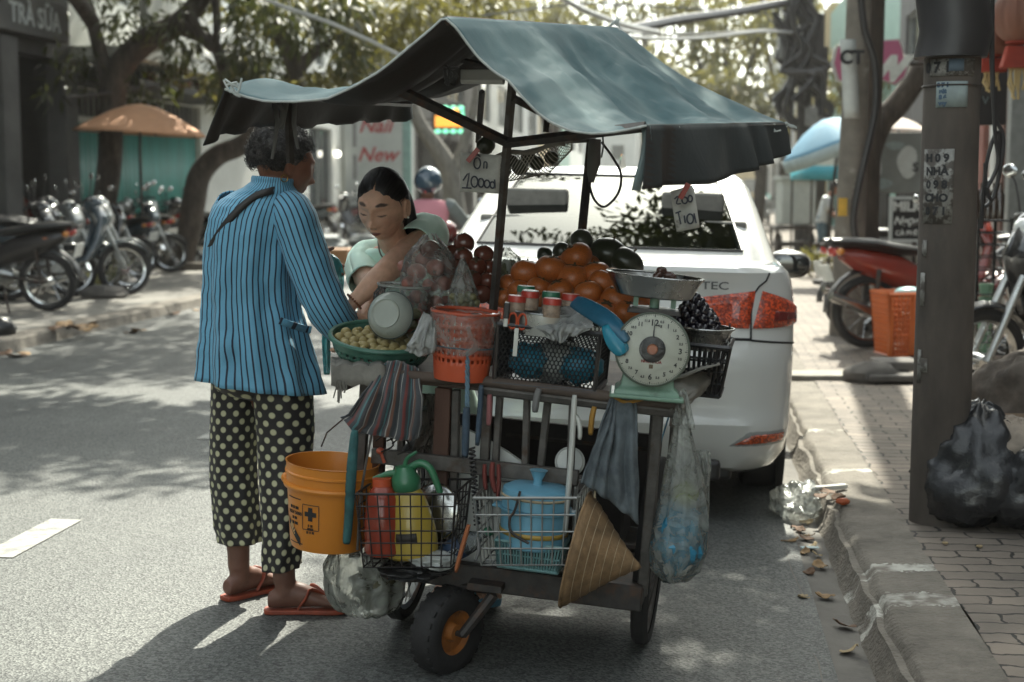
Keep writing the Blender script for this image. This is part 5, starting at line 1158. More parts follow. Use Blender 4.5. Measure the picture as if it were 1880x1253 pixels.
ax=(M.to_3x3()@V((0,0,1))).normalized()
for s_ in(-1,1):mb.tube([c+ax*s_*.055,c+ax*s_*.055+(top_-c)*.75+V((0,0,.02)),top_],[.015,.017,.02],8)
mb.tube([c-ax*.06,c+ax*.06],.009,8);mb.box(top_+V((0,0,.01)),(.10,.10,.02));obj('caster_fork',mb,DARKIRON,cart)
def bar(a,b,r_,m_=M_GRIME,nm='strut',sides=4):
 mb=MB();mb.tube([a,b],r_,sides);obj(nm,mb,m_,cart,W=True)
YN,YF=3.62,5.4
pA0,pA1=CW(905,575,-.05),P(941,150,4.2)
b0=pA0+(pA0-pA1)*.35
bar(b0,pA1,.0135,nm='canopy_post');bar(CW(1066,450,.40),P(1086,250,4.95),.015,DARKIRON,'canopy_post')
bar(CW(1066,450,.40)+V((-.05,0,-.45)),CW(1066,450,.40),.015,DARKIRON,'canopy_post')
bar(P(700,150,3.95),P(932,262,4.15),.016,DARKIRON);bar(P(925,264,4.15),P(1185,233,3.85),.0145,DARKIRON);bar(P(885,168,4.6),P(878,262,4.8),.010,DARKIRON);bar(P(941,180,4.2),P(1050,236,4.4),.012,DARKIRON)
bar(P(941,150,4.2),P(822,40,3.64),.011,DARKIRON);bar(P(820,38,3.66),P(1130,56,5.38),.012,DARKIRON,'ridge_pole');bar(P(1086,250,4.95),P(1128,60,5.3),.012,DARKIRON);bar(P(1005,205,4.3),P(1002,243,4.3),.009,DARKIRON)
bar(P(1187,236,3.66),P(1438,229,5.38),.010,DARKIRON,'eave_pole');bar(P(424,172,3.66),P(755,192,5.3),.010,DARKIRON,'eave_pole');bar(P(925,262,4.15),P(1090,256,4.95),.011,DARKIRON)
bar(P(530,178,4.05),P(533,300,4.05),.012,DARKIRON);bar(P(845,110,4.2),P(960,135,4.2),.008,DARKIRON)
mb=MB();A,B=P(846,137,4.1),P(926,137,4.05);mb.rings([[p+V((0,dy,dz))for dy,dz in((-.02,-.018),(.02,-.018),(.026,.012),(-.026,.012))]for p in(A,B)]);lt=obj('light_fitting',mb,mat('fitting_grey',(.30,.30,.28),.5),cart,W=True,bevel=.003)
mb=MB();mb.tube([P(848,148,4.09),P(925,149,4.04)],.010,8);obj('tube',mb,mat('tube_white',(.5,.5,.47),.3),lt,W=True)
mb=MB();r_=random.Random(8)
for q in range(5):mb.tube([P(815+r_.uniform(0,28),118+r_.uniform(0,40),4.05)for i in range(6)],.004,5,sm=4)
obj('wire_tangle',mb,BLACK,lt,W=True)
def tarp_mat(name,c,tl=.25):
 m,n,L,b=node_mat(name)
 tc=n.new('ShaderNodeTexCoord');ns=n.new('ShaderNodeTexNoise');ns.inputs['Scale'].default_value=3.2;ns.inputs['Detail'].default_value=8;ns.inputs['Roughness'].default_value=.65;L.new(tc.outputs['Object'],ns.inputs[0])
 r=n.new('ShaderNodeValToRGB');r.color_ramp.elements[0].position=.3;r.color_ramp.elements[1].position=.72;r.color_ramp.elements[0].color=(*(x*.8 for x in c),1);r.color_ramp.elements[1].color=(*(x*1.2 for x in c),1)
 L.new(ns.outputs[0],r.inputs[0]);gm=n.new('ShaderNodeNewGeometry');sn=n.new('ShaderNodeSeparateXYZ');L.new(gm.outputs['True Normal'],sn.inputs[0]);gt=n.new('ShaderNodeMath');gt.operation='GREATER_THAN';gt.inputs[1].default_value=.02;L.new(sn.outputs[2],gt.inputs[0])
 mb_=n.new('ShaderNodeMix');mb_.data_type='RGBA';L.new(gt.outputs[0],mb_.inputs[0]);mb_.inputs[6].default_value=(.034,.029,.026,1);L.new(r.outputs[0],mb_.inputs[7])  # faces turned down get dark brown: shade under the canopy put into the colour
 L.new(mb_.outputs[2],b.inputs['Base Color']);b.inputs['Roughness'].default_value=.72;b.inputs['Specular IOR Level'].default_value=.3
 n2=n.new('ShaderNodeTexNoise');n2.inputs['Scale'].default_value=9;n2.inputs['Detail'].default_value=7;n2.inputs['Roughness'].default_value=.6;n2.inputs['Distortion'].default_value=1.2;L.new(tc.outputs['Object'],n2.inputs[0])
 bp=n.new('ShaderNodeBump');bp.inputs['Strength'].default_value=.2;bp.inputs['Distance'].default_value=.015;L.new(n2.outputs[0],bp.inputs['Height']);L.new(bp.outputs[0],b.inputs['Normal'])
 t=n.new('ShaderNodeBsdfTranslucent');L.new(r.outputs[0],t.inputs[0]);mx=n.new('ShaderNodeMixShader');mx.inputs[0].default_value=tl
 L.new(b.outputs[0],mx.inputs[1]);L.new(t.outputs[0],mx.inputs[2]);L.new(mx.outputs[0],n['Material Output'].inputs[0]);return m
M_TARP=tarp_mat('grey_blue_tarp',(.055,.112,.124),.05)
M_VAL=tarp_mat('shade_toned_valance',(.032,.038,.039),.04)  # valance toned darker than the tarp, its shade painted into the colour
near=[(413,164),(450,178),(490,187),(545,187),(600,182),(645,162),(700,130),(755,84),(790,55),(815,32),(838,52),(858,80),(878,106),(905,131),(935,150),(958,178),(985,206),(1012,226),(1048,241),(1085,246),(1122,244),(1155,238),(1187,231)]
farc=[(755,186),(790,178),(830,168),(870,155),(915,138),(960,118),(1010,95),(1060,73),(1100,58),(1132,51),(1150,62),(1170,78),(1190,95),(1215,115),(1245,135),(1280,155),(1315,172),(1345,187),(1375,200),(1398,210),(1415,217),(1430,222),(1442,226)]
NS=len(near)
def tarp_pt(s_,t_):
 """s over the ridge from left eave to right eave, t from near to far edge"""
 f=s_*(NS-1);i=min(int(f),NS-2);f-=i
 q=lambda arr:(arr[i][0]*(1-f)+arr[i+1][0]*f,arr[i][1]*(1-f)+arr[i+1][1]*f)
 a,b=P(*q(near),YN),P(*q(farc),YF)
 p=a*(1-t_)+b*t_
 e=math.sin(math.pi*t_)
 sl=math.sin(math.pi*min(1,max(0,(s_-.41)/.59)))if s_>.41 else math.sin(math.pi*s_/.41)
 k_=(t_*1.8+s_*.5)
 w_=.026*math.sin(k_*8.2+2.2*s_)+.014*math.sin(k_*19+3*math.sin(s_*7))+.016*(1-abs(math.sin(k_*10+2.5*s_+1.5*noise.noise(V((s_*2,t_*3,7))))))**4+.008*(1-abs(math.sin(k_*24-4*s_)))**3+.016*noise.noise(V((s_*4,t_*9,2)))+.008*noise.noise(V((s_*14,t_*22,5)))
 p.z+=e**.5*sl*w_*1.1-.018*e*sl
 if s_<.24:p.z+=.035*math.sin(math.pi*min(1,t_/.35))*(1-s_/.24)
 return p
mb=MB();mb.grid([[tarp_pt(i/110,j/70)for i in range(111)]for j in range(71)])
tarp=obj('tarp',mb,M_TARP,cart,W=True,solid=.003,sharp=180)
mb=MB();rows=[]
for j in range(41):
 t_=j/40;a=tarp_pt(1.,t_);bot=[(1170,348),(1215,341),(1285,338),(1330,327),(1375,313),(1412,297),(1436,282)]
 f=t_**.8*(len(bot)-1);i=min(int(f),len(bot)-2);f-=i
 b=P(bot[i][0]*(1-f)+bot[i+1][0]*f,bot[i][1]*(1-f)+bot[i+1][1]*f,YN+(YF-YN)*t_)
 rows.append([a*(1-q/10)+b*(q/10)+V((.015+.022*math.sin(t_*26+2*math.sin(t_*9)),-.01,0))*(q/10)*(1.15-.3*q/10)for q in range(11)])
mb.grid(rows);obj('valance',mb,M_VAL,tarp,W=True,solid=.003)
mb=MB();rows=[]
for j in range(41):
 t_=j/40;a=tarp_pt(0,t_)
 bot=[(373,263),(400,250),(440,240),(490,227),(560,232),(640,223),(700,220),(757,219)]
 f=t_**.75*(len(bot)-1);i=min(int(f),len(bot)-2);f-=i
 b=P(bot[i][0]*(1-f)+bot[i+1][0]*f,bot[i][1]*(1-f)+bot[i+1][1]*f+(5 if(j%6)<3 else 0),YN+(YF-YN)*t_)
 rows.append([a*(1-q/8)+b*(q/8)+V((.012*math.sin(t_*33+2*math.sin(t_*7)),0,0))*(q/8)for q in range(9)])
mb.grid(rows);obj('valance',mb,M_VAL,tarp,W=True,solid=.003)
mb=MB();rows=[[P(px+dx,py,YN+.02+abs(dx)*.0006)for dx in(-6,-1,5,10)]for px,py in((1184,232),(1186,262),(1181,292),(1172,322),(1166,350))];mb.grid(rows);obj('valance_end',mb,mat('tarp_edge',(.17,.22,.22),.5),tarp,W=True,solid=.003)
M_BIND=mat('pale_edge_cord',(.42,.45,.43),.8,var=.2,vs=40)
mb=MB();mb.tube([tarp_pt(i/60,0)+V((0,-.003,0))for i in range(61)],.0032,5);obj('edge_cord',mb,M_BIND,tarp,W=True)
r_=random.Random(4)
for px,py,Y in((1230,240,3.95),(1308,238,4.5),(1386,236,5.05),(1418,234,5.2),(1447,230,5.42),(425,158,3.64),(1126,40,5.4)):
 mb=MB()
 for q in range(7):
  a=P(px,py,Y-.02);mb.tube([a,a+V((r_.uniform(-.02,.02),-.015,r_.uniform(-.02,.01))),a+V((r_.uniform(-.03,.03),-.012,r_.uniform(-.035,.02)))],.0028,4,sm=3)
 obj('cord_tie',mb,M_BIND,tarp,W=True)
M_STRAP=mat('grey_strap',(.16,.16,.155),.8)
for pts in([(503,188),(510,225),(505,262),(500,292)],[(512,190),(520,205),(516,228),(507,240)],[(541,190),(540,225),(543,252),(548,274)],[(526,188),(522,215),(518,238)]):
 mb=MB();rows=[[P(px+dx,py,4.0+.004*abs(dx))for dx in(-4.5*(1-.12*i*(i>1)),4.5*(1-.2*i))]for i,(px,py)in enumerate(pts)];mb.grid(rows);obj('strap',mb,M_STRAP,tarp,W=True,solid=.003)
def cloth_px(name,cols,m_,label=None,cat=None,par=None,yoff=None,thick=.005,group=None,fold=.012,nfold=6,sub=1):
 """hanging cloth: columns of (px, py, local y) from top to bottom, skinned; folds push in and out"""
 mb=MB();n_=len(cols);rows=[];U=40;Vn=24;px0=cols[0][0][0]*.37
 for j in range(Vn+1):
  row=[]
  for i in range(U+1):
   fi=i/U*(n_-1);a=min(int(fi),n_-2);fi-=a
   def col(c):
    fj=j/Vn*(len(c)-1);b=min(int(fj),len(c)-2);fj-=b
    return[c[b][k]*(1-fj)+c[b+1][k]*fj for k in range(3)]
   c0,c1=col(cols[a]),col(cols[a+1]);q=[c0[k]*(1-fi)+c1[k]*fi for k in range(3)]
   p=CW(*q);ph=(i/U+.16*noise.noise(V((i/U*2.5,j/Vn*.9,px0))))*nfold*2*math.pi;gr=min(1,j/Vn*1.6+.25)
   am=fold*(.55+.9*abs(noise.noise(V((i/U*3.1,j/Vn*1.7,px0+4)))))
   p+=V((0,1,0))*(am*math.sin(ph+1.6*noise.noise(V((j/Vn*2.2,i/U*2,px0))))*gr+.012*noise.noise(V((i/U*7,j/Vn*5,n_))))+V((1,0,0))*.006*noise.noise(V((i/U*4,j/Vn*4,px0+9)))+V((0,0,1))*(.010*noise.noise(V((i/U*5,1,px0)))*(j/Vn))
   row.append(p)
  rows.append(row)
 sts=[[(i/U,j/Vn)for i in range(U+1)]for j in range(Vn+1)]
 mb.grid(rows,0,sts)
 if par:return obj(name,mb,m_,par,W=True,solid=thick,sharp=180)
 loc=rows[0][U//2]
 o=obj(name,mb,m_,loc=loc,W=True,solid=thick,sharp=180);return props(o,label,cat,group)
mb=MB();rows=[]
for px,py,yl in((604,668,-.30),(612,700,-.40),(640,690,-.43)):rows.append([CL(px,py,yl),CL(px+40,py-8,yl),CL(px+95,py+6,yl)])
mb=MB();mb.grid([[CL(608+dx,664+dy+3*math.sin(dx*.2),-.44+.10*j+.004*math.sin(dx*.13))for dx in range(0,110,10)]for j,dy in((0,44),(.05,26),(.15,8),(1.2,0),(3,-8))]);cl=obj('table_cloth',mb,M_CLOTHG,cart,solid=.006)
mb=MB()
for q in range(9):a=CL(606+r_.uniform(0,30),700,-.445);mb.tube([a,a+V((.004,0,-.02)),a+V((r_.uniform(-.005,.008),0,-r_.uniform(.03,.07)))],.002,4)
obj('fringe',mb,M_CLOTHG,cl)
cloth_px('table_cloth',[[(1218,698,-.36),(1225,735,-.42),(1232,752,-.43)],[(1250,694,-.32),(1262,726,-.40),(1258,748,-.41)],[(1290,684,-.2),(1300,700,-.24),(1290,722,-.24)],[(1322,664,.1),(1330,680,.06),(1318,690,.05)]],M_CLOTHG,par=cart,fold=.008,thick=.008)
mb=MB();mb.grid([[CL(1220+34*i,700-10*i-j*3+3*math.sin(i*2+j),-.36+.2*j)for i in range(4)]for j in range(4)]);obj('table_cloth',mb,M_CLOTHG,cart,solid=.006)
# ------ fruit
M_PERS=mat('persimmon_skin',(.42,.115,.022),.40,var=.25,vs=16,col2=(.17,.055,.02),c2=(.52,.70),coat=.04,sss=.05)
M_CALYX=mat('dried_calyx',(.09,.06,.03),.8);M_MANGO=mat('dark_green_mango',(.028,.034,.018),.35,var=.3,vs=14,coat=.2)
M_APPLE=mat('dark_red_plum',(.14,.04,.026),.25,var=.4,vs=16,coat=.3,col2=(.14,.10,.04),c2=(.55,.7));M_OLIVE=mat('olive_fruit',(.17,.16,.07),.35,var=.3,vs=30,coat=.2)
M_PINKF=mat('pink_fruit',(.36,.13,.10),.35,var=.3,vs=25,coat=.2,col2=(.3,.24,.14),c2=(.55,.7));M_GRAPE=mat('black_grape',(.012,.010,.016),.2,coat=.3)
def fruit_at(c_w,label,m_,r_w,kind,cat='fruit',group=None,cal=True,squash=.86,proto={}):
 key=(m_.name,cal,squash)
 M=T(*c_w)@Matrix.Rotation(rnd.uniform(0,6.3),4,'Z')@RX(rnd.uniform(-.6,.6))@SC(r_w,r_w,r_w)
 if key in proto:
  o=dup(proto[key],M,label,group);o['category']=cat;return o
 t=thing(kind,label,cat,M,group)
 mb=MB();mb.ell((0,0,0),(1,1,squash),nu=24,nv=14,fn=lambda d:1+(.035*math.cos(4*math.atan2(d.y,d.x))*(1-d.z*d.z)-.10*max(0,abs(d.z)-.8)*4*(d.z>0))if cal else 1+.04*noise.noise(d*1.5))
 obj('skin',mb,m_,t,sharp=180)
 if cal:
  mb=MB()
  for q in range(4):
   a=q*math.pi/2;mb.grid([[V((math.cos(a)*s_-math.sin(a)*w_,math.sin(a)*s_+math.cos(a)*w_,squash*.86+.05-s_*.06))for w_ in(-.18*(1-s_),0,.18*(1-s_))]for s_ in(0,.25,.5)])
  mb.tube([(0,0,squash*.85),(.03,0,squash*.85+.18)],.05,6);obj('calyx',mb,M_CALYX,t,solid=.03)
 proto[key]=t;return t
GP='persimmons piled on the cart'
ppos=[(1058,473,28,.02),(965,502,27,-.04),(1011,494,27,-.06),(1052,512,30,-.06),(1094,504,26,-.04),(937,523,20,.0),(925,546,20,-.02),(1130,512,22,.02),(990,530,22,-.1),(1028,535,24,-.12),(1080,540,26,-.15),(1132,550,28,-.16),(1105,520,25,-.08),(955,535,22,-.08),(1150,575,24,-.20),(1010,558,24,-.14),(1060,565,25,-.18),(1110,575,26,-.20),(1185,560,20,-.15),(1036,488,22,.08),(1000,520,24,.08),(1080,490,22,.1),(945,560,22,-.05),(1165,535,22,-.02)]
plab=['topmost orange persimmon of the pile','large ribbed persimmon at the left shoulder of the pile']
for i,(px,py,r_p,yl)in enumerate(ppos):
 c=CW(px,py,yl);fruit_at(c,plab[i]if i<2 else 'ripe orange persimmon heaped in the pyramid behind the jars',M_PERS,r_p*1.08*mpp(c.y),'persimmon',group=GP)
for i,(px,py,r_p,yl,lb)in enumerate(((1068,441,21,.16,'dark round green fruit perched above the topmost persimmon'),(1118,466,33,.18,'large dark mango behind the persimmon pile'),(1150,482,30,.16,'dark mango lying under the large one beside the tray'),(1032,462,18,.18,'dark green fruit half hidden left of the topmost persimmon'),(1000,468,15,.2,'small dark green fruit behind the left shoulder of the persimmons'))):
 c=CW(px,py,yl);k=r_p*mpp(c.y);t=thing('mango',lb,'fruit',T(*c)@RY(.3*i)@SC(k,k,k),'dark green fruit behind the persimmons')
 mb=MB();mb.ell((0,0,0),(1.15 if 0<i<3 else 1,1,.86 if 0<i<3 else.95),nu=22,nv=12,fn=lambda d:1+.06*noise.noise(d*1.4+V((i,0,0))));obj('skin',mb,M_MANGO,t,sharp=180);mb=MB();mb.tube([(0,0,.8),(.05,0,1.02)],.07,6);obj('stalk',mb,M_CALYX,t)
GA='dark red plums on the left of the table'
apos=[(852,447,20,.05),(826,466,18,.04),(850,472,19,.0),(888,468,19,.05),(875,490,19,0),(840,494,20,-.04),(898,492,17,.03),(866,515,20,-.04),(895,518,18,-.02),(820,490,18,.02),(838,520,20,-.06),(884,540,19,-.05),(806,470,16,.1),(856,545,19,-.06),(905,545,17,0),(810,512,18,0)]
for i,(px,py,r_p,yl)in enumerate(apos):
 c=CW(px,py,yl);fruit_at(c,'shiny dark red plum at the very top of the left heap' if i==0 else 'dark red plum in the heap left of the canopy post',M_APPLE,r_p*mpp(c.y),'plum',group=GA,squash=.95)
M_CLEAR=film('clear_film',(.78,.82,.78),.12,.14,.36);M_MILKY=film('milky_film',(.86,.88,.85),.58,.25,.25)
def blob_bag(name,label,prof,yl,dep,m_,cat='plastic bag',crinkle=.10,group=None,pleat=1.):
 """bag traced as (px left, px right, py) rows from top to bottom, round in depth"""
 mb=MB();rings=[];pr=[]
 for i in range(len(prof)-1):
  for q in range(3):pr.append(tuple(a*(1-q/3)+b*q/3 for a,b in zip(prof[i],prof[i+1])))
 for l,r_,py in pr+[prof[-1]]:
  a,b=CW(l,py,yl),CW(r_,py,yl);c=(a+b)/2;hw=(b-a).length/2;rg=[]
  for i in range(72):
   q=2*math.pi*i/72;d=V((math.cos(q),math.sin(q),0));k=1+crinkle*noise.noise(V((d.x*2.4,d.y*2.4,py*.012+prof[0][0])))+.035*math.sin(q*11+2*noise.noise(V((d.x,d.y,py*.02))))*pleat+crinkle*.5*noise.noise(V((d.x*7,d.y*7,py*.04)))
   rg.append(c+V((d.x*hw*k,d.y*min(hw,dep)*k*dep/max(dep,.001),crinkle*.05*noise.noise(V((d.x*3,d.y*3,py*.1))))))
  rings.append(rg)
 mb.rings(rings,0,False,True)
 c=sum(rings[-1],V())/72
 o=obj(name,mb,m_,loc=c,W=True,sharp=180);return props(o,label,cat,group)
blob_bag('fruit_bag','clear plastic bag of pink fruit beside the white bowl',[(778,800,430),(766,812,445),(745,830,470),(736,838,505),(735,836,540),(740,825,570),(750,810,585)],-.10,.085,M_CLEAR)
GB2='pink fruit in the clear bag'
for px,py,r_p,yl in((790,458,19,-.1),(765,500,18,-.12),(800,492,18,-.13),(778,478,16,-.05),(752,520,15,-.14),(790,525,15,-.15),(815,520,15,-.1),(765,545,14,-.14),(800,555,14,-.14),(820,490,15,-.06),(750,555,13,-.12),(780,565,14,-.15),(742,490,13,-.08),(820,555,13,-.1)):
 c=CW(px,py,yl);fruit_at(c,'pinkish fruit inside the clear bag by the white bowl',M_PINKF if py>470 else M_APPLE,r_p*mpp(c.y),'rose_apple',group=GB2,cal=False,squash=.9)
blob_bag('fruit_bag','tall pointed clear bag of small olive fruit before the plums',[(846,852,475),(838,862,495),(828,872,525),(824,880,550),(826,878,566)],-.22,.055,M_CLEAR)
for px,py in((836,552),(846,545),(858,552),(868,546),(840,560),(852,562),(866,560),(874,556),(832,545),(846,553),(860,542)):
 c=CW(px,py,-.23+rnd.uniform(-.02,.02));fruit_at(c,'small olive coloured fruit at the bottom of the pointed bag',M_OLIVE,7.5*mpp(c.y),'olive',group='olive fruit in the pointed bag',cal=False,squash=.95)
c=CL(735,640,-.17);k=mpp(4.25);t=thing('plastic_jar','wide clear plastic jar of mixed fruit behind the white bowl','jar',CM@T(*c))
hj=CL(735,525,-.17).z-c.z;mb=MB();mb.lathe([(52*k,.0),(56*k,.02),(57*k,hj*.86),(50*k,hj*.95),(50*k,hj)],n=36,caps=False);obj('body',mb,film('jar_plastic',(.75,.8,.77),.05,.05,.06),t)
mb=MB();mb.lathe([(47*k,hj-.004),(52*k,hj),(52*k,hj+.006),(47*k,hj+.006),(46*k,hj)],n=36,caps=False);obj('rim',mb,film('jar_rim',(.8,.85,.82),.45,.1,.1),t)
for i in range(46):
 a=i*2.4;rr=44*k*math.sqrt((i%23)/23);z=.02+(i//23)*.035+.02*rnd.random()+.045
 c2=CM@(c+V((rr*math.cos(a),rr*math.sin(a),z)));fruit_at(c2,'small mixed fruit heaped inside the clear jar',M_PINKF if i%3 else M_OLIVE,rnd.uniform(9,12)*k,'berry',group='fruit in the clear jar',cal=False,squash=.9)
M_GREENPL=mat('green_plastic',(.055,.155,.115),.42,var=.18,vs=8,col2=(.03,.09,.07),c2=(.55,.75))
def lattice_bowl(prof,n_a,holes,m_,name,par,M=I4,thick=.003,rim=.006):
 """bowl of revolution whose wall has real openings: cells whose (row, col) test true are left out"""
 mb=MB();rg=[]
 for r_,z in prof:rg.append([M@V((r_*math.cos(2*math.pi*i/n_a),r_*math.sin(2*math.pi*i/n_a),z))for i in range(n_a)])
 for r in rg:
  for p in r:mb.vert(p)
 for j in range(len(rg)-1):
  for i in range(n_a):
   if not holes(j,i):mb.face((j*n_a+i,j*n_a+(i+1)%n_a,(j+1)*n_a+(i+1)%n_a,(j+1)*n_a+i))
 mb.face(range(n_a))
 o=obj(name,mb,m_,par,solid=thick)
 mb=MB();q=rg[-1];mb.tube(q+[q[0]],rim,8);obj('rim',mb,m_,o if par else o);return o
c=CL(700,672,-.20);t=thing('green_colander','green plastic colander tipped towards the customer at the table corner','colander',CM@T(*c)@RX(rad(10))@RY(rad(2)))
k=mpp(4.2);Rr=98*k;hh=58*k
prof=[(Rr*.52,0),(Rr*.60,hh*.06)]+[(Rr*(.60+.36*math.sin(math.pi/2*q/10)),hh*(.06+.86*(q/10)**1.3))for q in range(1,11)]+[(Rr*.97,hh*.95),(Rr,hh)]
lattice_bowl(prof,72,lambda j,i:2<=j<=9 and j%2==0 and(i+(j//2)%2)%2==0,M_GREENPL,'body',t,rim=.008,thick=.0035)
for i in range(60):
 a=i*2.4;rr=Rr*.84*math.sqrt(i/60);c2=wm(t)@V((rr*math.cos(a),rr*math.sin(a),hh*.80+.012*rnd.random()))
 fruit_at(c2,'small pale yellow fruit heaped in the green colander',mat('pale_yellow_fruit',(.34,.27,.11),.5,var=.3,vs=40),rnd.uniform(8,11)*k,'longan',group='pale fruit in the green colander',cal=False,squash=.9)
c=CL(714,578,-.32);t=thing('enamel_bowl','white enamel bowl leaning with its grey green underside showing','bowl',CM@T(*c)@RZ(rad(-6))@RX(rad(78)))
k=mpp(4.1);M_ENAM=mat('worn_enamel',(.36,.39,.345),.35,var=.1,vs=14,col2=(.16,.17,.14),c2=(.62,.72),coat=.2)
mb=MB();mb.lathe([(.0,.028),(24*k,.028),(27*k,.031),(28*k,.026),(34*k,.020),(42*k,.0),(44.5*k,-.012),(44.5*k,-.015),(42*k,-.013),(32*k,.012),(0,.018)],n=44,caps=False);obj('body',mb,M_ENAM,t,sharp=30)
mb=MB();mb.tube([V((44.8*k*math.cos(a),44.8*k*math.sin(a),-.013))for a in[2*math.pi*i/40 for i in range(41)]],.0022,6);obj('rim',mb,mat('dark_green_rim',(.04,.06,.05),.4),t)
def cyl_basket(label,pxl,pxr,pyt,pyb,yl,m_,taper,rows,n_a,name='plastic_basket',solid_low=2,grp=None):
 A,B=CL(pxl,pyt,yl),CL(pxr,pyt,yl);r1=(B-A).length/2;c=CL((pxl+pxr)/2,pyb,yl);c.y+=0;h=CL((pxl+pxr)/2,pyt,yl).z-c.z
 t=thing(name,label,'basket',CM@T(*c),grp);prof=[(r1*taper,0)]+[(r1*(taper+(1-taper)*q/(rows*2)),h*q/(rows*2))for q in range(1,rows*2+1)]
 lattice_bowl(prof,n_a,lambda j,i:j>solid_low and j%2==1 and j<rows*2-2 and i%2==0,m_,'body',t,rim=.006);return t,c,r1,h
M_REDOR=mat('orange_red_plastic',(.47,.075,.025),.4,var=.1)
tb_,cb_,rb_,hb_=cyl_basket('round orange red slotted basket wrapped in clear film',786,906,572,695,-.40,M_REDOR,.80,9,60,solid_low=4)
mb=MB();mb.rings([[CM@(cb_+V((rb_*f*math.cos(a)*(1+.05*noise.noise(V((a*3,z,1)))),rb_*f*math.sin(a),hb_*z+.012*noise.noise(V((a*2,z*3,4))))))for a in[2*math.pi*i/40 for i in range(40)]]for z,f in((.42,.97),(.6,1.02),(.8,1.05),(1.0,1.06),(1.03,1.0),(.95,.92))],0,False,False);o=obj('film_wrap',mb,M_CLEAR,loc=CM@cb_,W=True,sharp=180);props(o,'clear film wrapped round the top of the orange red basket','plastic film')
mb=MB();mb.rings([[CW(px+dx,py,-.42+.03*math.sin(i))for i,dx in enumerate((-1,1))]for px,py in((0,0),(0,0))],close=False)if False else None
cloth_px('film_scrap',[[(778,572,-.40),(752,628,-.46),(742,645,-.45)],[(790,580,-.44),(778,632,-.48),(770,655,-.47)],[(800,590,-.46),(800,640,-.47),(795,652,-.46)]],M_MILKY,'milky plastic bag scrap hanging over the colander edge','plastic bag',fold=.01,nfold=3,thick=.001)
mb=MB();mb.tube([CM@(cb_+V((rb_*.955*math.cos(a),rb_*.955*math.sin(a),hb_*.50)))for a in[2*math.pi*i/30 for i in range(31)]],.0025,5);props(obj('tie_cord',mb,mat('blue_cord',(.05,.09,.14),.8),loc=CM@cb_,W=True),'thin blue cord tied round the orange red basket','cord')
A,B,Cc=CL(911,612,-.42),CL(1104,604,-.42),CL(1000,703,-.42)
wc=(B-A).length;hc=(A.z+B.z)/2-Cc.z-.0
t=thing('mesh_crate','black plastic mesh crate in the middle of the table front','crate',CM@T((A.x+B.x)/2,-.42+.12,ZT+.006))
hc=(A.z+B.z)/2-ZT
M_BLKPL=mat('black_crate_plastic',(.02,.02,.021),.35,coat=.2)
def hexmesh(w_,h_,nx,nz,r_,M):
 mb=MB();dx=w_/nx;dz=h_/nz
 for j in range(nz+1):
  z=j*dz
  mb.tube([M@V((-w_/2+dx*i/2,0,z+(dz*.42 if(i+j)%2 else 0)-dz*.2))for i in range(2*nx+1)],r_,4)
  if j<nz:
   for i in range(2*nx+1):
    if(i+j)%2:mb.tube([M@V((-w_/2+dx*i/2,0,z+dz*.22)),M@V((-w_/2+dx*i/2,0,z+dz*.8))],r_,4)
 return mb
for M,w_,nn in((T(0,-.12,.012),wc*.95,24),(T(0,.12,.012),wc*.95,24),(T(-wc*.475,0,.012)@RZ(rad(90)),.24,18),(T(wc*.475,0,.012)@RZ(rad(90)),.24,18)):
 obj('mesh_side',hexmesh(w_,hc-.02,nn,13,.0021,M),M_BLKPL,t)
mb=MB()
for sx in(-1,1):
 for sy in(-1,1):mb.tube([(sx*wc*.48,sy*.122,0),(sx*wc*.49,sy*.124,hc)],.007,6)
for z,r_ in((.004,.009),(hc,.007)):mb.tube([(sx*wc*.487,sy*.123,z)for sx,sy in((-1,-1),(1,-1),(1,1),(-1,1),(-1,-1))],r_,6)
mb.box((0,0,.003),(wc*.95,.24,.006));obj('frame',mb,M_BLKPL,t)
cr_l=(A.x+B.x)/2
for q,(dx,m_,lb)in enumerate(((-.06,mat('blue_film',(.03,.22,.32),.3),'crumpled blue bag seen through the mesh crate left side'),(.09,MATS['blue_film'],'crumpled blue bag seen through the mesh crate right side'),(.02,mat('grey_film',(.35,.37,.35),.4),'crumpled grey bag filling the mesh crate'))):
 mb=MB();mb.ell((0,0,0),(.06 if q<2 else.10,.07,.05 if q<2 else.062),nu=20,nv=12,fn=lambda d:1+.3*noise.noise(d*2.5+V((q*3,0,0))));props(obj('crumpled_bag',mb,m_,loc=CM@V((cr_l+dx,-.32-(.02 if q<2 else-.02),ZT+.07)),sharp=25),lb,'plastic bag','bags inside the mesh crate')
c=CL(1000,580,-.33);k=mpp(4.1);t=thing('round_tin','wide grey tin holding the small spice jars above the crate','tin',CM@T(*c))
mb=MB();mb.lathe([(.0,-.05),(62*k,-.05),(66*k,.0),(66*k,.012),(63*k,.012),(62*k,-.03),(0,-.03)],n=36,caps=False);obj('body',mb,STEEL,t)
mb=MB();mb.tube([V((66*k*math.cos(a),66*k*math.sin(a),.012))for a in[2*math.pi*i/36 for i in range(37)]],.003,6);obj('rim',mb,STEEL,t)
LR=mat('red_lid',(.40,.04,.025),.35);LG=mat('green_lid',(.03,.16,.09),.35);LW=mat('jar_spice',(.30,.22,.16),.5,var=.4,vs=60)
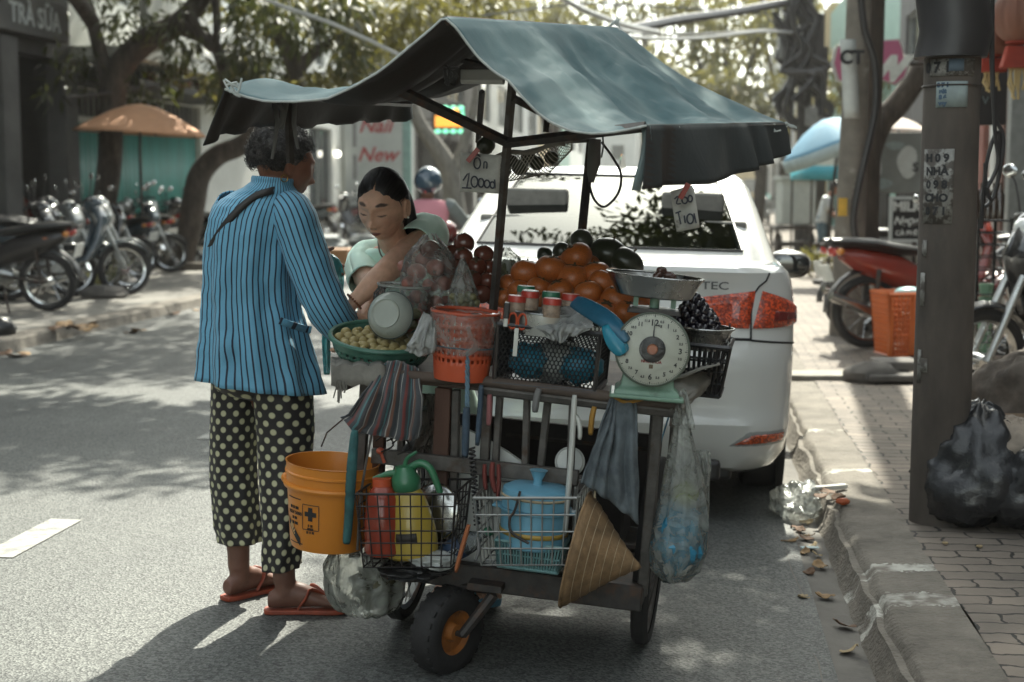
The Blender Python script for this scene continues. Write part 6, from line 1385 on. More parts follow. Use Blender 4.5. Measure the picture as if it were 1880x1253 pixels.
for i,(px,py,yl,lid,top,lb)in enumerate(((974,540,-.36,LR,True,'spice jar with white topped red lid at the front left of the tin'),(966,530,-.26,LG,False,'spice jar with green lid at the back left of the tin'),(1012,541,-.32,LG,False,'spice jar with green lid in the middle of the tin'),(950,548,-.38,LR,False,'small spice jar with red lid at the left rim of the tin'),(1014,553,-.42,LR,False,'spice jar with red lid at the front of the tin'),(1048,545,-.32,LR,False,'spice jar with red lid at the right of the tin'))):
 c=CL(px,py,yl);rj=17*k;t=thing('spice_jar',lb,'jar',CM@T(c.x,c.y,c.z),'spice jars above the crate')
 mb=MB();mb.lathe([(rj*.95,-.045),(rj*.95,-.012),(rj*.85,-.008)],n=20);obj('glass',mb,LW,t)
 mb=MB();mb.lathe([(rj,-.010),(rj,.004),(rj*.93,.008),(0,.008)],n=22);ld=obj('lid',mb,lid,t,sharp=30)
 if top:mb=MB();mb.lathe([(rj*.9,.0085),(rj*.85,.0105),(0,.0105)],n=20);obj('lid_label',mb,WHITEPL,ld)
mb=MB();mb.box((0,0,.035),(.013,.008,.07));t=thing('knife','knife with a black and steel handle sticking up from the crate','knife',CM@T(*CL(928,600,-.43)));obj('blade',mb,STEEL,t,bevel=.001);mb=MB();mb.box((0,0,.045),(.017,.012,.045));obj('handle',mb,BLACK,t,bevel=.003)
t=thing('scissors','orange handled scissors hooked over the crate corner','scissors',CM@T(*CL(950,590,-.425)))
for sx in(-1,1):
 mb=MB();mb.tube([V((sx*.014+.012*math.cos(a),0,.022*math.sin(a)))for a in[2*math.pi*i/16 for i in range(17)]],.0035,6);obj('handle',mb,M_REDOR,t)
mb=MB();mb.rings([[V((x,y,z))for x,y in((-.006,-.002),(.006,-.002),(.006,.002),(-.006,.002))]for z in(-.02,-.10)]);obj('blade',mb,STEEL,t)
mb=MB();cols=[[(966,590,-.40),(985,606,-.445),(1000,612,-.45)],[(995,572,-.36),(1008,606,-.45),(1018,626,-.452)],[(1040,560,-.34),(1035,600,-.452),(1034,628,-.455)],[(1075,572,-.36),(1062,600,-.45),(1050,615,-.452)],[(1090,590,-.40),(1088,600,-.445),(1080,604,-.447)]]
cloth_px('film_napkin',cols,M_MILKY,'crumpled milky plastic sheet draped over the mesh crate front','plastic film',fold=.010,nfold=5,thick=.0012)
M_BLUEGL=mat('blue_rubber',(.02,.12,.20),.3,var=.2,vs=12,bump=.3,bs=20,coat=.2)
def flap(name,pts,m_,label,cat,wd,thick=.004,group=None):
 """strip of material along (px, py, yl, half width px) rows"""
 mb=MB();rows=[]
 ps=[CW(*p[:3])for p in pts]
 for i,p in enumerate(ps):
  t_=(ps[min(i+1,len(ps)-1)]-ps[max(i-1,0)]).normalized();s_=t_.cross(V((0,-1,.25))).normalized()
  hw=pts[i][3]*KC;rows.append([p+s_*hw*q+V((0,-1,0))*(.012*(1-q*q)+.005*noise.noise(V((i,q*2,wd))))for q in(-1,-.6,-.2,.2,.6,1)])
 mb.grid(rows);o=obj(name,mb,m_,loc=ps[0],W=True,solid=thick,sub=1,sharp=180);return props(o,label,cat,group)
flap('blue_glove',[(1038,550,-.30,8),(1062,556,-.36,16),(1090,572,-.40,18),(1120,590,-.44,18),(1140,612,-.46,15),(1152,628,-.465,8)],M_BLUEGL,'dark blue rubber glove draped over the crate corner beside the scale','glove',1)
flap('blue_glove',[(1112,594,-.44,10),(1124,615,-.46,18),(1136,635,-.47,20),(1146,650,-.47,12)],mat('bright_blue_film',(.02,.22,.32),.25,bump=.3,bs=14),'bright blue plastic scrap hanging at the scale dial edge','plastic film',2)
M_MINT=mat('mint_enamel',(.16,.27,.20),.4,var=.15,vs=9,col2=(.09,.12,.09),c2=(.6,.72))
c=CL(1187,722,-.40);t=thing('market_scale','mint green spring scale with a round twelve kilo dial','scale',CM@T(*c)@RZ(rad(6)))
k=mpp(4.05);dz=CL(1190,640,-.44).z-c.z;R0=65*k;M=T(.004,-.055,dz)@RX(rad(84))@RZ(rad(0))
mb=MB();mb.rings([[V((x*s_,y*s_,z))for x,y in((-.088,-.06),(.088,-.06),(.088,.075),(-.088,.075))]for z,s_ in((-.006,1.05),(.012,1.0),(.022,.84),(.075,.76),(.155,.6),(.17,.5))]);bd=obj('housing',mb,M_MINT,t,bevel=.004)
mb=MB();mb.box((0,0,-.004),(.205,.155,.012));obj('base',mb,M_MINT,bd,bevel=.004)
mb=MB();mb.lathe([(0,-.03),(R0,-.03),(R0*1.03,-.012),(R0*1.03,.004),(R0*.985,.009),(R0*.95,.004),(0,.004)],M,56,caps=False);rim=obj('dial_rim',mb,mat('rim_grey_green',(.17,.20,.165),.35,.4),t,sharp=30)
mb=MB();mb.lathe([(R0*.965,.0045),(R0*.965,.006),(0,.006)],M,48);face=obj('dial_face',mb,mat('dial_cream',(.60,.61,.52),.45,var=.04),t)
mb=MB()
for i in range(120):
 a=math.pi/2-2*math.pi*i/120;l=.07 if i%10==0 else(.05 if i%5==0 else.03)
 p0,p1=R0*.955,R0*(.955-l);w_=.0007 if i%10 else.0012
 s_=V((-math.sin(a),math.cos(a),0))*w_;d=V((math.cos(a),math.sin(a),0));mb.face([mb.vert(M@(d*p0+s_+V((0,0,.0066)))),mb.vert(M@(d*p1+s_+V((0,0,.0066)))),mb.vert(M@(d*p1-s_+V((0,0,.0066)))),mb.vert(M@(d*p0-s_+V((0,0,.0066))))])
obj('graduation',mb,M_INK,face)
mb=MB()
for i in range(1,13):
 a=math.pi/2-2*math.pi*i/12;p=V((math.cos(a),math.sin(a),0))*R0*(.76 if i!=12 else.72);mb.text(str(i),M@T(p.x,p.y,.007),.024 if i==12 else(.021 if i in(3,6,9)else.016),.0004,bold=.0006)
 a2=a-math.pi/12;p=V((math.cos(a2),math.sin(a2),0))*R0*.79;mb.text('%d.5'%(i%12),M@T(p.x,p.y,.007),.009,.0004,bold=.0004)
mb.text('kg',M@T(R0*.16,R0*.66,.007),.011,.0004,bold=.0003)
obj('numeral',mb,M_INK,face)
mb=MB();mb.text('NHONHOA',M@T(0,-R0*.34,.007),.0105,.0004,bold=.0006);obj('lettering',mb,M_REDINK,face)
mb=MB();mb.box((0,0,0),(.011,.011,.001),M@T(0,-R0*.47,.0072));obj('emblem',mb,mat('emblem_brown',(.12,.07,.02),.5),face)
mb=MB();mb.lathe([(0,.006),(R0*.36,.006),(R0*.36,.011),(R0*.30,.014),(0,.014)],M,32);hb=obj('hub',mb,BLACK,t,sharp=30)
mb=MB();mb.lathe([(0,.0145),(R0*.15,.0145),(R0*.12,.018),(0,.018)],M,20);obj('hub_cap',mb,mat('orange_cap',(.5,.13,.03),.4),hb)
mb=MB();mb.prism([(-.0022,-R0*.25),(.0022,-R0*.25),(.0022,R0*.4),(0,R0*.82),(-.0022,R0*.4)],M@T(0,0,.0125),.0012);obj('needle',mb,M_INK,face)
mb=MB();mb.lathe([(R0*.955,.0075),(R0*.7,.016),(R0*.35,.021),(0,.022)],M,48,caps=False);obj('dial_glass',mb,film('dial_glass_film',(.9,.92,.9),.0,.03,.02),rim)
mb=MB();mb.rings([[V((sx*w_,sy*.05,z))for sx,sy in((-1,-1),(1,-1),(1,1),(-1,1))]for z,w_ in((dz+R0*.95,.075),(dz+R0*1.08,.068),(dz+R0*1.1,.03))]);obj('top_cover',mb,BLACK,bd,bevel=.006)
mb=MB();mb.tube([(0,0,dz+R0),(0,0,dz+R0*1.62)],.014,10);mb.box((0,0,dz+R0*1.6),(.10,.02,.012))
for sx in(-1,1):mb.box((sx*.052,0,dz+R0*1.36),(.014,.016,R0*.5))
obj('stem',mb,M_MINT,bd)
c=CL(1199,545,-.36);k=mpp(4.1);t=thing('weighing_pan','polished metal pan resting on top of the scale','pan',CM@T(*c)@RY(rad(1)))
M_ALU=mat('polished_aluminium',(.50,.50,.48),.22,1.,var=.15,vs=8,rv=.12)
hp=38*k;mb=MB();mb.lathe([(0,.0),(62*k,.0),(68*k,.004),(83*k,hp*.85),(87*k,hp),(87.5*k,hp+.002),(83*k,hp-.002),(66*k,.007),(0,.005)],SC(1,.85,1),48,caps=False);obj('body',mb,M_ALU,t,sharp=30)
mb=MB();mb.tube([V((87.5*k*math.cos(a),87.5*k*math.sin(a)*.85,hp+.001))for a in[2*math.pi*i/48 for i in range(49)]],.0022,6);obj('rim',mb,M_ALU,t)
for i in range(16):
 a=i*2.1;c2=CM@(c+V((.02+.03*math.sqrt(i/16)*math.cos(a)+.0,.035*math.sin(a)*math.sqrt(i/16),hp+.004+.012*(i<3)-.004*(i>9))));fruit_at(c2,'small dark cherry in the metal pan on the scale',mat('dark_cherry',(.07,.03,.02),.25,coat=.3),7.5*k,'cherry',group='dark cherries in the pan',cal=False,squash=.95)
c=CL(1282,640,-.10);k=mpp(4.3);t=thing('grape_tray','shallow metal tray of black grapes at the right table end','tray',CM@T(*c))
hp=40*k;mb=MB();mb.lathe([(0,0),(44*k,0),(56*k,hp*.8),(60*k,hp),(61*k,hp),(54*k,hp*.72),(40*k,.006),(0,.006)],n=44,caps=False);obj('body',mb,M_ALU,t,sharp=30)
mb=MB();mb.tube([V((61*k*math.cos(a),61*k*math.sin(a),hp))for a in[2*math.pi*i/44 for i in range(45)]],.003,6);obj('rim',mb,M_ALU,t)
for i in range(80):
 a=i*2.4;rr=44*k*math.sqrt((i%40)/40);h=(1-rr/(46*k))**.6*62*k*(.5+.5*(i//40));c2=CM@(c+V((rr*math.cos(a)-.02,rr*math.sin(a),hp*.75+h)));fruit_at(c2,'black grape heaped in the shallow tray at the right table end',M_GRAPE,rnd.uniform(7.5,9)*k,'grape',group='black grapes in the tray',cal=False,squash=1.1)
c=CL(1285,690,-.10);t=thing('plastic_basket','black plastic basket under the grape tray','basket',CM@T(c.x,-.08,ZT));slotted(.13,.165,.2,.26,c.z-ZT+62*k,10,4,M_BLKPL,'body',t,th=.004);mb=MB();mb.box((0,0,.02),(.12,.2,.03));obj('inner_tray',mb,M_VOID,t)
mb=MB();mb.tube([CL(1340,596,-.05),CL(1338,640,-.06),CL(1322,668,-.1),CL(1318,690,-.12)],.003,5,sm=4);props(obj('wire_hook',mb,DARKIRON,loc=CM@V((0,0,0))),'thin bent wire standing at the right table corner','wire').matrix_basis=CM
# ------ below the table
def stripe_mat(name,cols,n_,wob=.02):
 m,n,L,b=node_mat(name)
 at=n.new('ShaderNodeAttribute');at.attribute_name='st';sx=n.new('ShaderNodeSeparateXYZ');L.new(at.outputs['Vector'],sx.inputs[0])
 ml=n.new('ShaderNodeMath');ml.operation='MULTIPLY';ml.inputs[1].default_value=n_;L.new(sx.outputs[0],ml.inputs[0]);fr=n.new('ShaderNodeMath');fr.operation='FRACT';L.new(ml.outputs[0],fr.inputs[0])
 r=n.new('ShaderNodeValToRGB');r.color_ramp.interpolation='CONSTANT'
 for i,(p,c)in enumerate(cols):
  e=r.color_ramp.elements[i]if i<2 else r.color_ramp.elements.new(p)
  e.position=p;e.color=(*c,1)
 L.new(fr.outputs[0],r.inputs[0]);L.new(r.outputs[0],b.inputs['Base Color']);b.inputs['Roughness'].default_value=.9;b.inputs['Sheen Weight'].default_value=.3
 return m
M_RAG=stripe_mat('striped_rag',[(0,(.045,.05,.055)),(.12,(.32,.31,.28)),(.16,(.05,.055,.06)),(.30,(.15,.035,.03)),(.40,(.04,.045,.05)),(.52,(.06,.16,.17)),(.60,(.05,.05,.055)),(.74,(.26,.25,.23)),(.78,(.13,.06,.04)),(.88,(.04,.045,.05))],3.2)
cloth_px('striped_rag',[[(706,672,-.40),(668,720,-.47),(640,762,-.47),(626,768,-.47)],[(712,664,-.40),(690,720,-.48),(668,780,-.48),(655,796,-.48)],[(730,662,-.40),(718,720,-.48),(705,780,-.485),(700,803,-.485)],[(752,670,-.40),(748,730,-.485),(742,780,-.485),(738,806,-.485)],[(770,678,-.40),(776,730,-.48),(772,780,-.48),(768,806,-.48)]],M_RAG,'dark striped rag hanging over the left front of the table','rag',fold=.014,nfold=5)
M_DENIM=mat('faded_denim',(.105,.125,.135),.95,var=.35,vs=14,col2=(.05,.06,.07),c2=(.5,.68),bump=.6,bs=22)
cloth_px('grey_rag',[[(1118,733,-.43),(1100,790,-.48),(1080,850,-.49),(1066,886,-.49)],[(1130,729,-.43),(1120,790,-.49),(1110,860,-.50),(1100,908,-.50)],[(1146,728,-.43),(1142,800,-.49),(1140,880,-.50),(1135,930,-.50)],[(1166,732,-.43),(1170,800,-.48),(1172,880,-.49),(1172,962,-.49)]],M_DENIM,'grey blue worn rag hanging at the right front of the table','rag',fold=.016,nfold=4)
M_PALM=mat('palm_leaf_hat',(.24,.15,.075),.75,var=.45,vs=16,col2=(.16,.095,.045),c2=(.5,.7),bump=.5,bs=30)
ap,a1,a2=CW(1177,1042,-.47),CW(1092,914,-.50),CW(1024,1112,-.50)
cen=(a1+a2)/2+V((.0,.03,0));axis_=(ap-cen);R0=(a1-a2).length/2*1.0;H=axis_.length
zax=axis_.normalized();xax=(a1-a2);xax=(xax-zax*xax.dot(zax)).normalized();yax=zax.cross(xax)
HM=Matrix(((xax.x,yax.x,zax.x,cen.x),(xax.y,yax.y,zax.y,cen.y),(xax.z,yax.z,zax.z,cen.z),(0,0,0,1)))
t=thing('conical_hat','woven palm leaf conical hat hung in front of the right wheel','hat',HM)
N=64;rg=[]
for q in range(17):
 f=q/16;rg.append([V((R0*(1-f)*math.cos(2*math.pi*i/N)*(1+.006*(i%2)),R0*(1-f)*math.sin(2*math.pi*i/N)*(1+.006*(i%2)),H*f*(1-.06*math.sin(math.pi*f))+.004*(q%2)))for i in range(N)])if q<16 else None
mb=MB();mb.rings(rg,0,False,False);a=mb.vert((0,0,H));b=15*N
for i in range(N):mb.face((b+i,b+(i+1)%N,a))
hat=obj('cone',mb,M_PALM,t,solid=.003,sharp=180)
M_THREAD=mat('pale_thread',(.42,.34,.22),.8)
for q in range(1,15):obj('hoop_stitch',MB().tube([V((R0*(1-q/16)*1.012*math.cos(2*math.pi*i/48),R0*(1-q/16)*1.012*math.sin(2*math.pi*i/48),H*q/16*(1-.06*math.sin(math.pi*q/16))+.002))for i in range(49)],.0009,4),M_THREAD,hat)
obj('rim_binding',MB().tube([V((R0*1.005*math.cos(2*math.pi*i/60),R0*1.005*math.sin(2*math.pi*i/60),0))for i in range(61)],.0045,6),M_PALM,hat)
mb=MB();mb.tube([CW(1100,880,-.44),CW(1092,905,-.48),CW(1092,914,-.5)],.003,5);props(obj('hat_cord',mb,M_THREAD,loc=CW(1100,880,-.44),W=True),'thin cord the conical hat hangs from','cord')
blob_bag('carrier_bag','long clear carrier bag hung at the right table corner, blue bundle inside',[(1246,1254,722),(1242,1260,745),(1236,1270,790),(1224,1284,850),(1212,1296,910),(1200,1300,960),(1192,1298,1010),(1198,1284,1045),(1215,1262,1066)],-.40,.10,film('carrier_film',(.72,.75,.70),.30,.22,.32),crinkle=.12)
mb=MB();mb.tube([CW(1252,716,-.40),CW(1246,735,-.43),CW(1240,780,-.43)],[.004,.008,.012],6);mb.tube([CW(1256,714,-.40),CW(1262,740,-.41),CW(1270,790,-.42)],[.004,.008,.012],6);props(obj('bag_handle',mb,MATS['carrier_film'],loc=CW(1252,716,-.4),W=True),'twisted handles of the long clear carrier bag','plastic bag')
cloth_px('film_scrap',[[(1272,826,-.33),(1285,870,-.33),(1285,960,-.33)],[(1303,828,-.32),(1304,900,-.32),(1298,1000,-.32)]],MATS['carrier_film'],'limp clear bag behind the long carrier bag','plastic bag',fold=.008,nfold=2,thick=.001)
def crump(px,py,yl,rx,ry,m_,label,amp=.35,dep=.06):
 c=CW(px,py,yl);k=mpp(c.y);mb=MB();mb.ell((0,0,0),(rx*k,dep,ry*k),nu=36,nv=22,fn=lambda d:1+amp*noise.noise(d*2.2+V((px*.1,0,0)))+amp*.6*abs(noise.noise(d*5+V((0,py,0)))));return props(obj('bundle',mb,m_,loc=c,sharp=20),label,'bundle')
M_BLUEB=mat('blue_bag_plastic',(.03,.20,.32),.25,var=.35,vs=10,coat=.3)
crump(1246,985,-.40,40,62,M_BLUEB,'crumpled blue plastic bundle low in the clear carrier bag',.4,.07);crump(1258,908,-.40,24,22,mat('leaf_green_bag',(.13,.16,.03),.4,var=.3,vs=12),'yellow green bundle above the blue one in the carrier bag',.3,.04)
M_YEL=mat('yellow_bucket_plastic',(.62,.22,.025),.38,var=.06,vs=4,sss=.03)
A,B=CL(517,848,-.42),CL(684,848,-.42);c=CL(598,1003,-.42);rb1=(B-A).length/2;hb1=(A.z+B.z)/2-c.z
t=thing('yellow_bucket','yellow orange plastic bucket with black print hung at the left cart corner','bucket',CM@T(c.x,c.y+.02,c.z))
rb0=rb1*.80
mb=MB();mb.lathe([(0,.004),(rb0*.96,0),(rb0,.012),(rb1*.93,hb1*.70),(rb1*1.0,hb1*.705),(rb1*1.02,hb1*.735),(rb1*1.0,hb1*.76),(rb1*.955,hb1*.765),(rb1*.965,hb1*.86),(rb1*.995,hb1*.87),(rb1*.995,hb1*.89),(rb1*.97,hb1*.9),(rb1*.98,hb1*.985),(rb1,hb1),(rb1*.965,hb1),(rb1*.94,hb1*.9),(rb1*.9,hb1*.7),(rb0*.95,.012),(0,.01)],n=64,caps=False);body=obj('body',mb,M_YEL,t,sharp=28)
def on_bucket(mbq,a_c,z,nm='print',m_=M_INK,lift=.0012):
 q=MB();q.f=mbq.f;q.m=mbq.m;q.st={}
 out=[]
 for p in mbq.v:
  zz=z+p.y;rr=rb0+(rb1*.93-rb0)*max(0,(zz-.012))/(hb1*.70-.012)+lift+p.z;a=rad(a_c)+p.x/rr;out.append(V((rr*math.cos(a),rr*math.sin(a),zz)))
 q.v=out;obj(nm,q,m_,body)
ym=lambda py:hb1*(1003-py)/(1003-848)
am=lambda px:270+math.degrees(math.asin(max(-.98,min(.98,(px-598)/75.))))
def rect(w_,h_,x=0,y=0,m=None):
 q=m or MB();nx=max(1,int(w_/.01));b=len(q.v)
 q.grid([[V((x-w_/2+w_*i/nx,y+s_,.0004))for i in range(nx+1)]for s_ in(-h_/2,h_/2)]);return q
kb2=mpp(4.08)
q=rect(24*kb2,9*kb2);rect(9*kb2,26*kb2,0,0,q);q.v=[p if i<8 else p+V((0,0,.0003))for i,p in enumerate(q.v)];on_bucket(q,am(586),ym(932),'cross')
q=MB()
for w_,h_,x,y in((34,1.6,0,24),(34,1.6,0,-24),(1.6,46,-17,0),(1.6,46,17,0)):rect(w_*kb2,h_*kb2,x*kb2,y*kb2,q)
on_bucket(q,am(586),ym(938),'label_frame')
q=MB();
for i,s_ in enumerate(('II III','IIIIIIII','III II III')):q.text(s_,T(0,(-16-6.5*i)*kb2,0),.010,.0004,bold=.0003)
on_bucket(q,am(586),ym(938),'lettering',lift=.0016)
q=MB()
for i,s_ in enumerate(('IIII III IIIII','HG:V 5000','III IIII','IIII IIIII')):q.text(s_,T(0,(10-10*i)*kb2,0),.0115 if i!=1 else.014,.0004,bold=.0003)
on_bucket(q,am(552),ym(935),'lettering',lift=.0016)
q=MB();rect(40*kb2,2*kb2,0,0,q);on_bucket(q,am(552),ym(908),'rule');q=MB();rect(40*kb2,2*kb2,0,0,q);on_bucket(q,am(552),ym(990),'rule')
q=MB();b=len(q.v);q.grid([[V((-.03+.006*i,.022-.0058*i+s_,.0004))for i in range(11)]for s_ in(-.013,.013)]);on_bucket(q,am(548),ym(965),'swoosh')
q=MB();q.text('IELL',T(-.002,.002,.001)@RZ(rad(-44)),.020,.0004,bold=.001);on_bucket(q,am(548),ym(966),'lettering',m_=mat('pale_print',(.5,.3,.12),.5),lift=.0016)
for sx in(-1,1):mb=MB();mb.ell((sx*rb1*1.02,0,hb1*.74),(.014,.02,.016),nu=12,nv=8);obj('handle_lug',mb,M_YEL,body)
mb=MB();mb.tube([(-rb1*1.02,0,hb1*.74),(-rb1*.9,-.07,hb1*.60+.04),(-rb1*.2,-rb1*1.04,hb1*.72),(rb1*.8,-.075,hb1*.76),(rb1*1.02,0,hb1*.74)],.003,6,sm=6);obj('bail',mb,STEEL,body)if False else None
mb=MB();mb.tube([CW(590,820,-.40),CW(600,795,-.42),CW(632,768,-.43)],.0025,5);props(obj('wire_hanger',mb,DARKIRON,loc=CW(632,768,-.43),W=True),'dark wire rising from the yellow bucket rim','wire')
flap('teal_ribbon',[(652,786,-.48,7),(648,830,-.50,9),(645,870,-.51,10),(642,920,-.51,9),(640,960,-.51,8),(636,1000,-.51,8)],mat('teal_cloth',(.03,.11,.11),.8,var=.4,vs=20,bump=.5,bs=30),'twisted teal cloth strip hanging beside the yellow bucket','cloth strip',3)
mb=MB();mb.tube([CW(688,770,-.46),CW(672,850,-.49),CW(662,910,-.49),CW(656,1010,-.49)],.004,6);props(obj('thin_rod',mb,M_GRIME,loc=CW(688,770,-.46),W=True),'thin grey rod leaning between the bucket and wire basket','rod')
M_WIRE=mat('blackened_wire',(.035,.03,.028),.5,.6);M_WIREW=mat('grey_wire',(.30,.30,.28),.4,.7)
def wire_basket(label,c_l,c_r,pyt,pyb,yl,dep,nx,nz,m_,r_=.0022,flare=.86):
 A,B=CL(c_l,pyt,yl),CL(c_r,pyt,yl);C0,C1=CL(c_l+(c_r-c_l)*.06,pyb,yl),CL(c_r-(c_r-c_l)*.06,pyb,yl)
 t=thing('wire_basket',label,'wire basket',CM@T(*((C0+C1)/2)),'wire baskets under the table');o=(C0+C1)/2
 a,b,c0,c1=A-o,B-o,C0-o,C1-o
 for nm,dy in(('front_grid',0.),('back_grid',dep)):
  mb=MB();f=lambda s_,t_:(c0*(1-s_)+c1*s_)*(1-t_)+(a*(1-s_)+b*s_)*t_+V((0,dy*(1-(1-flare)*(1-t_)),0))+V((0,-.02*t_*(1 if dy==0 else-1),0))
  for i in range(nx+1):mb.tube([f(i/nx,0),f(i/nx,1)],r_,5)
  for j in range(nz+1):mb.tube([f(q/6,j/nz)for q in range(7)],r_*(1.7 if j==nz else 1),5)
  obj(nm,mb,m_,t)
 mb=MB()
 for i in range(nx+1):p=c0+(c1-c0)*i/nx;mb.tube([p,p+V((0,dep*flare,0))],r_,5)
 for q in range(4):mb.tube([c0+V((0,dep*flare*q/3,0)),c1+V((0,dep*flare*q/3,0))],r_,5)
 obj('floor_grid',mb,m_,t)
 for nm,p0,p1 in(('side_grid',c0,a),('side_grid',c1,b)):
  mb=MB()
  for q in range(5):mb.tube([p0+V((0,dep*flare*q/4,0)),p1+V((0,dep*q/4,0))],r_,5)
  for j in range(nz+1):s_=j/nz;p=p0*(1-s_)+p1*s_;mb.tube([p,p+V((0,dep,0))],r_*(1.7 if j==nz else 1),5)
  obj(nm,mb,m_,t)
 return t
wire_basket('dark wire basket at the left holding the sprayer bottle',656,838,905,1042,-.56,.17,9,6,M_WIRE)
wire_basket('grey wire basket holding the blue pot at the centre',872,1062,912,1038,-.54,.20,9,4,M_WIREW,.0026)
c=CL(706,1016,-.50);k=mpp(4.0);t=thing('red_jug','red translucent plastic jug behind the wires left of the sprayer','jug',CM@T(*c)@RY(rad(-6)))
mb=MB();mb.lathe([(0,0),(34*k,0),(38*k,.01),(36*k,60*k),(30*k,105*k),(22*k,122*k),(16*k,130*k),(0,130*k)],n=30);obj('body',mb,mat('red_jug_plastic',(.28,.04,.018),.25,coat=.3,var=.2),t);mb=MB();mb.lathe([(18*k,128*k),(18*k,142*k),(0,142*k)],n=18);obj('cap',mb,M_REDOR,t)
c=CL(757,1022,-.48);t=thing('sprayer_bottle','yellow hand sprayer bottle with green pump head and dark label','sprayer',CM@T(*c)@RY(rad(-9)))
M_YB=mat('yellow_bottle',(.42,.30,.045),.3,var=.12,vs=7,coat=.2,sss=.02)
mb=MB();mb.lathe([(0,0),(44*k,.0),(50*k,.008),(51*k,40*k),(46*k,70*k),(38*k,100*k),(30*k,122*k),(22*k,132*k),(0,132*k)],SC(1,.8,1),40);bo=obj('body',mb,M_YB,t)
mb=MB();rr=51.5*k;mb.grid([[V((rr*math.cos(a)*(1 if z<45*k else.965),rr*.8*math.sin(a)*(1 if z<45*k else.965),z))for a in[rad(250+46*i/10)for i in range(11)]]for z in(34*k,44*k,52*k)]);obj('label',mb,mat('dark_label',(.03,.025,.02),.6),bo,solid=.001)
M_GRN=mat('green_sprayer',(.03,.15,.07),.35,coat=.2)
mb=MB();mb.lathe([(24*k,126*k),(27*k,130*k),(27*k,150*k),(20*k,160*k),(18*k,172*k),(0,174*k)],n=24);hd=obj('pump_head',mb,M_GRN,t)
mb=MB();mb.tube([(-8*k,0,160*k),(-34*k,0,158*k),(-62*k,0,150*k)],[.012,.010,.007],10);obj('nozzle',mb,M_GRN,hd)
mb=MB();mb.tube([(6*k,0,166*k),(30*k,0,176*k),(48*k,0,166*k),(58*k,0,140*k),(64*k,0,118*k)],[.010,.012,.011,.010,.009],10,sm=4);obj('handle',mb,M_GRN,hd);mb=MB();mb.tube([(0,0,170*k),(6*k,0,186*k),(26*k,0,198*k)],[.007,.006,.004],8,sm=3);obj('trigger',mb,M_GRN,hd)
c=CL(798,940,-.42);t=thing('steel_lid','round steel pot lid standing behind the sprayer bottle','lid',CM@T(*c)@RZ(rad(-20))@RX(rad(84)));mb=MB();mb.lathe([(0,.016),(30*k,.012),(50*k,.0),(53*k,-.004),(53*k,-.007),(0,.01)],n=40,caps=False);obj('body',mb,M_ALU,t);mb=MB();mb.tube([V((53*k*math.cos(a),53*k*math.sin(a),-.005))for a in[2*math.pi*i/40 for i in range(41)]],.003,6);obj('rim',mb,M_ALU,t)
c=CL(835,1010,-.46);t=thing('water_bottle','clear water bottle with a dark blue label lying by the sprayer','bottle',CM@T(*c)@RY(rad(55)));mb=MB();mb.lathe([(0,-.10),(.03,-.10),(.032,-.05),(.032,.04),(.03,.06),(.012,.09),(.012,.11),(0,.11)],n=22);obj('body',mb,film('bottle_plastic',(.6,.66,.68),.2,.06,.2),t);mb=MB();mb.lathe([(.0328,-.03),(.0328,.03)],n=22,caps=False);lb=obj('label',mb,mat('navy_label',(.02,.04,.08),.4),t,solid=.001);mb=MB();q=MB();q.text('VINA',RZ(rad(90))@I4,.02,.0003,bold=.0006);mb.f=q.f;mb.m=q.m;mb.v=[V((.0336*math.cos(rad(-90)+p.x/.0336),.0336*math.sin(rad(-90)+p.x/.0336),p.y))for p in q.v];obj('lettering',mb,WHITEPL,lb);mb=MB();mb.lathe([(.014,.108),(.014,.122),(0,.122)],n=14);obj('cap',mb,LG,t)
crump(800,1028,-.50,40,16,mat('pale_crumple',(.42,.44,.42),.3,var=.2),'crumpled pale plastic on the floor of the left wire basket',.4,.05)
crump(760,1048,-.46,60,14,M_VINYL,'black folded bag under the left wire basket',.3,.08)
M_BLUEP=mat('sky_blue_plastic',(.15,.36,.48),.35,var=.15,vs=6,col2=(.10,.24,.32),c2=(.55,.75))
c=CL(978,1000,-.45);k=mpp(4.02);t=thing('blue_food_pot','light blue lidded food pot with a funnel shaped knob','pot',CM@T(*c))
mb=MB();mb.lathe([(0,0),(58*k,0),(62*k,.006),(63*k,66*k),(68*k,68*k),(68*k,72*k),(60*k,72*k),(0,70*k)],n=48);po=obj('body',mb,M_BLUEP,t,sharp=30)
mb=MB();mb.lathe([(63*k,73*k),(64*k,98*k),(62*k,106*k),(50*k,112*k),(0,114*k)],n=48);li=obj('lid',mb,M_BLUEP,t,sharp=30)
mb=MB();mb.lathe([(9*k,112*k),(8*k,122*k),(15*k,138*k),(17*k,140*k),(0,138*k)],n=20);obj('knob',mb,M_BLUEP,li)
mb=MB();mb.lathe([(64.5*k,92*k),(65.5*k,94*k),(64.5*k,97*k)],n=48,caps=False);obj('lid_band',mb,M_THREAD,li,solid=.001)
mb=MB();mb.lathe([(63.6*k,24*k),(63.8*k,33*k)],n=48,caps=False);obj('band',mb,mat('yellow_band',(.4,.26,.05),.5),po,solid=.001)
mb=MB();mb.tube([(-20*k,-66*k,112*k),(-26*k,-70*k,78*k),(-34*k,-72*k,60*k),(-28*k,-72*k,36*k),(4*k,-70*k,20*k)],.004,6,sm=5);obj('strap',mb,DARKIRON,po)
for sx in(-1,1):mb=MB();mb.box((sx*70*k,0,68*k),(18*k,30*k,6*k));obj('handle',mb,M_BLUEP,po,bevel=.003)
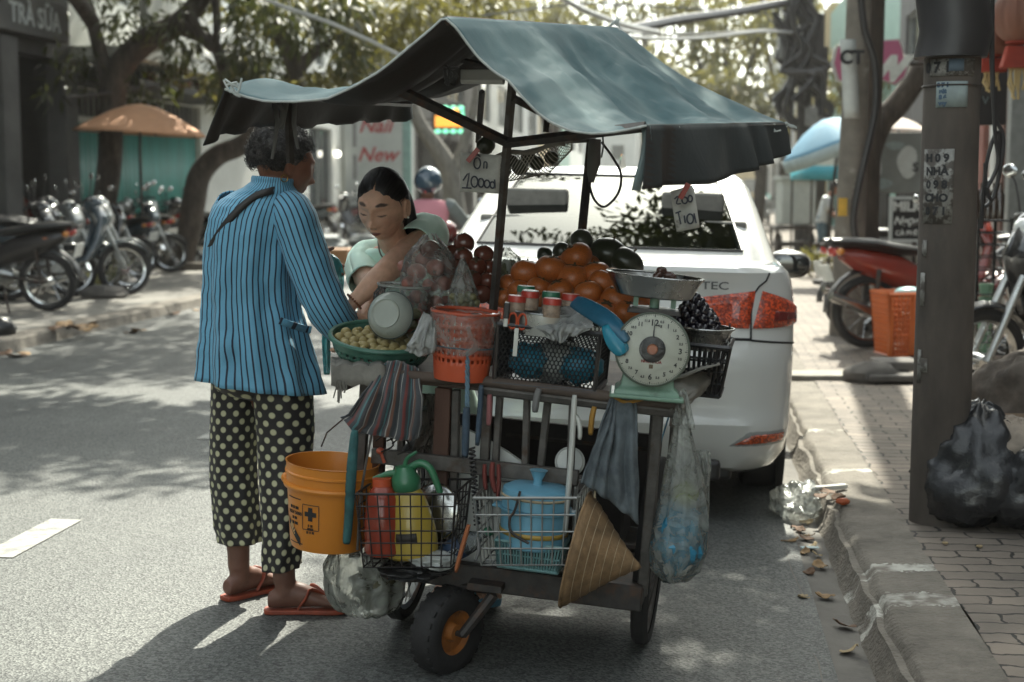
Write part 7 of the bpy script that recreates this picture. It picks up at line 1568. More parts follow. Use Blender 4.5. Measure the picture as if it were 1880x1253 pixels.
c=CL(975,1036,-.46);t=thing('teal_basket','pale teal slotted basket below the blue pot','basket',CM@T(*c));slotted(.17,.19,.12,.14,.075,22,2,mat('pale_teal_plastic',(.16,.30,.30),.4),'body',t,th=.0028);mb=MB();mb.box((0,.01,.03),(.15,.09,.05));obj('inner_tub',mb,M_VOID,t)
M_FOAM=mat('white_foam_board',(.74,.75,.70),.7,var=.12,vs=5,col2=(.3,.3,.27),c2=(.62,.75))
mb=MB();A=[CL(px,py,-.30)for px,py in((822,1040),(1062,1050),(1058,896),(990,872),(930,830),(880,800),(832,778))];mb.rings([[p for p in A],[p+V((0,.02,0))for p in A]]);o=obj('foam_board',mb,M_FOAM);o.matrix_basis=CM;props(o,'white board with a curved top edge standing on the lower shelf','board')
c=CL(1046,848,-.30);t=thing('round_cover','round white plastic lid tucked behind the white cord','lid',CM@T(*c)@RX(rad(75)));mb=MB();mb.lathe([(0,.006),(24*KC,.006),(27*KC,0),(27*KC,-.004),(0,0)],n=30,caps=False);obj('disc',mb,WHITEPL,t);mb=MB();mb.tube([V((27*KC*math.cos(a),27*KC*math.sin(a),-.002))for a in[2*math.pi*i/30 for i in range(31)]],.0025,6);obj('rim',mb,WHITEPL,t)
cloth_px('brown_sheet',[[(772,722,-.30),(768,790,-.31),(756,838,-.31)],[(802,724,-.30),(802,790,-.31),(798,842,-.31)]],film('brown_film',(.22,.18,.15),.6,.25,.2),'brownish plastic sheet hanging behind the striped rag','plastic film',fold=.01,nfold=2,thick=.001)
def ribbon(pts,w_,m_,label,cat='ribbon',yl=-.44,grp=None,thick=.003):
 return flap('ribbon',[(px,py,yl-.01*(i>0),w_)for i,(px,py)in enumerate(pts)],m_,label,cat,w_,thick,grp)
M_NAVY=mat('navy_ribbon',(.055,.085,.12),.85,var=.3,vs=30)
mb=MB()
for s_ in(0,1,2):mb.tube([CW(858+2.5*math.sin(i*1.1+s_*2.1),645+i*6,-.475-.004*math.cos(i*1.1+s_*2.1))for i in range(18)],.004,5)
props(obj('braided_cord',mb,mat('blue_braid',(.12,.2,.26),.85,var=.4,vs=60),loc=CW(858,645,-.47),W=True),'braided blue and white cord hanging from the orange red basket','cord')
ribbon([(857,745),(855,790),(854,842)],7,M_NAVY,'frayed navy ribbon end below the braided cord');ribbon([(884,704),(881,760),(876,820)],5,M_NAVY,'plain navy strap beside the braided cord')
ribbon([(899,722),(899,755),(897,782)],5,mat('dusty_pink_ribbon',(.26,.10,.10),.9),'short dusty pink ribbon under the front rail');ribbon([(990,712),(984,735),(982,758)],6,M_STRAP,'short grey strip folded over the front rail',thick=.004)
M_WSTRIP=mat('white_strip',(.55,.56,.52),.6,var=.1)
ribbon([(1055,722),(1052,780),(1048,850),(1042,920),(1036,985)],5,M_WSTRIP,'long white plastic strip hanging beside the blue pot',yl=-.475);ribbon([(1056,760),(1066,780),(1064,808)],4,M_WSTRIP,'short white strip end curling off the long one',yl=-.47);ribbon([(1092,745),(1086,765),(1084,800)],5,mat('yellow_rope',(.32,.17,.03),.8),'yellow cord hanging left of the grey rag')
mb=MB();mb.tube([CW(1120,722,-.43),CW(1145,738,-.44),CW(1180,733,-.44),CW(1216,715,-.43)],.005,6,sm=4);props(obj('yellow_string',mb,MATS['yellow_rope'],loc=CW(1180,733,-.44),W=True),'yellow cord looped along the scale base','cord')
mb=MB();mb.tube([CW(866+5*math.cos(i*.9)+(i*.08),822+i*1.1,-.46-.008*math.sin(i*.9))for i in range(130)],.0035,5);props(obj('coiled_cable',mb,BLACK,loc=CW(870,830,-.46),W=True),'black coiled cable hanging in the middle of the cart front','cable')
for q,(px,py,w_,ln)in enumerate(((905,846,5,60),(890,850,4,50),(915,850,4,66))):ribbon([(px,py),(px-4+q*3,py+ln*.5),(px+6-q*4,py+ln)],w_,mat('dull_red_cloth',(.16,.035,.028),.9),('middle','left','right')[q]+' strand of the torn dull red cloth above the blue pot','cloth strip')
ribbon([(862,960),(850,1000),(836,1052)],4,mat('orange_brown_strip',(.33,.11,.04),.7),'orange brown strip slanting down between the two wire baskets',yl=-.57);ribbon([(876,985),(882,1010),(872,1030)],3,M_STRAP,'pale frayed strip beside the centre wire basket',yl=-.55)
mb=MB();mb.ell(CL(698,828,-.42),(.012,.014,.010),nu=12,nv=8);mb.tube([CL(698,828,-.42),CL(706,850,-.42)],.005,6);o=obj('orange_hook',mb,mat('coral_plastic',(.5,.11,.06),.4));o.matrix_basis=CM;props(o,'small coral plastic hook on the cart cross rail','hook')
for q,(px,py)in enumerate(((700,790),(720,815),(690,810))):mb=MB();mb.tube([CL(px,py,-.45),CL(px+20,py-12,-.46),CL(px+32,py+8,-.45),CL(px+10,py+20,-.44)],.0025,5,sm=4);o=obj('bent_wire',mb,M_WIRE);o.matrix_basis=CM;props(o,'bent black wire tangled above the left wire basket','wire','bent wires above the left wire basket')
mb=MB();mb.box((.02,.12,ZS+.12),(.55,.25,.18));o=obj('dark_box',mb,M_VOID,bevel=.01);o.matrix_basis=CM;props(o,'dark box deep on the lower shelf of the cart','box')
for q,(a,b)in enumerate((((1150,742),(1100,820)),((1232,752),(1208,828)))):mb=MB();mb.tube([CL(*a,.30),CL(*b,.30)],.008,6,flat=.4);o=obj('blue_strap',mb,mat('sky_strap',(.12,.30,.46),.6));o.matrix_basis=CM;props(o,('sky blue strap behind the grey rag','sky blue strap behind the long carrier bag')[q],'strap')
blob_bag('scrap_bag','clear bag of leafy scraps hanging almost to the ground under the wire basket',[(640,700,1000),(612,726,1012),(600,738,1040),(600,742,1070),(606,740,1095),(622,730,1115),(640,716,1124)],-.36,.10,film('scrap_film',(.70,.72,.64),.40,.25,.35),crinkle=.12)
crump(690,1072,-.36,40,36,mat('wilted_leaves',(.07,.065,.035),.6,var=.5,vs=18),'wilted dark leaves inside the clear scrap bag',.5,.07);crump(715,1045,-.34,26,22,mat('pale_peel',(.30,.30,.12),.6,var=.3,vs=18),'pale peelings in the upper right of the clear scrap bag',.4,.05)
# ------ hanging under the canopy
def card(label,corners,Y,lines,tilt=0):
 c=P(sum(x for x,_ in corners)/4,sum(y for _,y in corners)/4,Y);t=thing('price_card',label,'price card',c,'handwritten price cards on the cart')
 ps=[P(x,y,Y)-c for x,y in corners];mb=MB();N=10
 mb.grid([[(ps[0]*(1-i/N)+ps[1]*i/N)*(1-j/N)+(ps[3]*(1-i/N)+ps[2]*i/N)*j/N+V((0,.012*math.sin(i/N*4+j/N*2),0))for i in range(N+1)]for j in range(N+1)]);bd=obj('card',mb,mat('grubby_card',(.36,.355,.32),.8,var=.2,vs=20,col2=(.16,.15,.13),c2=(.62,.72)),t,solid=.002)
 for st in lines:mb=MB();mb.tube([P(x,y,Y-.017)-c for x,y in st],.0022,5,sm=3);obj('pen_stroke',mb,mat('marker_ink',(.03,.035,.05),.6),bd)
 return t
O_=lambda x,y,rx,ry:[(x+rx*math.cos(a),y+ry*math.sin(a))for a in[math.pi*2*i/9-1.4 for i in range(10)]]
card('bent price card with a handwritten sum of ten thousand left of the post',[(846,280),(920,286),(916,356),(845,352)],4.0,[O_(876,300,6,10),[(866,288),(874,284),(882,288)],[(888,310),(889,298),(894,300),(893,310)],[(850,332),(861,318),(857,345)],[(848,345),(866,346)],O_(871,334,6,10),O_(883,336,5,8),O_(894,338,5,7),O_(904,340,4,6),[(908,330),(909,346)]])
card('limp price card clipped to the right valance over the car window',[(1231,352),(1272,340),(1284,418),(1243,426)],3.9,[[(1238,366),(1246,360),(1242,374),(1250,374)],O_(1257,368,5,6),O_(1267,365,4,6),[(1240,392),(1250,388)],[(1245,390),(1250,412)],[(1256,396),(1258,410)],O_(1267,402,6,9),[(1274,392),(1278,410)]])
for px,py,Y,rot,lb in((868,286,3.97,.7,'red clothes peg gripping the left price card'),(1256,352,3.87,.5,'red ribbon clip holding the right price card')):
 c=P(px,py,Y);t=thing('clothes_peg',lb,'clip',T(*c)@RY(rot))
 for s_ in(-1,1):mb=MB();mb.rings([[V((x,s_*.004+y,z))for x,y in((-.007,-.002),(.007,-.002),(.007,.002),(-.007,.002))]for z in(-.022,.024)]);obj('jaw',mb,mat('dull_red_plastic',(.22,.03,.02),.4),t,bevel=.001)
 mb=MB();mb.tube([(-.008,0,.0),(.008,0,.0)],.003,6);obj('spring',mb,STEEL,t)
nb=MB();NN=22;tops=[(880,290),(1052,258)]
def net_pt(s_,a):
 px=885+165*s_;yt=296-40*s_;yb=333-8*abs(s_-.3)*4-46*max(0,s_-.75)*3;c=P(px,(yt+yb)/2,4.35);h=abs(yb-yt)/2*mpp(4.35)
 return c+V((0,.09*math.sin(a)*math.sin(math.pi*min(1,.08+s_*.9))**.5,-h*math.cos(a)))
for i in range(26):
 for d in(-1,1):nb.tube([net_pt(min(1,max(0,i/25+d*q*.035)),math.pi*2*q/18)for q in range(19)],.0014,4)
o=obj('net_bag',nb,mat('pale_net',(.36,.34,.29),.9),loc=P(965,300,4.35),W=True);props(o,'pale string net bag slung under the canopy struts','net bag')
flap_=MB();flap_.grid([[P(870+12*i,291+4*math.sin(i*.9)-2.2*i+9*j,4.27)for i in range(15)]for j in(0,1)]);props(obj('cloth_band',flap_,M_CLOTHG,loc=P(900,295,4.27),W=True,solid=.004),'grubby cloth band along the top of the net bag','cloth strip')
for i,(px,py,r_p)in enumerate(((925,312,14),(955,308,15),(985,300,14),(1012,290,13),(940,296,12),(970,290,13))):
 c=P(px,py,4.36);fruit_at(c,'dark fruit held in the string net bag',M_MANGO,r_p*mpp(4.36),'lime',group='dark fruit in the net bag',cal=False,squash=.93)
crump_c=P(892,268,4.5);mb=MB();mb.ell((0,0,0),(.03,.03,.028),fn=lambda d:1+.15*noise.noise(d*2));props(obj('lime',mb,M_MANGO,loc=crump_c),'dark round fruit hanging above the left price card','fruit')
mb=MB();mb.tube([P(1080,330,4.9),P(1090,365,4.85),P(1110,380,4.85),P(1135,355,4.85),P(1140,320,4.85),P(1125,290,4.85),P(1105,262,4.9)],.0045,6,sm=5);props(obj('loose_wire',mb,BLACK,loc=P(1090,360,4.85),W=True),'loose black wire looping off the rear canopy post','cable')
mb=MB();mb.tube([P(1092,256,4.88),P(1090,300,4.88),P(1084,335,4.88)],[.022,.024,.012],10);props(obj('wrapped_socket',mb,M_STRAP,loc=P(1090,300,4.88),W=True),'grey cloth wrapping on the rear canopy post','cloth wrap')
mb=MB();mb.tube([P(1106,244,4.6),P(1108,268,4.6),P(1104,290,4.6)],.010,6,flat=.3);props(obj('plastic_tag',mb,film('tag_film',(.6,.64,.62),.4,.2),loc=P(1106,260,4.6),W=True),'clear plastic tag hanging from the canopy strut','tag')
blob_bag('greens_bag','clear bag of pale greens just right of the canopy post',[(925,935,455),(915,955,475),(912,960,500),(914,950,530)],.12,.05,M_CLEAR);crump(935,505,.12,18,26,mat('dull_greens',(.12,.13,.07),.6,var=.5,vs=18),'pale green vegetables in the bag right of the canopy post',.4,.04)
# ====== PEOPLE
def skin_mat():
 m,n,L,b=node_mat('skin')
 at=n.new('ShaderNodeAttribute');at.attribute_name='col'
 tc=n.new('ShaderNodeTexCoord');ns=n.new('ShaderNodeTexNoise');ns.inputs['Scale'].default_value=38;ns.inputs['Detail'].default_value=5;L.new(tc.outputs['Object'],ns.inputs[0])
 r=n.new('ShaderNodeValToRGB');r.color_ramp.elements[0].position=.3;r.color_ramp.elements[1].position=.7;r.color_ramp.elements[0].color=(.86,.83,.82,1);r.color_ramp.elements[1].color=(1.1,1.08,1.07,1);L.new(ns.outputs[0],r.inputs[0])
 mx=n.new('ShaderNodeMix');mx.data_type='RGBA';mx.blend_type='MULTIPLY';mx.inputs[0].default_value=1;L.new(at.outputs['Color'],mx.inputs[6]);L.new(r.outputs[0],mx.inputs[7]);L.new(mx.outputs[2],b.inputs['Base Color'])
 b.inputs['Roughness'].default_value=.5;b.inputs['Subsurface Weight'].default_value=.12;b.inputs['Subsurface Radius'].default_value=(.012,.005,.003);b.inputs['Subsurface Scale'].default_value=.5;b.inputs['Specular IOR Level'].default_value=.4
 bp=n.new('ShaderNodeBump');bp.inputs['Strength'].default_value=.12;bp.inputs['Distance'].default_value=.004;n2=n.new('ShaderNodeTexNoise');n2.inputs['Scale'].default_value=160;L.new(tc.outputs['Object'],n2.inputs[0]);L.new(n2.outputs[0],bp.inputs['Height']);L.new(bp.outputs[0],b.inputs['Normal'])
 return m
M_SKIN=skin_mat()
def body_obj(mb,parent,voxel,painter,smooth=3,name='body'):
 """fuse overlapping limbs into ONE continuous skin and colour it"""
 me=bpy.data.meshes.new('tmp');me.from_pydata(mb.v,[],mb.f);me.validate()
 bm=bmesh.new();bm.from_mesh(me);bmesh.ops.recalc_face_normals(bm,faces=bm.faces);bm.to_mesh(me);bm.free()
 o=bpy.data.objects.new('tmp',me);COL.objects.link(o)
 q=o.modifiers.new('r','REMESH');q.mode='VOXEL';q.voxel_size=voxel
 if smooth:s_=o.modifiers.new('s','SMOOTH');s_.iterations=smooth;s_.factor=.5
 dg=bpy.context.evaluated_depsgraph_get();m2=bpy.data.meshes.new_from_object(o.evaluated_get(dg));bpy.data.objects.remove(o);bpy.data.meshes.remove(me)
 at=m2.color_attributes.new('col','FLOAT_COLOR','POINT');M=WM[parent.name].inverted()
 for i,v in enumerate(m2.vertices):at.data[i].color=(*painter(v.co),1)
 m2.transform(M);m2.materials.clear();m2.materials.append(M_SKIN)
 m2.polygons.foreach_set('use_smooth',[True]*len(m2.polygons));m2.name=name
 b=bpy.data.objects.new(name,m2);COL.objects.link(b);b.parent=parent;WM[b.name]=WM[parent.name].copy();return b
def gs(x,s_):return math.exp(-(x/s_)**2)
def head_pt(d,infl=0.,face=True):
 """unit direction to a point of an adult head: x right, face along -y, z up; ear level at z = 0"""
 x,y,z=d.x*.074,d.y*.094,d.z*.113
 if y>0:x*=1-.04*y/.094
 if z<-.015:
  t=min(1,(-z-.015)/.098);x*=1-.36*t**1.4;y=y*(1-.30*t)if y>0 else y*(1-.10*t**2)
 if z>.03:y+=.006*(z-.03)/.08
 p=V((x,y,z))
 if face and d.y<.1:
  f=min(1,max(0,(.1-d.y)/.35));ax=abs(x);dy=0
  dy+=.0085*gs(z-.028,.011)*gs(ax-.026,.022)
  dy-=.0125*gs(z-.008,.0125)*gs(ax-.029,.015)
  dy+=.0095*gs(z-.006,.0085)*gs(ax-.030,.0125)
  dy+=.010*gs(x,.008)*gs(z-.002,.022)
  dy+=.0255*gs(x,.0105)*gs(z+.031,.0125)
  dy+=.0135*gs(ax-.0140,.007)*gs(z+.036,.0078)
  dy+=.005*gs(ax-.042,.018)*gs(z+.018,.02)
  dy+=.0095*gs(x,.020)*gs(z+.0595,.0052)+.0105*gs(x,.017)*gs(z+.0720,.0064)-.0075*gs(x,.024)*gs(z+.0655,.0026)
  dy+=.004*gs(x,.03)*gs(z+.065,.02)
  dy-=.004*gs(x,.016)*gs(z+.083,.006)
  dy+=.008*gs(x,.019)*gs(z+.099,.013)
  p.y-=dy*f
 n_=V((x/.074**2,y/.094**2,z/.113**2)).normalized()
 return p+n_*infl
def head_mb(M,infl=0.,keep=None,face=True,nu=96,nv=80,warp=None):
 mb=MB();rg=[]
 for j in range(nv+1):
  a=math.pi*(j+.5*(j==0)-.5*(j==nv))/nv;row=[]
  for i in range(nu):
   q=2*math.pi*i/nu;d=V((math.sin(a)*math.sin(q),-math.sin(a)*math.cos(q),math.cos(a)))
   k=infl(d)if callable(infl)else infl;p=head_pt(d,k,face)
   row.append(M@p)
  rg.append(row)
 mb.rings(rg,0);return mb
def ear(mb,M,sx):
 E=M@T(sx*.075,.008,-.005)@RZ(sx*rad(-18))@RX(rad(-8))
 mb.ell((0,0,0),(.008,.018,.030),E,16,12);mb.tube([E@V((sx*.006,.012*math.cos(a)+.001,.027*math.sin(a)))for a in[rad(-100+28*i)for i in range(12)]],.0042,6);mb.ell((sx*.003,-.004,-.026),(.006,.008,.008),E,10,8)
def finger(mb,pts,r0=.0085,r1=.0062):mb.tube(pts,[r0,r0*.95,r1*1.05,r1],10,sm=3);mb.ell(V(pts[-1]),(r1,r1,r1),nu=10,nv=8)
def rings_px(rows,Yc,dep,n_=40,slope=0.):
 """(px centre, half width px, py, depth half, Y, tilt) rows to world rings"""
 out=[]
 for cx,hw,py,dp,Y,sl in rows:
  c=P(cx,py,Y);k=mpp(Y);out.append([c+V((hw*k*math.cos(2*math.pi*i/n_),dp*math.sin(2*math.pi*i/n_),-sl*k*math.cos(2*math.pi*i/n_)))for i in range(n_)])
 return out
def cloth_ring(rg,amp,freq,seed=0,keep=0):
 """fold a stack of rings: vertical folds that grow downwards"""
 N=len(rg)
 for j,r in enumerate(rg):
  c=sum(r,V())/len(r);f=max(0,(j-keep)/max(1,N-1-keep))
  for i in range(len(r)):
   d=r[i]-c;d.z=0;L_=d.length;a=math.atan2(d.y,d.x)
   w_=amp*f*(math.sin(a*freq+seed+1.3*noise.noise(V((j*.22,a,seed))))+.5*noise.noise(V((a*3,j*.3,seed))))+.35*amp*noise.noise(V((math.cos(a)*2,math.sin(a)*2,j*.45+seed)))
   r[i]=r[i]+d.normalized()*w_
 return rg
def densify(rows,n_):
 out=[]
 for j in range(len(rows)-1):
  for q in range(n_):out.append(tuple(a*(1-q/n_)+b*q/n_ for a,b in zip(rows[j],rows[j+1])))
 out.append(rows[-1]);return out
 # ------ the customer in the striped jacket
bp_=G(490,1100,0);cus=thing('person','woman in blue striped jacket and dotted trousers standing at the cart, seen from behind','person',V((bp_.x,bp_.y,0)))
YCU=4.64;kq=mpp(YCU)
JR=[(501,36,326,.060,4.63,3),(499,38,338,.062,4.63,3),(496,48,348,.068,4.63,3),(489,62,358,.082,4.64,3),(482,74,369,.098,4.64,3),(476,81,382,.110,4.64,2),(470,84,402,.120,4.64,1),(466,85,430,.128,4.64,0),(463,85,470,.135,4.64,0),(461,84,510,.136,4.64,0),(462,86,550,.136,4.64,2),(466,92,590,.142,4.63,6),(470,100,630,.150,4.62,9),(475,108,670,.156,4.62,12),(479,115,708,.160,4.61,15)]
def jacket_mat():
 m,n,L,b=node_mat('striped_jacket')
 at=n.new('ShaderNodeAttribute');at.attribute_name='st';sx=n.new('ShaderNodeSeparateXYZ');L.new(at.outputs['Vector'],sx.inputs[0])
 fr=n.new('ShaderNodeMath');fr.operation='FRACT';L.new(sx.outputs[0],fr.inputs[0])
 r=n.new('ShaderNodeValToRGB');e=r.color_ramp.elements;e[0].position=0;e[0].color=(.008,.014,.032,1);e[1].position=.20;e[1].color=(.008,.014,.032,1)
 q=e.new(.26);q.color=(.125,.345,.50,1);q=e.new(.95);q.color=(.125,.345,.50,1);q=e.new(1.);q.color=(.008,.014,.032,1)
 L.new(fr.outputs[0],r.inputs[0]);L.new(r.outputs[0],b.inputs['Base Color']);b.inputs['Roughness'].default_value=.72;b.inputs['Sheen Weight'].default_value=.15
 tc=n.new('ShaderNodeTexCoord');ns=n.new('ShaderNodeTexNoise');ns.inputs['Scale'].default_value=9;ns.inputs['Detail'].default_value=4;L.new(tc.outputs['Object'],ns.inputs[0]);bp=n.new('ShaderNodeBump');bp.inputs['Strength'].default_value=.55;bp.inputs['Distance'].default_value=.025;L.new(ns.outputs[0],bp.inputs['Height']);L.new(bp.outputs[0],b.inputs['Normal'])
 return m
M_JACK=jacket_mat()
rows=densify(JR,4);rg=cloth_ring(rings_px(rows,0,0,96),.0115,9,2.,10)
SP=.0180
sts=[]
for j,r in enumerate(rg):
 u=0;row=[]
 w0=.155;d0=.13
 for i in range(96):
  a0=2*math.pi*i/96
  row.append((u/SP,j/len(rg)));u+=math.hypot(w0*math.sin(a0),d0*math.cos(a0))*2*math.pi/96
 sts.append(row)
tot=round((sts[0][-1][0]*SP+.02)/SP);fx=tot/(sts[0][-1][0]+(sts[0][-1][0]-sts[0][-2][0]))
mb=MB();mb.grid([r+[r[0]]for r in rg],0,[[(a*fx,b)for a,b in row]+[(tot,row[0][1])]for row in sts])
jk=obj('jacket',mb,M_JACK,cus,W=True,solid=.004,sharp=180)
def sleeve(pts,rr,n_=36,per=24,seed=1.):
 ps=smooth_path(pts,6);N=len(ps);rs=lerp_list(rr,N);mb=MB();t0=None;u=V((0,-1,0));rg=[];st=[]
 for i in range(N):
  t=(ps[min(i+1,N-1)]-ps[max(0,i-1)]).normalized();u=(u-t*u.dot(t)).normalized();w_=t.cross(u)
  rg.append([ps[i]+(w_*math.cos(2*math.pi*k/n_)+u*math.sin(2*math.pi*k/n_))*rs[i]*(1+.085*noise.noise(V((math.cos(2*math.pi*k/n_)*1.6,math.sin(2*math.pi*k/n_)*1.6,i*.42+seed))))for k in range(n_+1)]);st.append([(per*k/n_,i/N)for k in range(n_+1)])
 mb.grid(rg,0,st);return mb
sh_r,el_r,wr_r=P(537,396,4.60),P(606,575,4.50),P(664,602,4.72)
obj('sleeve',sleeve([P(522,376,4.61),P(540,402,4.58),P(560,460,4.55),P(584,525,4.52),P(606,572,4.50),P(628,598,4.56),P(655,602,4.68)],[.058,.074,.072,.069,.066,.058,.05]),M_JACK,jk,W=True,solid=.004,sharp=180)
obj('sleeve',sleeve([P(430,376,4.68),P(424,405,4.74),P(440,470,4.82),P(500,510,4.86),P(570,488,4.82)],[.055,.068,.062,.056,.046],seed=5.),M_JACK,jk,W=True,solid=.004,sharp=180)
def surf(px,py):
 """a point just off the jacket's near side"""
 for j in range(len(rows)-1):
  if rows[j][2]<=py<=rows[j+1][2]:break
 cx,hw,_,dp,Y,_=rows[j];s_=max(-.999,min(.999,(px-cx)/hw));return P(px,py,Y-dp*math.sqrt(1-s_*s_)-.018)
def band(name,pts,hw,m_,par,thick=.004,st=None):
 ps=smooth_path(pts,5);mb=MB();rws=[]
 for i,p in enumerate(ps):
  t=(ps[min(i+1,len(ps)-1)]-ps[max(0,i-1)]).normalized();s_=t.cross(V((0,-1,0))).normalized();h=hw if not isinstance(hw,(list,tuple))else lerp_list(hw,len(ps))[i];rws.append([p-s_*h,p,p+s_*h])
 sts_=[[(st*i/len(ps),0)]*3 for i in range(len(ps))]if st else None
 mb.grid(rws,0,sts_);return obj(name,mb,m_,par,W=True,solid=thick)
M_LEATH=mat('black_strap',(.022,.02,.019),.5,bump=.15)
band('bag_strap',[P(535,362,4.66),P(524,352,4.615),P(508,349,4.575),surf(490,353)+V((0,.004,0)),surf(470,360),surf(446,378),surf(420,405),surf(402,430),surf(390,450),surf(383,466)+V((-.006,.02,0))],.0115,M_LEATH,cus)
band('pocket_welt',[surf(514,589),surf(535,597),surf(560,604),surf(571,606)],.0115,M_JACK,jk,.005,3.)
band('collar_edge',[P(468,352,4.585),P(488,358,4.57),P(512,356,4.57),P(528,348,4.60)],.004,M_JACK,jk,.004,12.)
def dots_mat():
 m,n,L,b=node_mat('dotted_trousers')
 at=n.new('ShaderNodeAttribute');at.attribute_name='st';sp=n.new('ShaderNodeSeparateXYZ');L.new(at.outputs['Vector'],sp.inputs[0])
 def mth(op,a,b_=None,c=None):
  q=n.new('ShaderNodeMath');q.operation=op
  for i,x in enumerate((a,b_,c)):
   if x is None:continue
   if isinstance(x,(int,float)):q.inputs[i].default_value=x
   else:L.new(x,q.inputs[i])
  return q.outputs[0]
 v=mth('MULTIPLY',sp.outputs[1],1/.0275);row=mth('FLOOR',v);off=mth('MULTIPLY',mth('MODULO',row,2.),.5)
 u=mth('ADD',mth('MULTIPLY',sp.outputs[0],1/.045),off)
 du=mth('MULTIPLY',mth('SUBTRACT',mth('FRACT',u),.5),.045);dv=mth('MULTIPLY',mth('SUBTRACT',mth('FRACT',v),.5),.0275)
 d=mth('SQRT',mth('ADD',mth('MULTIPLY',du,du),mth('MULTIPLY',dv,dv)))
 r=n.new('ShaderNodeValToRGB');r.color_ramp.elements[0].position=.0098;r.color_ramp.elements[0].color=(.53,.52,.33,1);r.color_ramp.elements[1].position=.0106;r.color_ramp.elements[1].color=(.016,.014,.014,1)
 L.new(d,r.inputs[0]);L.new(r.outputs[0],b.inputs['Base Color']);b.inputs['Roughness'].default_value=.7;b.inputs['Sheen Weight'].default_value=.1
 return m
M_DOTS=dots_mat()
def leg_cloth(rws,seed,n_=64):
 rws=densify(rws,6);rg=cloth_ring(rings_px(rws,0,0,n_),.0055,6,seed,4);st=[]
 z0=rg[0][0].z
 for r in rg:
  u=0;row=[]
  for i in range(n_+1):row.append((u,z0-r[i%n_].z+3));u+=.54/n_
  st.append(row)
 mb=MB();mb.grid([r+[r[0]]for r in rg],0,st);return mb
tr=obj('trousers',leg_cloth([(434,44,672,.09,4.68,0),(432,44,720,.088,4.69,0),(430,43,770,.082,4.69,0),(429,43,830,.078,4.70,0),(430,43,880,.075,4.70,0),(434,43,930,.073,4.70,0),(438,42,970,.072,4.70,0),(442,40,994,.070,4.70,-1)],1.),M_DOTS,cus,W=True,solid=.003,sharp=180)
obj('trouser_seat',leg_cloth([(474,86,640,.12,4.635,0),(474,88,680,.118,4.635,0),(476,84,708,.105,4.635,0),(478,66,724,.075,4.635,0),(478,30,732,.04,4.635,0)],8.),M_DOTS,tr,W=True,solid=.003,sharp=180)
obj('trouser_leg',leg_cloth([(516,50,672,.085,4.61,0),(520,55,726,.095,4.60,0),(524,54,790,.09,4.60,0),(524,50,850,.084,4.59,0),(523,46,910,.080,4.57,0),(521,40,970,.074,4.555,0),(518,36,1015,.078,4.55,0),(517,35,1041,.078,4.55,-3)],4.),M_DOTS,tr,W=True,solid=.003,sharp=180)
mb=MB()
HC=T(*P(523,303,4.68))@RZ(rad(118))@RX(rad(14))@SC(1.0,1.0,1.02)
mb.add(head_mb(HC));ear(mb,HC,1);ear(mb,HC,-1)
mb.tube([P(520,322,4.67),P(506,345,4.65),P(494,375,4.64)],[.052,.052,.066],18)
mb.rings([[c for c in r]for r in rings_px([(x,hw*.82,y,dp*.76,Y,0)for x,hw,y,dp,Y,_ in JR[3:11]],0,0,32)])
mb.tube([P(530,392,4.61),P(560,460,4.55),P(604,572,4.50),P(640,600,4.60),P(672,603,4.76)],[.052,.047,.042,.038,.026],16,sm=4)
mb.tube([P(428,392,4.70),P(440,470,4.82),P(500,512,4.86),P(560,490,4.82),P(588,480,4.80)],[.05,.045,.040,.034,.026],16,sm=4)
hp_=P(598,478,4.79);mb.ell(hp_,(.034,.020,.028),T(*hp_)@RY(rad(20))@T(*(-hp_)),18,12)
finger(mb,[P(592,468,4.77),P(600,461,4.76),P(606,458,4.76),P(611,456,4.755)],.0095,.0072)
for pts in([(606,470),(616,478),(624,485),(631,489)],[(605,480),(614,489),(622,498),(630,504)],[(600,488),(607,498),(613,507),(619,514)],[(594,492),(599,502),(603,510),(607,516)]):finger(mb,[P(x,y,4.785-.006*i)for i,(x,y)in enumerate(pts)],.0088,.0068)
hp_=P(684,604,4.80);mb.ell(hp_,(.036,.036,.018),nu=16,nv=10)
for q in range(4):a=hp_+V((.018-.012*q,.03,.004));finger(mb,[a,a+V((.008,.024,.002)),a+V((.010,.042,-.012)),a+V((.010,.05,-.028))],.0085,.0065)
finger(mb,[hp_+V((-.03,0,.0)),hp_+V((-.042,.02,.002)),hp_+V((-.04,.036,.0)),hp_+V((-.036,.046,-.004))],.0092,.007)
def leg_foot(ank,knee,hip,toe,heel,r_=.036):
 mb.tube([hip,knee,(knee*.45+ank*.55),ank+V((0,0,.05)),ank],[.072,.046,.043,r_+.001,r_],18,sm=4)
 up=V((0,0,1));f=(toe-heel);L_=f.length;f.normalize();s_=f.cross(up).normalized()
 rr=[(0.,.026,.024,.026),(.12,.031,.034,.034),(.30,.031,.046,.046),(.50,.033,.038,.040),(.70,.040,.025,.028),(.84,.042,.017,.019),(.92,.036,.013,.014)]
 mb.rings([[heel+f*L_*t+s_*w_*math.cos(2*math.pi*k/20)+up*(z+h*math.sin(2*math.pi*k/20))for k in range(20)]for t,w_,h,z in rr])
 mb.tube([ank+V((0,0,.04)),heel+f*L_*.24+up*.045],[r_,.034],14)
 for q in range(5):
  o=(-.034+.0165*q);l=(.20,.215,.20,.175,.15)[q if s_.y<0 else 4-q]if False else(.02+.012*(1-abs(q-1)/3));a=heel+f*L_*.90+s_*o+up*.015;mb.tube([a,a+f*(.022+l*.4)-up*.003],[.0095,.0075],8);mb.ell(a+f*(.022+l*.4)-up*.003,(.0078,.0078,.0078),nu=8,nv=6)
SOLE=.017
heelL,toeL=G(416,1094,SOLE),G(497,1074,SOLE);heelR,toeR=G(493,1116,SOLE),G(622,1114,SOLE)
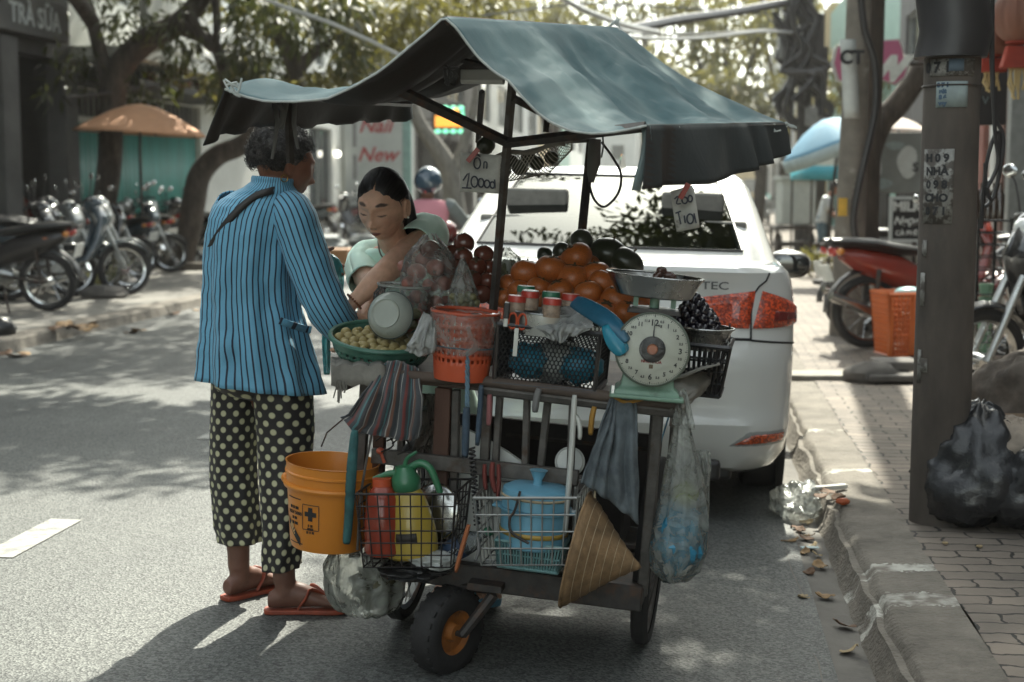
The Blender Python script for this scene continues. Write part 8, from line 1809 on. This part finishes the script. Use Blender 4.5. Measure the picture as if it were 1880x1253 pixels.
toeL=heelL+(toeL-heelL).normalized()*.235;toeR=heelR+(toeR-heelR).normalized()*.238
ankL=heelL+(toeL-heelL)*.22+V((0,0,.085));ankR=heelR+(toeR-heelR)*.22+V((0,0,.085))
leg_foot(ankL,P(432,880,4.70),P(440,690,4.67),toeL,heelL);leg_foot(ankR,P(523,880,4.60),P(512,690,4.62),toeR,heelR)
SK1=(.25,.118,.075);HMI=HC.inverted()
def paint_c(p):
 q=HMI@p
 if q.z>-.13 and q.length<.16 and abs(q.z+.0655)<.013 and abs(q.x)<.022 and q.y<-.07:return(.16,.05,.04)
 if p.z<.25:return(.17,.085,.06)
 return SK1
body_obj(mb,cus,.0045,paint_c,3)
M_SAND=mat('orange_red_sandal',(.27,.055,.026),.55,var=.3,vs=20)
for heel,toe in((heelL,toeL),(heelR,toeR)):
 f=(toe-heel);L_=f.length;f.normalize();s_=f.cross(V((0,0,1))).normalized();out=[]
 for t,w_ in((-.06,.012),(-.04,.026),(.05,.035),(.25,.036),(.45,.034),(.62,.041),(.80,.048),(.95,.046),(1.06,.034),(1.12,.012)):out.append((t,w_))
 poly=[heel+f*L_*t+s_*w_ for t,w_ in out]+[heel+f*L_*t-s_*w_ for t,w_ in reversed(out)]
 mb=MB();mb.rings([[V((p.x,p.y,z))for p in poly]for z in(.001,.016)]);sd_=obj('sandal',mb,M_SAND,cus,W=True,bevel=.003)
 tp=heel+f*L_*.80+V((0,0,.012))
 for sg in(-1,1):
  a=heel+f*L_*.42+s_*.036*sg+V((0,0,.004));mid=heel+f*L_*.60+s_*.026*sg+V((0,0,.066));e=heel+f*L_*.82+V((0,0,.030));mb=MB();mb.tube([a,a*.4+mid*.6+s_*.008*sg,mid,e,e+f*.02-V((0,0,.018))],[.007,.008,.008,.007,.004],8,sm=4,flat=.6);obj('sandal_strap',mb,M_SAND,sd_,W=True)
M_HAIRC=mat('greying_curly_hair',(.024,.021,.019),.5,var=.5,vs=40,col2=(.12,.11,.10),c2=(.54,.70))
M_HAIR=mat('black_hair',(.010,.009,.009),.38,var=.4,vs=60,stretch=(1,1,.15))
r_=random.Random(21);hw_=P(515,283,4.66);mb=MB();rr=(.108,.112,.100)
def hairmask(d):
 q=HMI.to_3x3()@d;q.normalize();return q.y>-.52-.35*(q.z>.25)and not(q.z<-.62)and not(abs(q.x)>.6 and q.z<-.12 and q.y<.12)
mb.ell(hw_,rr,nu=44,nv=30,fn=lambda d:(1+.10*noise.noise(d*3.2)+.06*noise.noise(d*8))*(.92 if hairmask(d)else.72))
hr=obj('hair',mb,M_HAIRC,cus,W=True,sharp=180)
mb=MB()
for q in range(2600):
 d=V((r_.gauss(0,1),r_.gauss(0,1),r_.gauss(0,1))).normalized()
 if not hairmask(d):continue
 k=.94+.10*noise.noise(d*3.2)+r_.uniform(-.03,.07);c=hw_+V((d.x*rr[0],d.y*rr[1],d.z*rr[2]))*k;a=d.orthogonal().normalized();b=d.cross(a);ph=r_.uniform(0,6.3);ax=(a*math.cos(ph)+b*math.sin(ph));by=d.cross(ax);R_=r_.uniform(.005,.014)
 mb.tube([c+ax*R_*math.cos(t*.9)+d*R_*(.5+.5*math.sin(ph))*math.sin(t*.75+ph)+by*(t-4)*(.0022+.002*math.cos(ph*3))+d*.003 for t in range(9)],r_.uniform(.0004,.0010),3,caps=False)
obj('curl',mb,M_HAIRC,hr,W=True,sharp=180,nrm=False)
mb=MB();c=P(522,328,4.575);mb.tube([c+V((.010*math.cos(a),.004*math.cos(a),.011*math.sin(a)))for a in[2*math.pi*i/18 for i in range(19)]],.0017,6);obj('earring',mb,mat('gold',(.7,.42,.12),.25,1.),cus,W=True)
M_CYAN=film('cyan_film',(.10,.52,.55),.55,.12,.25)
def film_px(pts,Y,label,m_=M_CYAN,seed=0,nm='plastic_bag'):
 mb=MB();rws=[[P(l+(r2-l)*i/8,py,Y+.02*noise.noise(V((i*.7,j*.8,seed)))-.02*math.sin(math.pi*i/8))for i in range(9)]for j,(l,r2,py)in enumerate(pts)];mb.grid(rws);o=obj(nm,mb,m_,loc=rws[0][4],W=True,sub=1,sharp=180,solid=.0012);return props(o,label,'plastic bag')
film_px([(592,610,466),(594,622,474),(598,628,484),(602,632,500),(608,632,520),(614,630,545)],4.77,'cyan plastic bag held in the customer left hand')
film_px([(592,606,600),(590,606,625),(592,608,650),(594,606,690)],4.55,'crumpled cyan bag under the striped sleeve',seed=4)
# ------ the seller
SK2=(.66,.40,.28)
fb=G(865,1082,0);sel=thing('person','woman seller in mint T-shirt leaning over the cart with hair tied back','person',V((fb.x,fb.y,0)))
mb=MB()
HS=T(*P(703,378,4.74))@RZ(rad(-19))@RY(rad(4))@RX(rad(21))@SC(1.06,1.0,1.03);HSI=HS.inverted()
mb.add(head_mb(HS));ear(mb,HS,1);ear(mb,HS,-1)
mb.tube([HS@V((0,.02,-.06)),P(722,445,4.84),P(735,485,4.90)],[.05,.05,.062],18)
TS=[(722,34,452,.05,4.88,0),(724,66,468,.07,4.90,0),(728,80,490,.09,4.93,0),(735,82,530,.10,4.98,0),(748,80,590,.10,5.04,0),(765,78,650,.10,5.08,0),(785,80,720,.105,5.08,0),(800,84,790,.11,5.06,0)]
mb.rings(rings_px([(a,b*.93,c,d*.92,e,f)for a,b,c,d,e,f in TS],0,0,28))
shL,elL,wrL=P(776,446,4.88),P(712,496,4.62),P(648,556,4.56)
mb.tube([P(752,452,4.92),shL,P(748,466,4.76),elL,P(682,524,4.58),P(660,545,4.565),wrL],[.05,.055,.049,.041,.036,.027,.025],20,sm=4)
shR,elR,wrR=P(668,486,4.90),P(684,538,4.72),P(664,590,4.56)
mb.tube([P(700,470,4.92),shR,P(674,512,4.80),elR,P(676,565,4.64),wrR],[.05,.048,.044,.038,.030,.025],18,sm=4)
for w_,s_ in((wrL,1),(wrR,-1)):
 d=V((-.55,-.15,-.8)).normalized();c=w_+d*.045;sd2=V((.0,-1,.2)).normalized();nn=d.cross(sd2).normalized();mb.tube([w_,c,w_+d*.075],[.024,.033,.030],14,flat=.75)
 for q in range(4):
  a=w_+d*.075+sd2*(.024-.016*q);finger(mb,[a,a+d*.025+nn*.004,a+d*.042+nn*.012,a+d*.055+nn*.024],.0085,.0064)
 a=w_+d*.03+sd2*.03;finger(mb,[a,a+sd2*.016+d*.018,a+sd2*.020+d*.036,a+sd2*.016+d*.05],.0092,.007)
for px,hx,sg in((838,782,-1),(878,816,1)):
 heel=G(px+8,1068,.03);f=V((-.25 if sg<0 else.12,-1,0)).normalized();toe=heel+f*.22;ank=heel+f*.05+V((0,0,.08))
 leg_foot(ank,P(px-8,930,5.0),P(hx,770,5.06),toe,heel)
def paint_s(p):
 q=HSI@p
 if q.length<.165 and q.y<-.03 and q.z>-.125:
  ax=abs(q.x)
  l=gs(q.x,.0215)*gs(q.z+.0655,.0095)*(q.y<-.07)
  if l>.45:t=min(1,(l-.45)/.2);return tuple(a*(1-t)+b*t for a,b in zip(SK2,(.21,.075,.06)))
  bz=.0305+.004*(1-abs(ax-.030)/.022)
  br=gs(ax-.032,.0195)*gs(q.z-bz-.0015,.0058)
  if ax>.011 and br>.35:t=min(1,(br-.35)/.25)*.93;return tuple(a*(1-t)+b*t for a,b in zip(SK2,(.03,.02,.016)))
  li=gs(ax-.031,.0165)*gs(q.z+.0015+9*(ax-.031)**2*-1.,.0036)
  if li>.35:t=min(1,(li-.35)/.3)*.9;return tuple(a*(1-t)+b*t for a,b in zip(SK2,(.028,.018,.015)))
  if gs(ax-.010,.0042)*gs(q.z+.0425,.0032)>.5 and q.y<-.08:return(.10,.035,.025)
  ck=gs(ax-.04,.02)*gs(q.z+.02,.02)*.25;return tuple(a*(1-ck)+b*ck for a,b in zip(SK2,(.40,.15,.10)))
 return SK2
body_obj(mb,sel,.0029,paint_s,1)
M_MINTT=mat('mint_tshirt',(.64,.86,.73),.8,var=.05,vs=4,bump=.35,bs=10,sheen=.2)
mb=MB();rg=cloth_ring(rings_px(densify([(722,44,456,.066,4.885,0),(724,70,464,.082,4.90,0),(728,84,486,.104,4.93,0),(735,87,530,.115,4.98,0),(748,85,590,.118,5.04,0),(765,84,650,.118,5.08,0),(785,86,720,.122,5.08,0),(800,90,780,.128,5.06,0)],3),0,0,48),.008,7,3.,3);mb.grid([r+[r[0]]for r in rg]);ts=obj('t_shirt',mb,M_MINTT,sel,W=True,solid=.004,sharp=180)
obj('sleeve',sleeve([P(742,440,4.96),P(770,428,4.95),P(784,432,4.90),P(776,446,4.83),P(764,456,4.79)],[.058,.068,.074,.077,.076],36,1,2.),M_MINTT,ts,W=True,solid=.004,sharp=180)
obj('sleeve',sleeve([P(700,466,4.93),P(672,478,4.91),P(667,496,4.86),P(672,516,4.80)],[.056,.062,.060,.058],30,1,7.),M_MINTT,ts,W=True,solid=.004,sharp=180)
M_TROU=mat('dark_trousers',(.03,.03,.035),.85)
for px,hx in((838,782),(878,816)):mb=MB();mb.tube([P(hx,760,5.06),P((px+hx)/2,860,5.03),P(px-6,960,4.98),P(px+4,1035,4.93)],[.10,.085,.075,.062],20,sm=4);obj('trousers',mb,M_TROU,sel,W=True)
M_SANDB=mat('blue_sandal',(.12,.30,.42),.5)
for px,sg in((838,-1),(878,1)):
 heel=G(px+8,1068,.02);f=V((-.25 if sg<0 else.12,-1,0)).normalized();s_=f.cross(V((0,0,1))).normalized();out=((-.02,.02),(.03,.036),(.12,.038),(.19,.046),(.24,.036),(.255,.012));poly=[heel+f*t+s_*w_ for t,w_ in out]+[heel+f*t-s_*w_ for t,w_ in reversed(out)]
 mb=MB();mb.rings([[V((p.x,p.y,z))for p in poly]for z in(.002,.026)]);sd_=obj('sandal',mb,M_SANDB,sel,W=True,bevel=.003);mb=MB();mb.tube([heel+f*.13+s_*.04*q+V((0,0,.02+.05*(1-q*q)))for q in(-1,-.6,-.2,.2,.6,1)],.012,8,sm=2,flat=.4);obj('sandal_strap',mb,M_SANDB,sd_,W=True)
def hinf(d):
 q=head_pt(d,0,False);ax=abs(q.x-.004)
 hz=.082-.62*ax-.5*max(0,ax-.045)
 front=q.z-hz
 side=(q.y+.022)*.9+(q.z-.02)*.25
 back=q.z+.085
 m_=max(front,min(side,q.z+.018))if q.y<.03 else max(front,back)
 if ax>.058 and-.03<q.z<.03 and-.018<q.y<.022:m_=min(m_,-.004)
 m_+=.006*noise.noise(V((q.x*70,q.y*30,q.z*30)))
 t=max(-.005,min(.011,.0004+m_*.20))if m_>0 else-.005
 part=.004*gs(q.x-.004,.0030)*(q.y<.05)*(q.z>.03)
 wv=.0005*math.sin((q.x+.25*q.y)*1100+5*noise.noise(V((q.x*25,q.y*14,1))))+.0012*noise.noise(V((q.x*60,q.y*12,q.z*12)))
 return t-part+(wv if t>.001 else 0)
mb=head_mb(HS,hinf,face=False,nu=160,nv=110);hr=obj('hair',mb,M_HAIR,sel,W=True,sharp=180)
mb=MB();r_=random.Random(77);tail=V((0,.97,.12)).normalized();k_=0
while k_<1500:
 d=V((r_.gauss(0,1),r_.gauss(0,1),r_.gauss(0,1))).normalized();h=hinf(d)
 if h<-.003 or d.y>.8 or d.z<-.5:continue
 k_+=1;pts=[];off=r_.uniform(.0002,.0022)
 for i in range(10):
  t=i/9*min(1,.35+r_.random()*.1+.4);e=(d*(1-t)+tail*t).normalized();pts.append(HS@head_pt(e,max(.0012,hinf(e))+off+.0008*noise.noise(V((i*.5,k_,0))),False))
 mb.tube(pts,[.0003,.0007,.0007,.0003],3,caps=False)
for q in range(26):
 a=r_.uniform(-1.25,1.25);d=V((math.sin(a)*.78,-math.cos(a)*.78,1.0-.55*abs(a)+r_.uniform(-.05,.05))).normalized();pts=[]
 for i in range(7):
  t=i/6*.4;e=(d*(1-t)+tail*t).normalized();pts.append(HS@head_pt(e,max(.001,hinf(e))+.0012+.003*math.sin(i*.6),False))
 mb.tube(pts,.00035,3,caps=False)
obj('hair_strand',mb,M_HAIR,hr,W=True,sharp=180,nrm=False)
mb=MB();mb.tube([HS@V(p)for p in((0,.088,.03),(.006,.118,.0),(.02,.125,-.05),(.04,.11,-.11),(.05,.10,-.17))],[.032,.036,.034,.026,.008],16,sm=4);obj('ponytail',mb,M_HAIR,hr,W=True)
mb=MB()
for sx in(-1,1):mb=MB();mb.ell(HS@V((sx*.083,.0,-.034)),(.004,.004,.004),nu=10,nv=8);obj('ear_stud',mb,WHITEPL,sel,W=True)
mb=MB();mb.tube([P(694,442,4.84),P(696,458,4.80),P(702,472,4.79),P(718,480,4.80),P(740,470,4.83),P(748,452,4.87)],.0026,6,sm=4);obj('necklace',mb,mat('dark_silver',(.25,.22,.17),.3,1.),sel,W=True)
br=MB();c=wrL*.8+P(660,545,4.565)*.2;dd=(wrL-P(660,545,4.565)).normalized();a=dd.orthogonal().normalized();b=dd.cross(a)
for q in range(20):br.ell(c+(a*math.cos(q*.314)+b*math.sin(q*.314))*.0295,(.0042,.0042,.0042),nu=8,nv=6)
br.tube([c+(a*math.cos(q*.314)+b*math.sin(q*.314))*.0295 for q in range(21)],.0012,4);obj('bracelet',br,mat('amber_beads',(.22,.08,.04),.25,coat=.4),sel,W=True)
# ------ figures farther off
def figure(label,M,shirt,trouser,skin=(.16,.08,.055),hair=(.012,.01,.01),pose=None,extra=None):
 """1.65 m adult facing -y; pose overrides joint positions"""
 t=thing('person',label,'person',M);J=dict(head=(0,-.01,1.54),neck=(0,.01,1.38),hip=(0,0,.88),sl=(.17,.01,1.33),el=(.22,.02,1.06),wl=(.22,-.06,.82),sr=(-.17,.01,1.33),er=(-.22,.02,1.06),wr=(-.22,-.06,.82),kl=(.09,-.02,.48),al=(.10,.03,.08),kr=(-.09,-.02,.48),ar=(-.10,.03,.08),pitch=0)
 J.update(pose or{});J={k:V(v)if isinstance(v,tuple)else v for k,v in J.items()}
 mb=MB();HM=T(*J['head'])@RX(rad(J['pitch']));mb.add(head_mb(HM,nu=40,nv=32));ear(mb,HM,1);ear(mb,HM,-1);mb.tube([J['head']+V((0,.02,-.06)),J['neck']],.05,12)
 ch=J['neck']*.75+J['hip']*.25;wa=J['neck']*.35+J['hip']*.65
 def tor(k):return[[c+V((w_*k*math.cos(a),d*k*math.sin(a),0))for a in[2*math.pi*i/24 for i in range(24)]]for c,w_,d in((J['neck']+V((0,0,-.01)),.06,.055),(J['neck']*.94+J['hip']*.06,.155,.075),(ch,.175,.10),(wa,.145,.095),(J['hip'],.165,.105),(J['hip']+V((0,0,-.08)),.16,.10))]
 mb.rings(tor(.9))
 for s_ in 'lr':
  mb.tube([J['s'+s_],J['e'+s_],J['w'+s_]],[.05,.04,.026],12);d=(J['w'+s_]-J['e'+s_]).normalized();w_=J['w'+s_];mb.tube([w_,w_+d*.05,w_+d*.085],[.025,.036,.030],10,flat=.6)
  for q in range(4):a=w_+d*.08+V((0,.024-.016*q,0));mb.tube([a,a+d*.05,a+d*.075+V((0,-.015,0))],[.009,.008,.006],6)
  mb.tube([w_+d*.02+V((0,-.025,0)),w_+d*.06+V((0,-.045,0))],[.011,.008],6)
  mb.tube([J['hip']+V(((.08 if s_=='l' else-.08),0,-.02)),J['k'+s_],J['a'+s_]],[.085,.056,.036],14);a=J['a'+s_];mb.rings([[a+V((w_*math.cos(q),y,-.045+z*math.sin(q)*.5))for q in[2*math.pi*i/12 for i in range(12)]]for y,w_,z in((.05,.03,.05),(-.02,.035,.07),(-.10,.045,.05),(-.18,.03,.03))])
 mbw=MB();mbw.add(mb,M);body_obj(mbw,t,.011,lambda p:skin,1)
 mb=MB();rg=cloth_ring([r for r in tor(1.08)],.006,7,1.,1);mb.rings(rg,0,False,False);sh=obj('shirt',mb,shirt,t,sharp=180,solid=.004)
 for s_ in 'lr':e_=J['s'+s_]*.25+J['e'+s_]*.75 if not(extra or{}).get('long')else J['e'+s_]*.1+J['w'+s_]*.9;mb=MB();mb.tube([J['s'+s_]+V((-.03 if s_=='l' else.03,0,.01)),J['s'+s_],J['e'+s_]if(extra or{}).get('long')else(J['s'+s_]+e_)/2,e_],[.05,.062,.056,.05],14,caps=False);obj('sleeve',mb,(extra or{}).get('sleeve',shirt),sh,solid=.004)
 for s_ in 'lr':mb=MB();mb.tube([J['hip']+V(((.075 if s_=='l' else-.075),0,.06)),J['hip']+V(((.085 if s_=='l' else-.085),0,-.1)),J['k'+s_],J['a'+s_]+V((0,0,.02))],[.09,.098,.07,.058],14);obj('trousers',mb,trouser,t)
 if(extra or{}).get('helmet'):
  mb=MB();mb.ell(J['head']+V((0,.01,.03)),(.118,.138,.128),nu=30,nv=20,fn=lambda d:1 if d.z>-.55 else.86);hm=obj('helmet',mb,extra['helmet'],t,sharp=180);mb=MB();mb.ell(J['head']+V((0,.142,-.055)),(.012,.008,.010),nu=10,nv=6);obj('badge',mb,M_TLAMP,hm)
 else:obj('hair',head_mb(HM,lambda d:(.012 if d.z>.25-.9*max(0,d.y+.2)or(d.y>.25 and d.z>-.55)else-.006)+.002*noise.noise(d*9),face=False,nu=60,nv=44),mat('hair_'+str(hair[0]),hair,.5),t,sharp=180)
 return t
M_PINK=mat('pink_top',(.52,.21,.25),.8,var=.06,vs=3);M_GREYS=mat('grey_sleeve',(.14,.16,.16),.8);M_HELM=mat('navy_helmet',(.025,.055,.085),.18,coat=1,var=.05)
SIT=dict(head=(0,-.02,1.255),neck=(0,.03,1.15),hip=(0,.12,.66),sl=(.18,.02,1.09),el=(.30,-.14,.92),wl=(.30,-.42,.96),sr=(-.18,.02,1.09),er=(-.30,-.14,.92),wr=(-.30,-.42,.96),kl=(.20,-.32,.58),al=(.16,-.16,.20),kr=(-.20,-.32,.58),ar=(-.16,-.16,.20))
Yr=12.2;cr=P(786,430,Yr);zseat=.20
figure('rider in pink top with grey sleeves and navy helmet, seen from behind',T(cr.x,Yr,.12)@RZ(rad(180-7))@SC(1.03,1.03,1.03),M_PINK,M_TROU,pose=SIT,extra=dict(helmet=M_HELM,long=True,sleeve=M_GREYS))
bk=dup(b1,T(cr.x-.02,Yr-.05,0)@RZ(rad(83)),'motorbike ridden by the person in the pink top','motorbikes on the road')
for ch in kids(bk):
 if ch.name.split('.')[0]in('body_panel','leg_shield','front_fender','headlight_cowl'):ch.material_slots[0].link='OBJECT';ch.material_slots[0].material=M_BODYO
Yf=58.;cr=P(1399,400,Yf)
figure('far rider in teal jacket and pale helmet coming down the bright road',T(cr.x,Yf,.10)@RZ(rad(2)),mat('teal_jacket',(.10,.38,.36),.7),M_TROU,pose=SIT,extra=dict(helmet=mat('pale_helmet',(.4,.5,.48),.3,coat=.5),long=True,sleeve=mat('teal_jacket',(.10,.38,.36),.7)))
bk=dup(b1,T(cr.x,Yf-.1,0)@RZ(rad(-90)),'pale scooter ridden by the far teal jacketed rider','motorbikes on the road')
for ch in kids(bk):
 if ch.name.split('.')[0]in('body_panel','leg_shield','front_fender','headlight_cowl'):ch.material_slots[0].link='OBJECT';ch.material_slots[0].material=M_BODYW
Yp_=23.;cr=P(1508,488,Yp_)
figure('vendor in white shirt, dark apron and jeans bending by the pale pole',T(cr.x,Yp_,.06)@RZ(rad(72))@SC(.95,.95,.95),mat('white_shirt',(.55,.57,.56),.8),mat('blue_jeans',(.10,.15,.18),.9,var=.3),skin=(.32,.16,.10),pose=dict(head=(0,-.20,1.42),neck=(0,-.10,1.29),sl=(.17,-.06,1.24),sr=(-.17,-.06,1.24),el=(.20,-.16,.98),wl=(.12,-.42,.90),er=(-.20,-.16,.98),wr=(-.12,-.42,.90),pitch=18))
mb=MB();mb.grid([[V((x,-.125-.03*(1-(x/.15)**2)+(z-.9)*-.12,z))for x in(-.15,-.08,0,.08,.15)]for z in(.52,.7,.9,1.1)]);o=obj('apron',mb,mat('dark_apron',(.03,.03,.032),.85),[q for q in bpy.data.objects if q.get('label','').startswith('vendor in white')][0],solid=.006)
cr=R(-9.95,VB(66,UL))
figure('figure in dark clothes standing in the doorway shade of the dark shop',T(cr.x,cr.y,.10)@RZ(rad(60))@SC(1.05,1.05,1.05),mat('charcoal_shirt',(.03,.03,.032),.9),M_TROU,skin=(.12,.06,.045))
# ====== LITTER AND BAGS
M_BAGB=mat('black_rubbish_film',(.020,.021,.023),.27,bump=.6,bs=26,var=.3,coat=.25);M_SACK=mat('dusty_sack',(.24,.20,.16),.85,var=.25,vs=8,bump=.6,bs=14)
def lump(label,c,rx,ry,rz,m_,seed,name='rubbish_bag',cat='rubbish bag',amp=.22,neck=0.,pl=.06):
 mb=MB();mb.ell((0,0,rz*.92),(rx,ry,rz),nu=56,nv=40,fn=lambda d:(1+amp*noise.noise(d*1.6+V((seed,0,0)))+amp*.5*abs(noise.noise(V((d.x*5,d.y*5,d.z*2+seed))))+amp*.25*noise.noise(d*11)+pl*math.sin(math.atan2(d.y,d.x)*9+3*noise.noise(d*2))*max(0,d.z+.3)*(1-.5*d.z))*(1+neck*max(0,d.z-.75)*3)*(.86 if d.z<-.7 else 1));return props(obj(name,mb,m_,loc=c,sharp=180),label,cat)
b=G(1800,975,.06);lump('large black rubbish bag slumped on the pavers beside the thick pole',b+V((.04,.16,-.02)),.26,.22,.21,M_BAGB,1.,neck=.35)
b2=G(1900,990,.06);lump('second black rubbish bag at the right edge, against the first one',b2+V((.10,.2,-.02)),.24,.22,.20,M_BAGB,5.)
lump('beige dusty sack lying on top of the black rubbish bags',P(1868,868,5.55)+V((0,0,-.03)),.19,.16,.13,M_SACK,9.,'sack','sack')
b=P(1850,742,6.6);lump('dark brown matted mound of sacking behind the beige sack',V((b.x+.15,6.6,.06)),.34,.3,.30,mat('brown_sacking',(.075,.06,.048),.9,var=.4,vs=10,bump=.6,bs=20),3.,'sack','sack')
p=G(1788,850,.06);mb=MB();mb.lathe([(.05,0),(.065,.19),(.06,.19),(.046,.006),(0,.006)],n=22);props(obj('plastic_cup',mb,film('cup_film',(.6,.66,.62),.35,.15),loc=V((p.x+.05,p.y+.5,.06))),'clear plastic cup standing behind the thick pole','cup')
mb=MB();mb.ell((0,0,.08),(.12,.10,.11),fn=lambda d:1+.35*noise.noise(d*2.5));props(obj('crumpled_paper',mb,mat('crumpled_white_paper',(.5,.49,.45),.8),loc=G(1792,870,.06)+V((.02,.1,0)),sharp=20),'crumpled white paper tucked between the pole and black bag','paper')
mb=MB();mb.rings([[V((x,y,z))for x,y in((-.2,-.15),(.2,-.15),(.2,.15),(-.2,.15))]for z in(0,.34)],0,True,False);props(obj('carton',mb,mat('brown_card',(.20,.14,.09),.9),loc=V((P(1800,800,6.0).x+.1,6.0,.06)),solid=.006),'open brown carton behind the beige sack','carton')
c=G(1468,950,-.06);mb=MB();mb.ell((0,0,.06),(.105,.13,.085),nu=40,nv=26,fn=lambda d:1+.3*noise.noise(d*1.9)+.22*abs(noise.noise(d*5)));props(obj('plastic_bag',mb,film('white_bag_film',(.6,.63,.6),.45,.15,.3),loc=c+V((.0,.05,0)),sharp=25),'crumpled clear white plastic bag in the gutter beside the car wheel','plastic bag')
r_=random.Random(31)
M_DRYL=[mat('tan_dead_leaf',(.24,.15,.07),.8,var=.3,vs=30),mat('brown_dead_leaf',(.12,.065,.035),.8,var=.3,vs=30),mat('pale_dead_leaf',(.33,.25,.14),.8,var=.3,vs=30)]
def dead_leaf(px,py,z,l,a,m_,label,grp='dead leaves along the right gutter',curl=.9):
 c=G(px,py,z);mb=MB();n_=8;rows=[]
 for i in range(n_+1):
  t=i/n_;w_=l*(.36+.12*noise.noise(V((i*.7,px,3))))*math.sin(math.pi*(.04+.93*t))**.8;x=(t-.5)*l;h=curl*l*.30*(t-.4)**2*2*(1 if t>.4 else.3)+.003
  rows.append([V((x,w_*q,max(.002,h+q*w_*curl*.35*math.sin(t*5+px)+.010*noise.noise(V((i*.6,q*1.5,px))))))for q in(-1,-.5,0,.5,1)])
 mb.grid(rows);o=obj('fallen_leaf',mb,m_,solid=.0015,sharp=180);o.matrix_basis=T(*c)@RZ(a)@RX(r_.uniform(-.3,.3));props(o,label,'leaf',grp)
for i,(px,py,l)in enumerate(((1450,995,.075),(1480,990,.07),(1490,1005,.07),(1505,1040,.08),(1485,1052,.06),(1475,1098,.06),(1515,1096,.075),(1550,1150,.08),(1560,1196,.075),(1485,985,.05),(1470,975,.06),(1500,1020,.05),(1478,1015,.06),(1460,970,.05),(1480,960,.06))):
 dead_leaf(px,py,-.060,l,r_.uniform(0,6.3),M_DRYL[i%3],'curled dead leaf lying in the right gutter')
for px,py,l in((1520,905,.08),(1540,915,.08),(1508,912,.07),(1550,925,.06)):dead_leaf(px,py,.055,l,r_.uniform(0,6.3),M_DRYL[1],'dark curled dead leaf on the kerb top beside the white bag','dead leaves on the kerb top')
mb=MB();mb.box((0,0,.012),(.16,.03,.02));o=obj('paper_scrap',mb,mat('scrap_white',(.55,.54,.5),.7),bevel=.004);o.matrix_basis=T(*G(1525,900,.055))@RZ(.35);props(o,'pale stick of packaging on the kerb by the dark leaves','scrap')
mb=MB();mb.ell((0,0,.012),(.03,.02,.014),fn=lambda d:1+.3*noise.noise(d*3));props(obj('litter_scrap',mb,mat('orange_scrap',(.4,.09,.03),.6),loc=G(1547,926,.055)),'small orange scrap of litter on the kerb','scrap')
mb=MB();mb.box((0,0,.006),(.07,.03,.004));o=obj('paper_scrap',mb,mat('pale_cyan_scrap',(.4,.5,.5),.6));o.matrix_basis=T(*G(1486,1008,-.06))@RZ(.1);props(o,'pale flat paper scrap among the gutter leaves','scrap')
for px,py in((1735,1000),(1798,1006)):mb=MB();mb.ell((0,0,.006),(.012,.009,.005),fn=lambda d:1+.3*noise.noise(d*3));props(obj('litter_scrap',mb,M_DRYL[2],loc=G(px,py,.06)),('small tan crumb of litter below the thick pole' if px<1750 else 'small tan crumb of litter before the black bag'),'scrap')
for i,(px,py,l)in enumerate(((118,598,.22),(135,603,.2),(150,600,.2),(165,596,.18),(142,612,.2),(125,610,.18),(160,606,.16),(108,604,.2),(172,602,.16),(30,655,.18),(42,651,.16),(8,650,.16),(255,608,.16),(318,578,.16),(362,570,.15),(240,612,.14))):
 dead_leaf(px,py,.108 if py<607 and px<200 else.006,l,r_.uniform(0,6.3),M_DRYL[i%2],'dead leaf in the heap at the left kerb drain' if px<200 and py<620 else 'dead leaf on the road along the left kerb','dead leaves heaped at the left kerb' if px<200 and py<620 else 'dead leaves along the left kerb',curl=.8)
b=G(600,505,.0);mb=MB();mb.rings([[V((x*s_,y*s_,z))for x,y in((-.36,-.26),(.36,-.26),(.36,.26),(-.36,.26))]for z,s_ in((0,.86),(.42,1.0))]);props(obj('plastic_tub',mb,mat('tan_plastic',(.34,.17,.07),.6),loc=b+V((0,.2,0)),bevel=.02),'tan plastic tub standing on the road behind the customer hand','tub')
b=G(590,470,.1);lump('grey wrapped bundle on the pavement behind the two women',b,.5,.35,.22,mat('grey_wrap',(.14,.15,.145),.6,var=.3,vs=5,bump=.4),12.,'bundle','bundle')
b=G(700,462,.1);lump('long grey bundle farther along the pavement behind the seller',b,.7,.35,.2,MATS['grey_wrap'],17.,'bundle','bundle')
# ====== ADDED HAZE BOX, LIFTS THE BLACKS
hm=bpy.data.materials.new('black_lift_haze');hm.use_nodes=True;n=hm.node_tree.nodes;L=hm.node_tree.links
n.remove(n['Principled BSDF']);pv=n.new('ShaderNodeVolumePrincipled');pv.inputs['Density'].default_value=.0007;pv.inputs['Anisotropy'].default_value=.2;pv.inputs['Color'].default_value=(.93,.90,.86,1)
L.new(pv.outputs[0],n['Material Output'].inputs['Volume'])
mb=MB();mb.box((0,95,8.5),(120,260,20));hz_o=obj('added_haze',mb,hm,nrm=True);props(hz_o,kind='stuff')
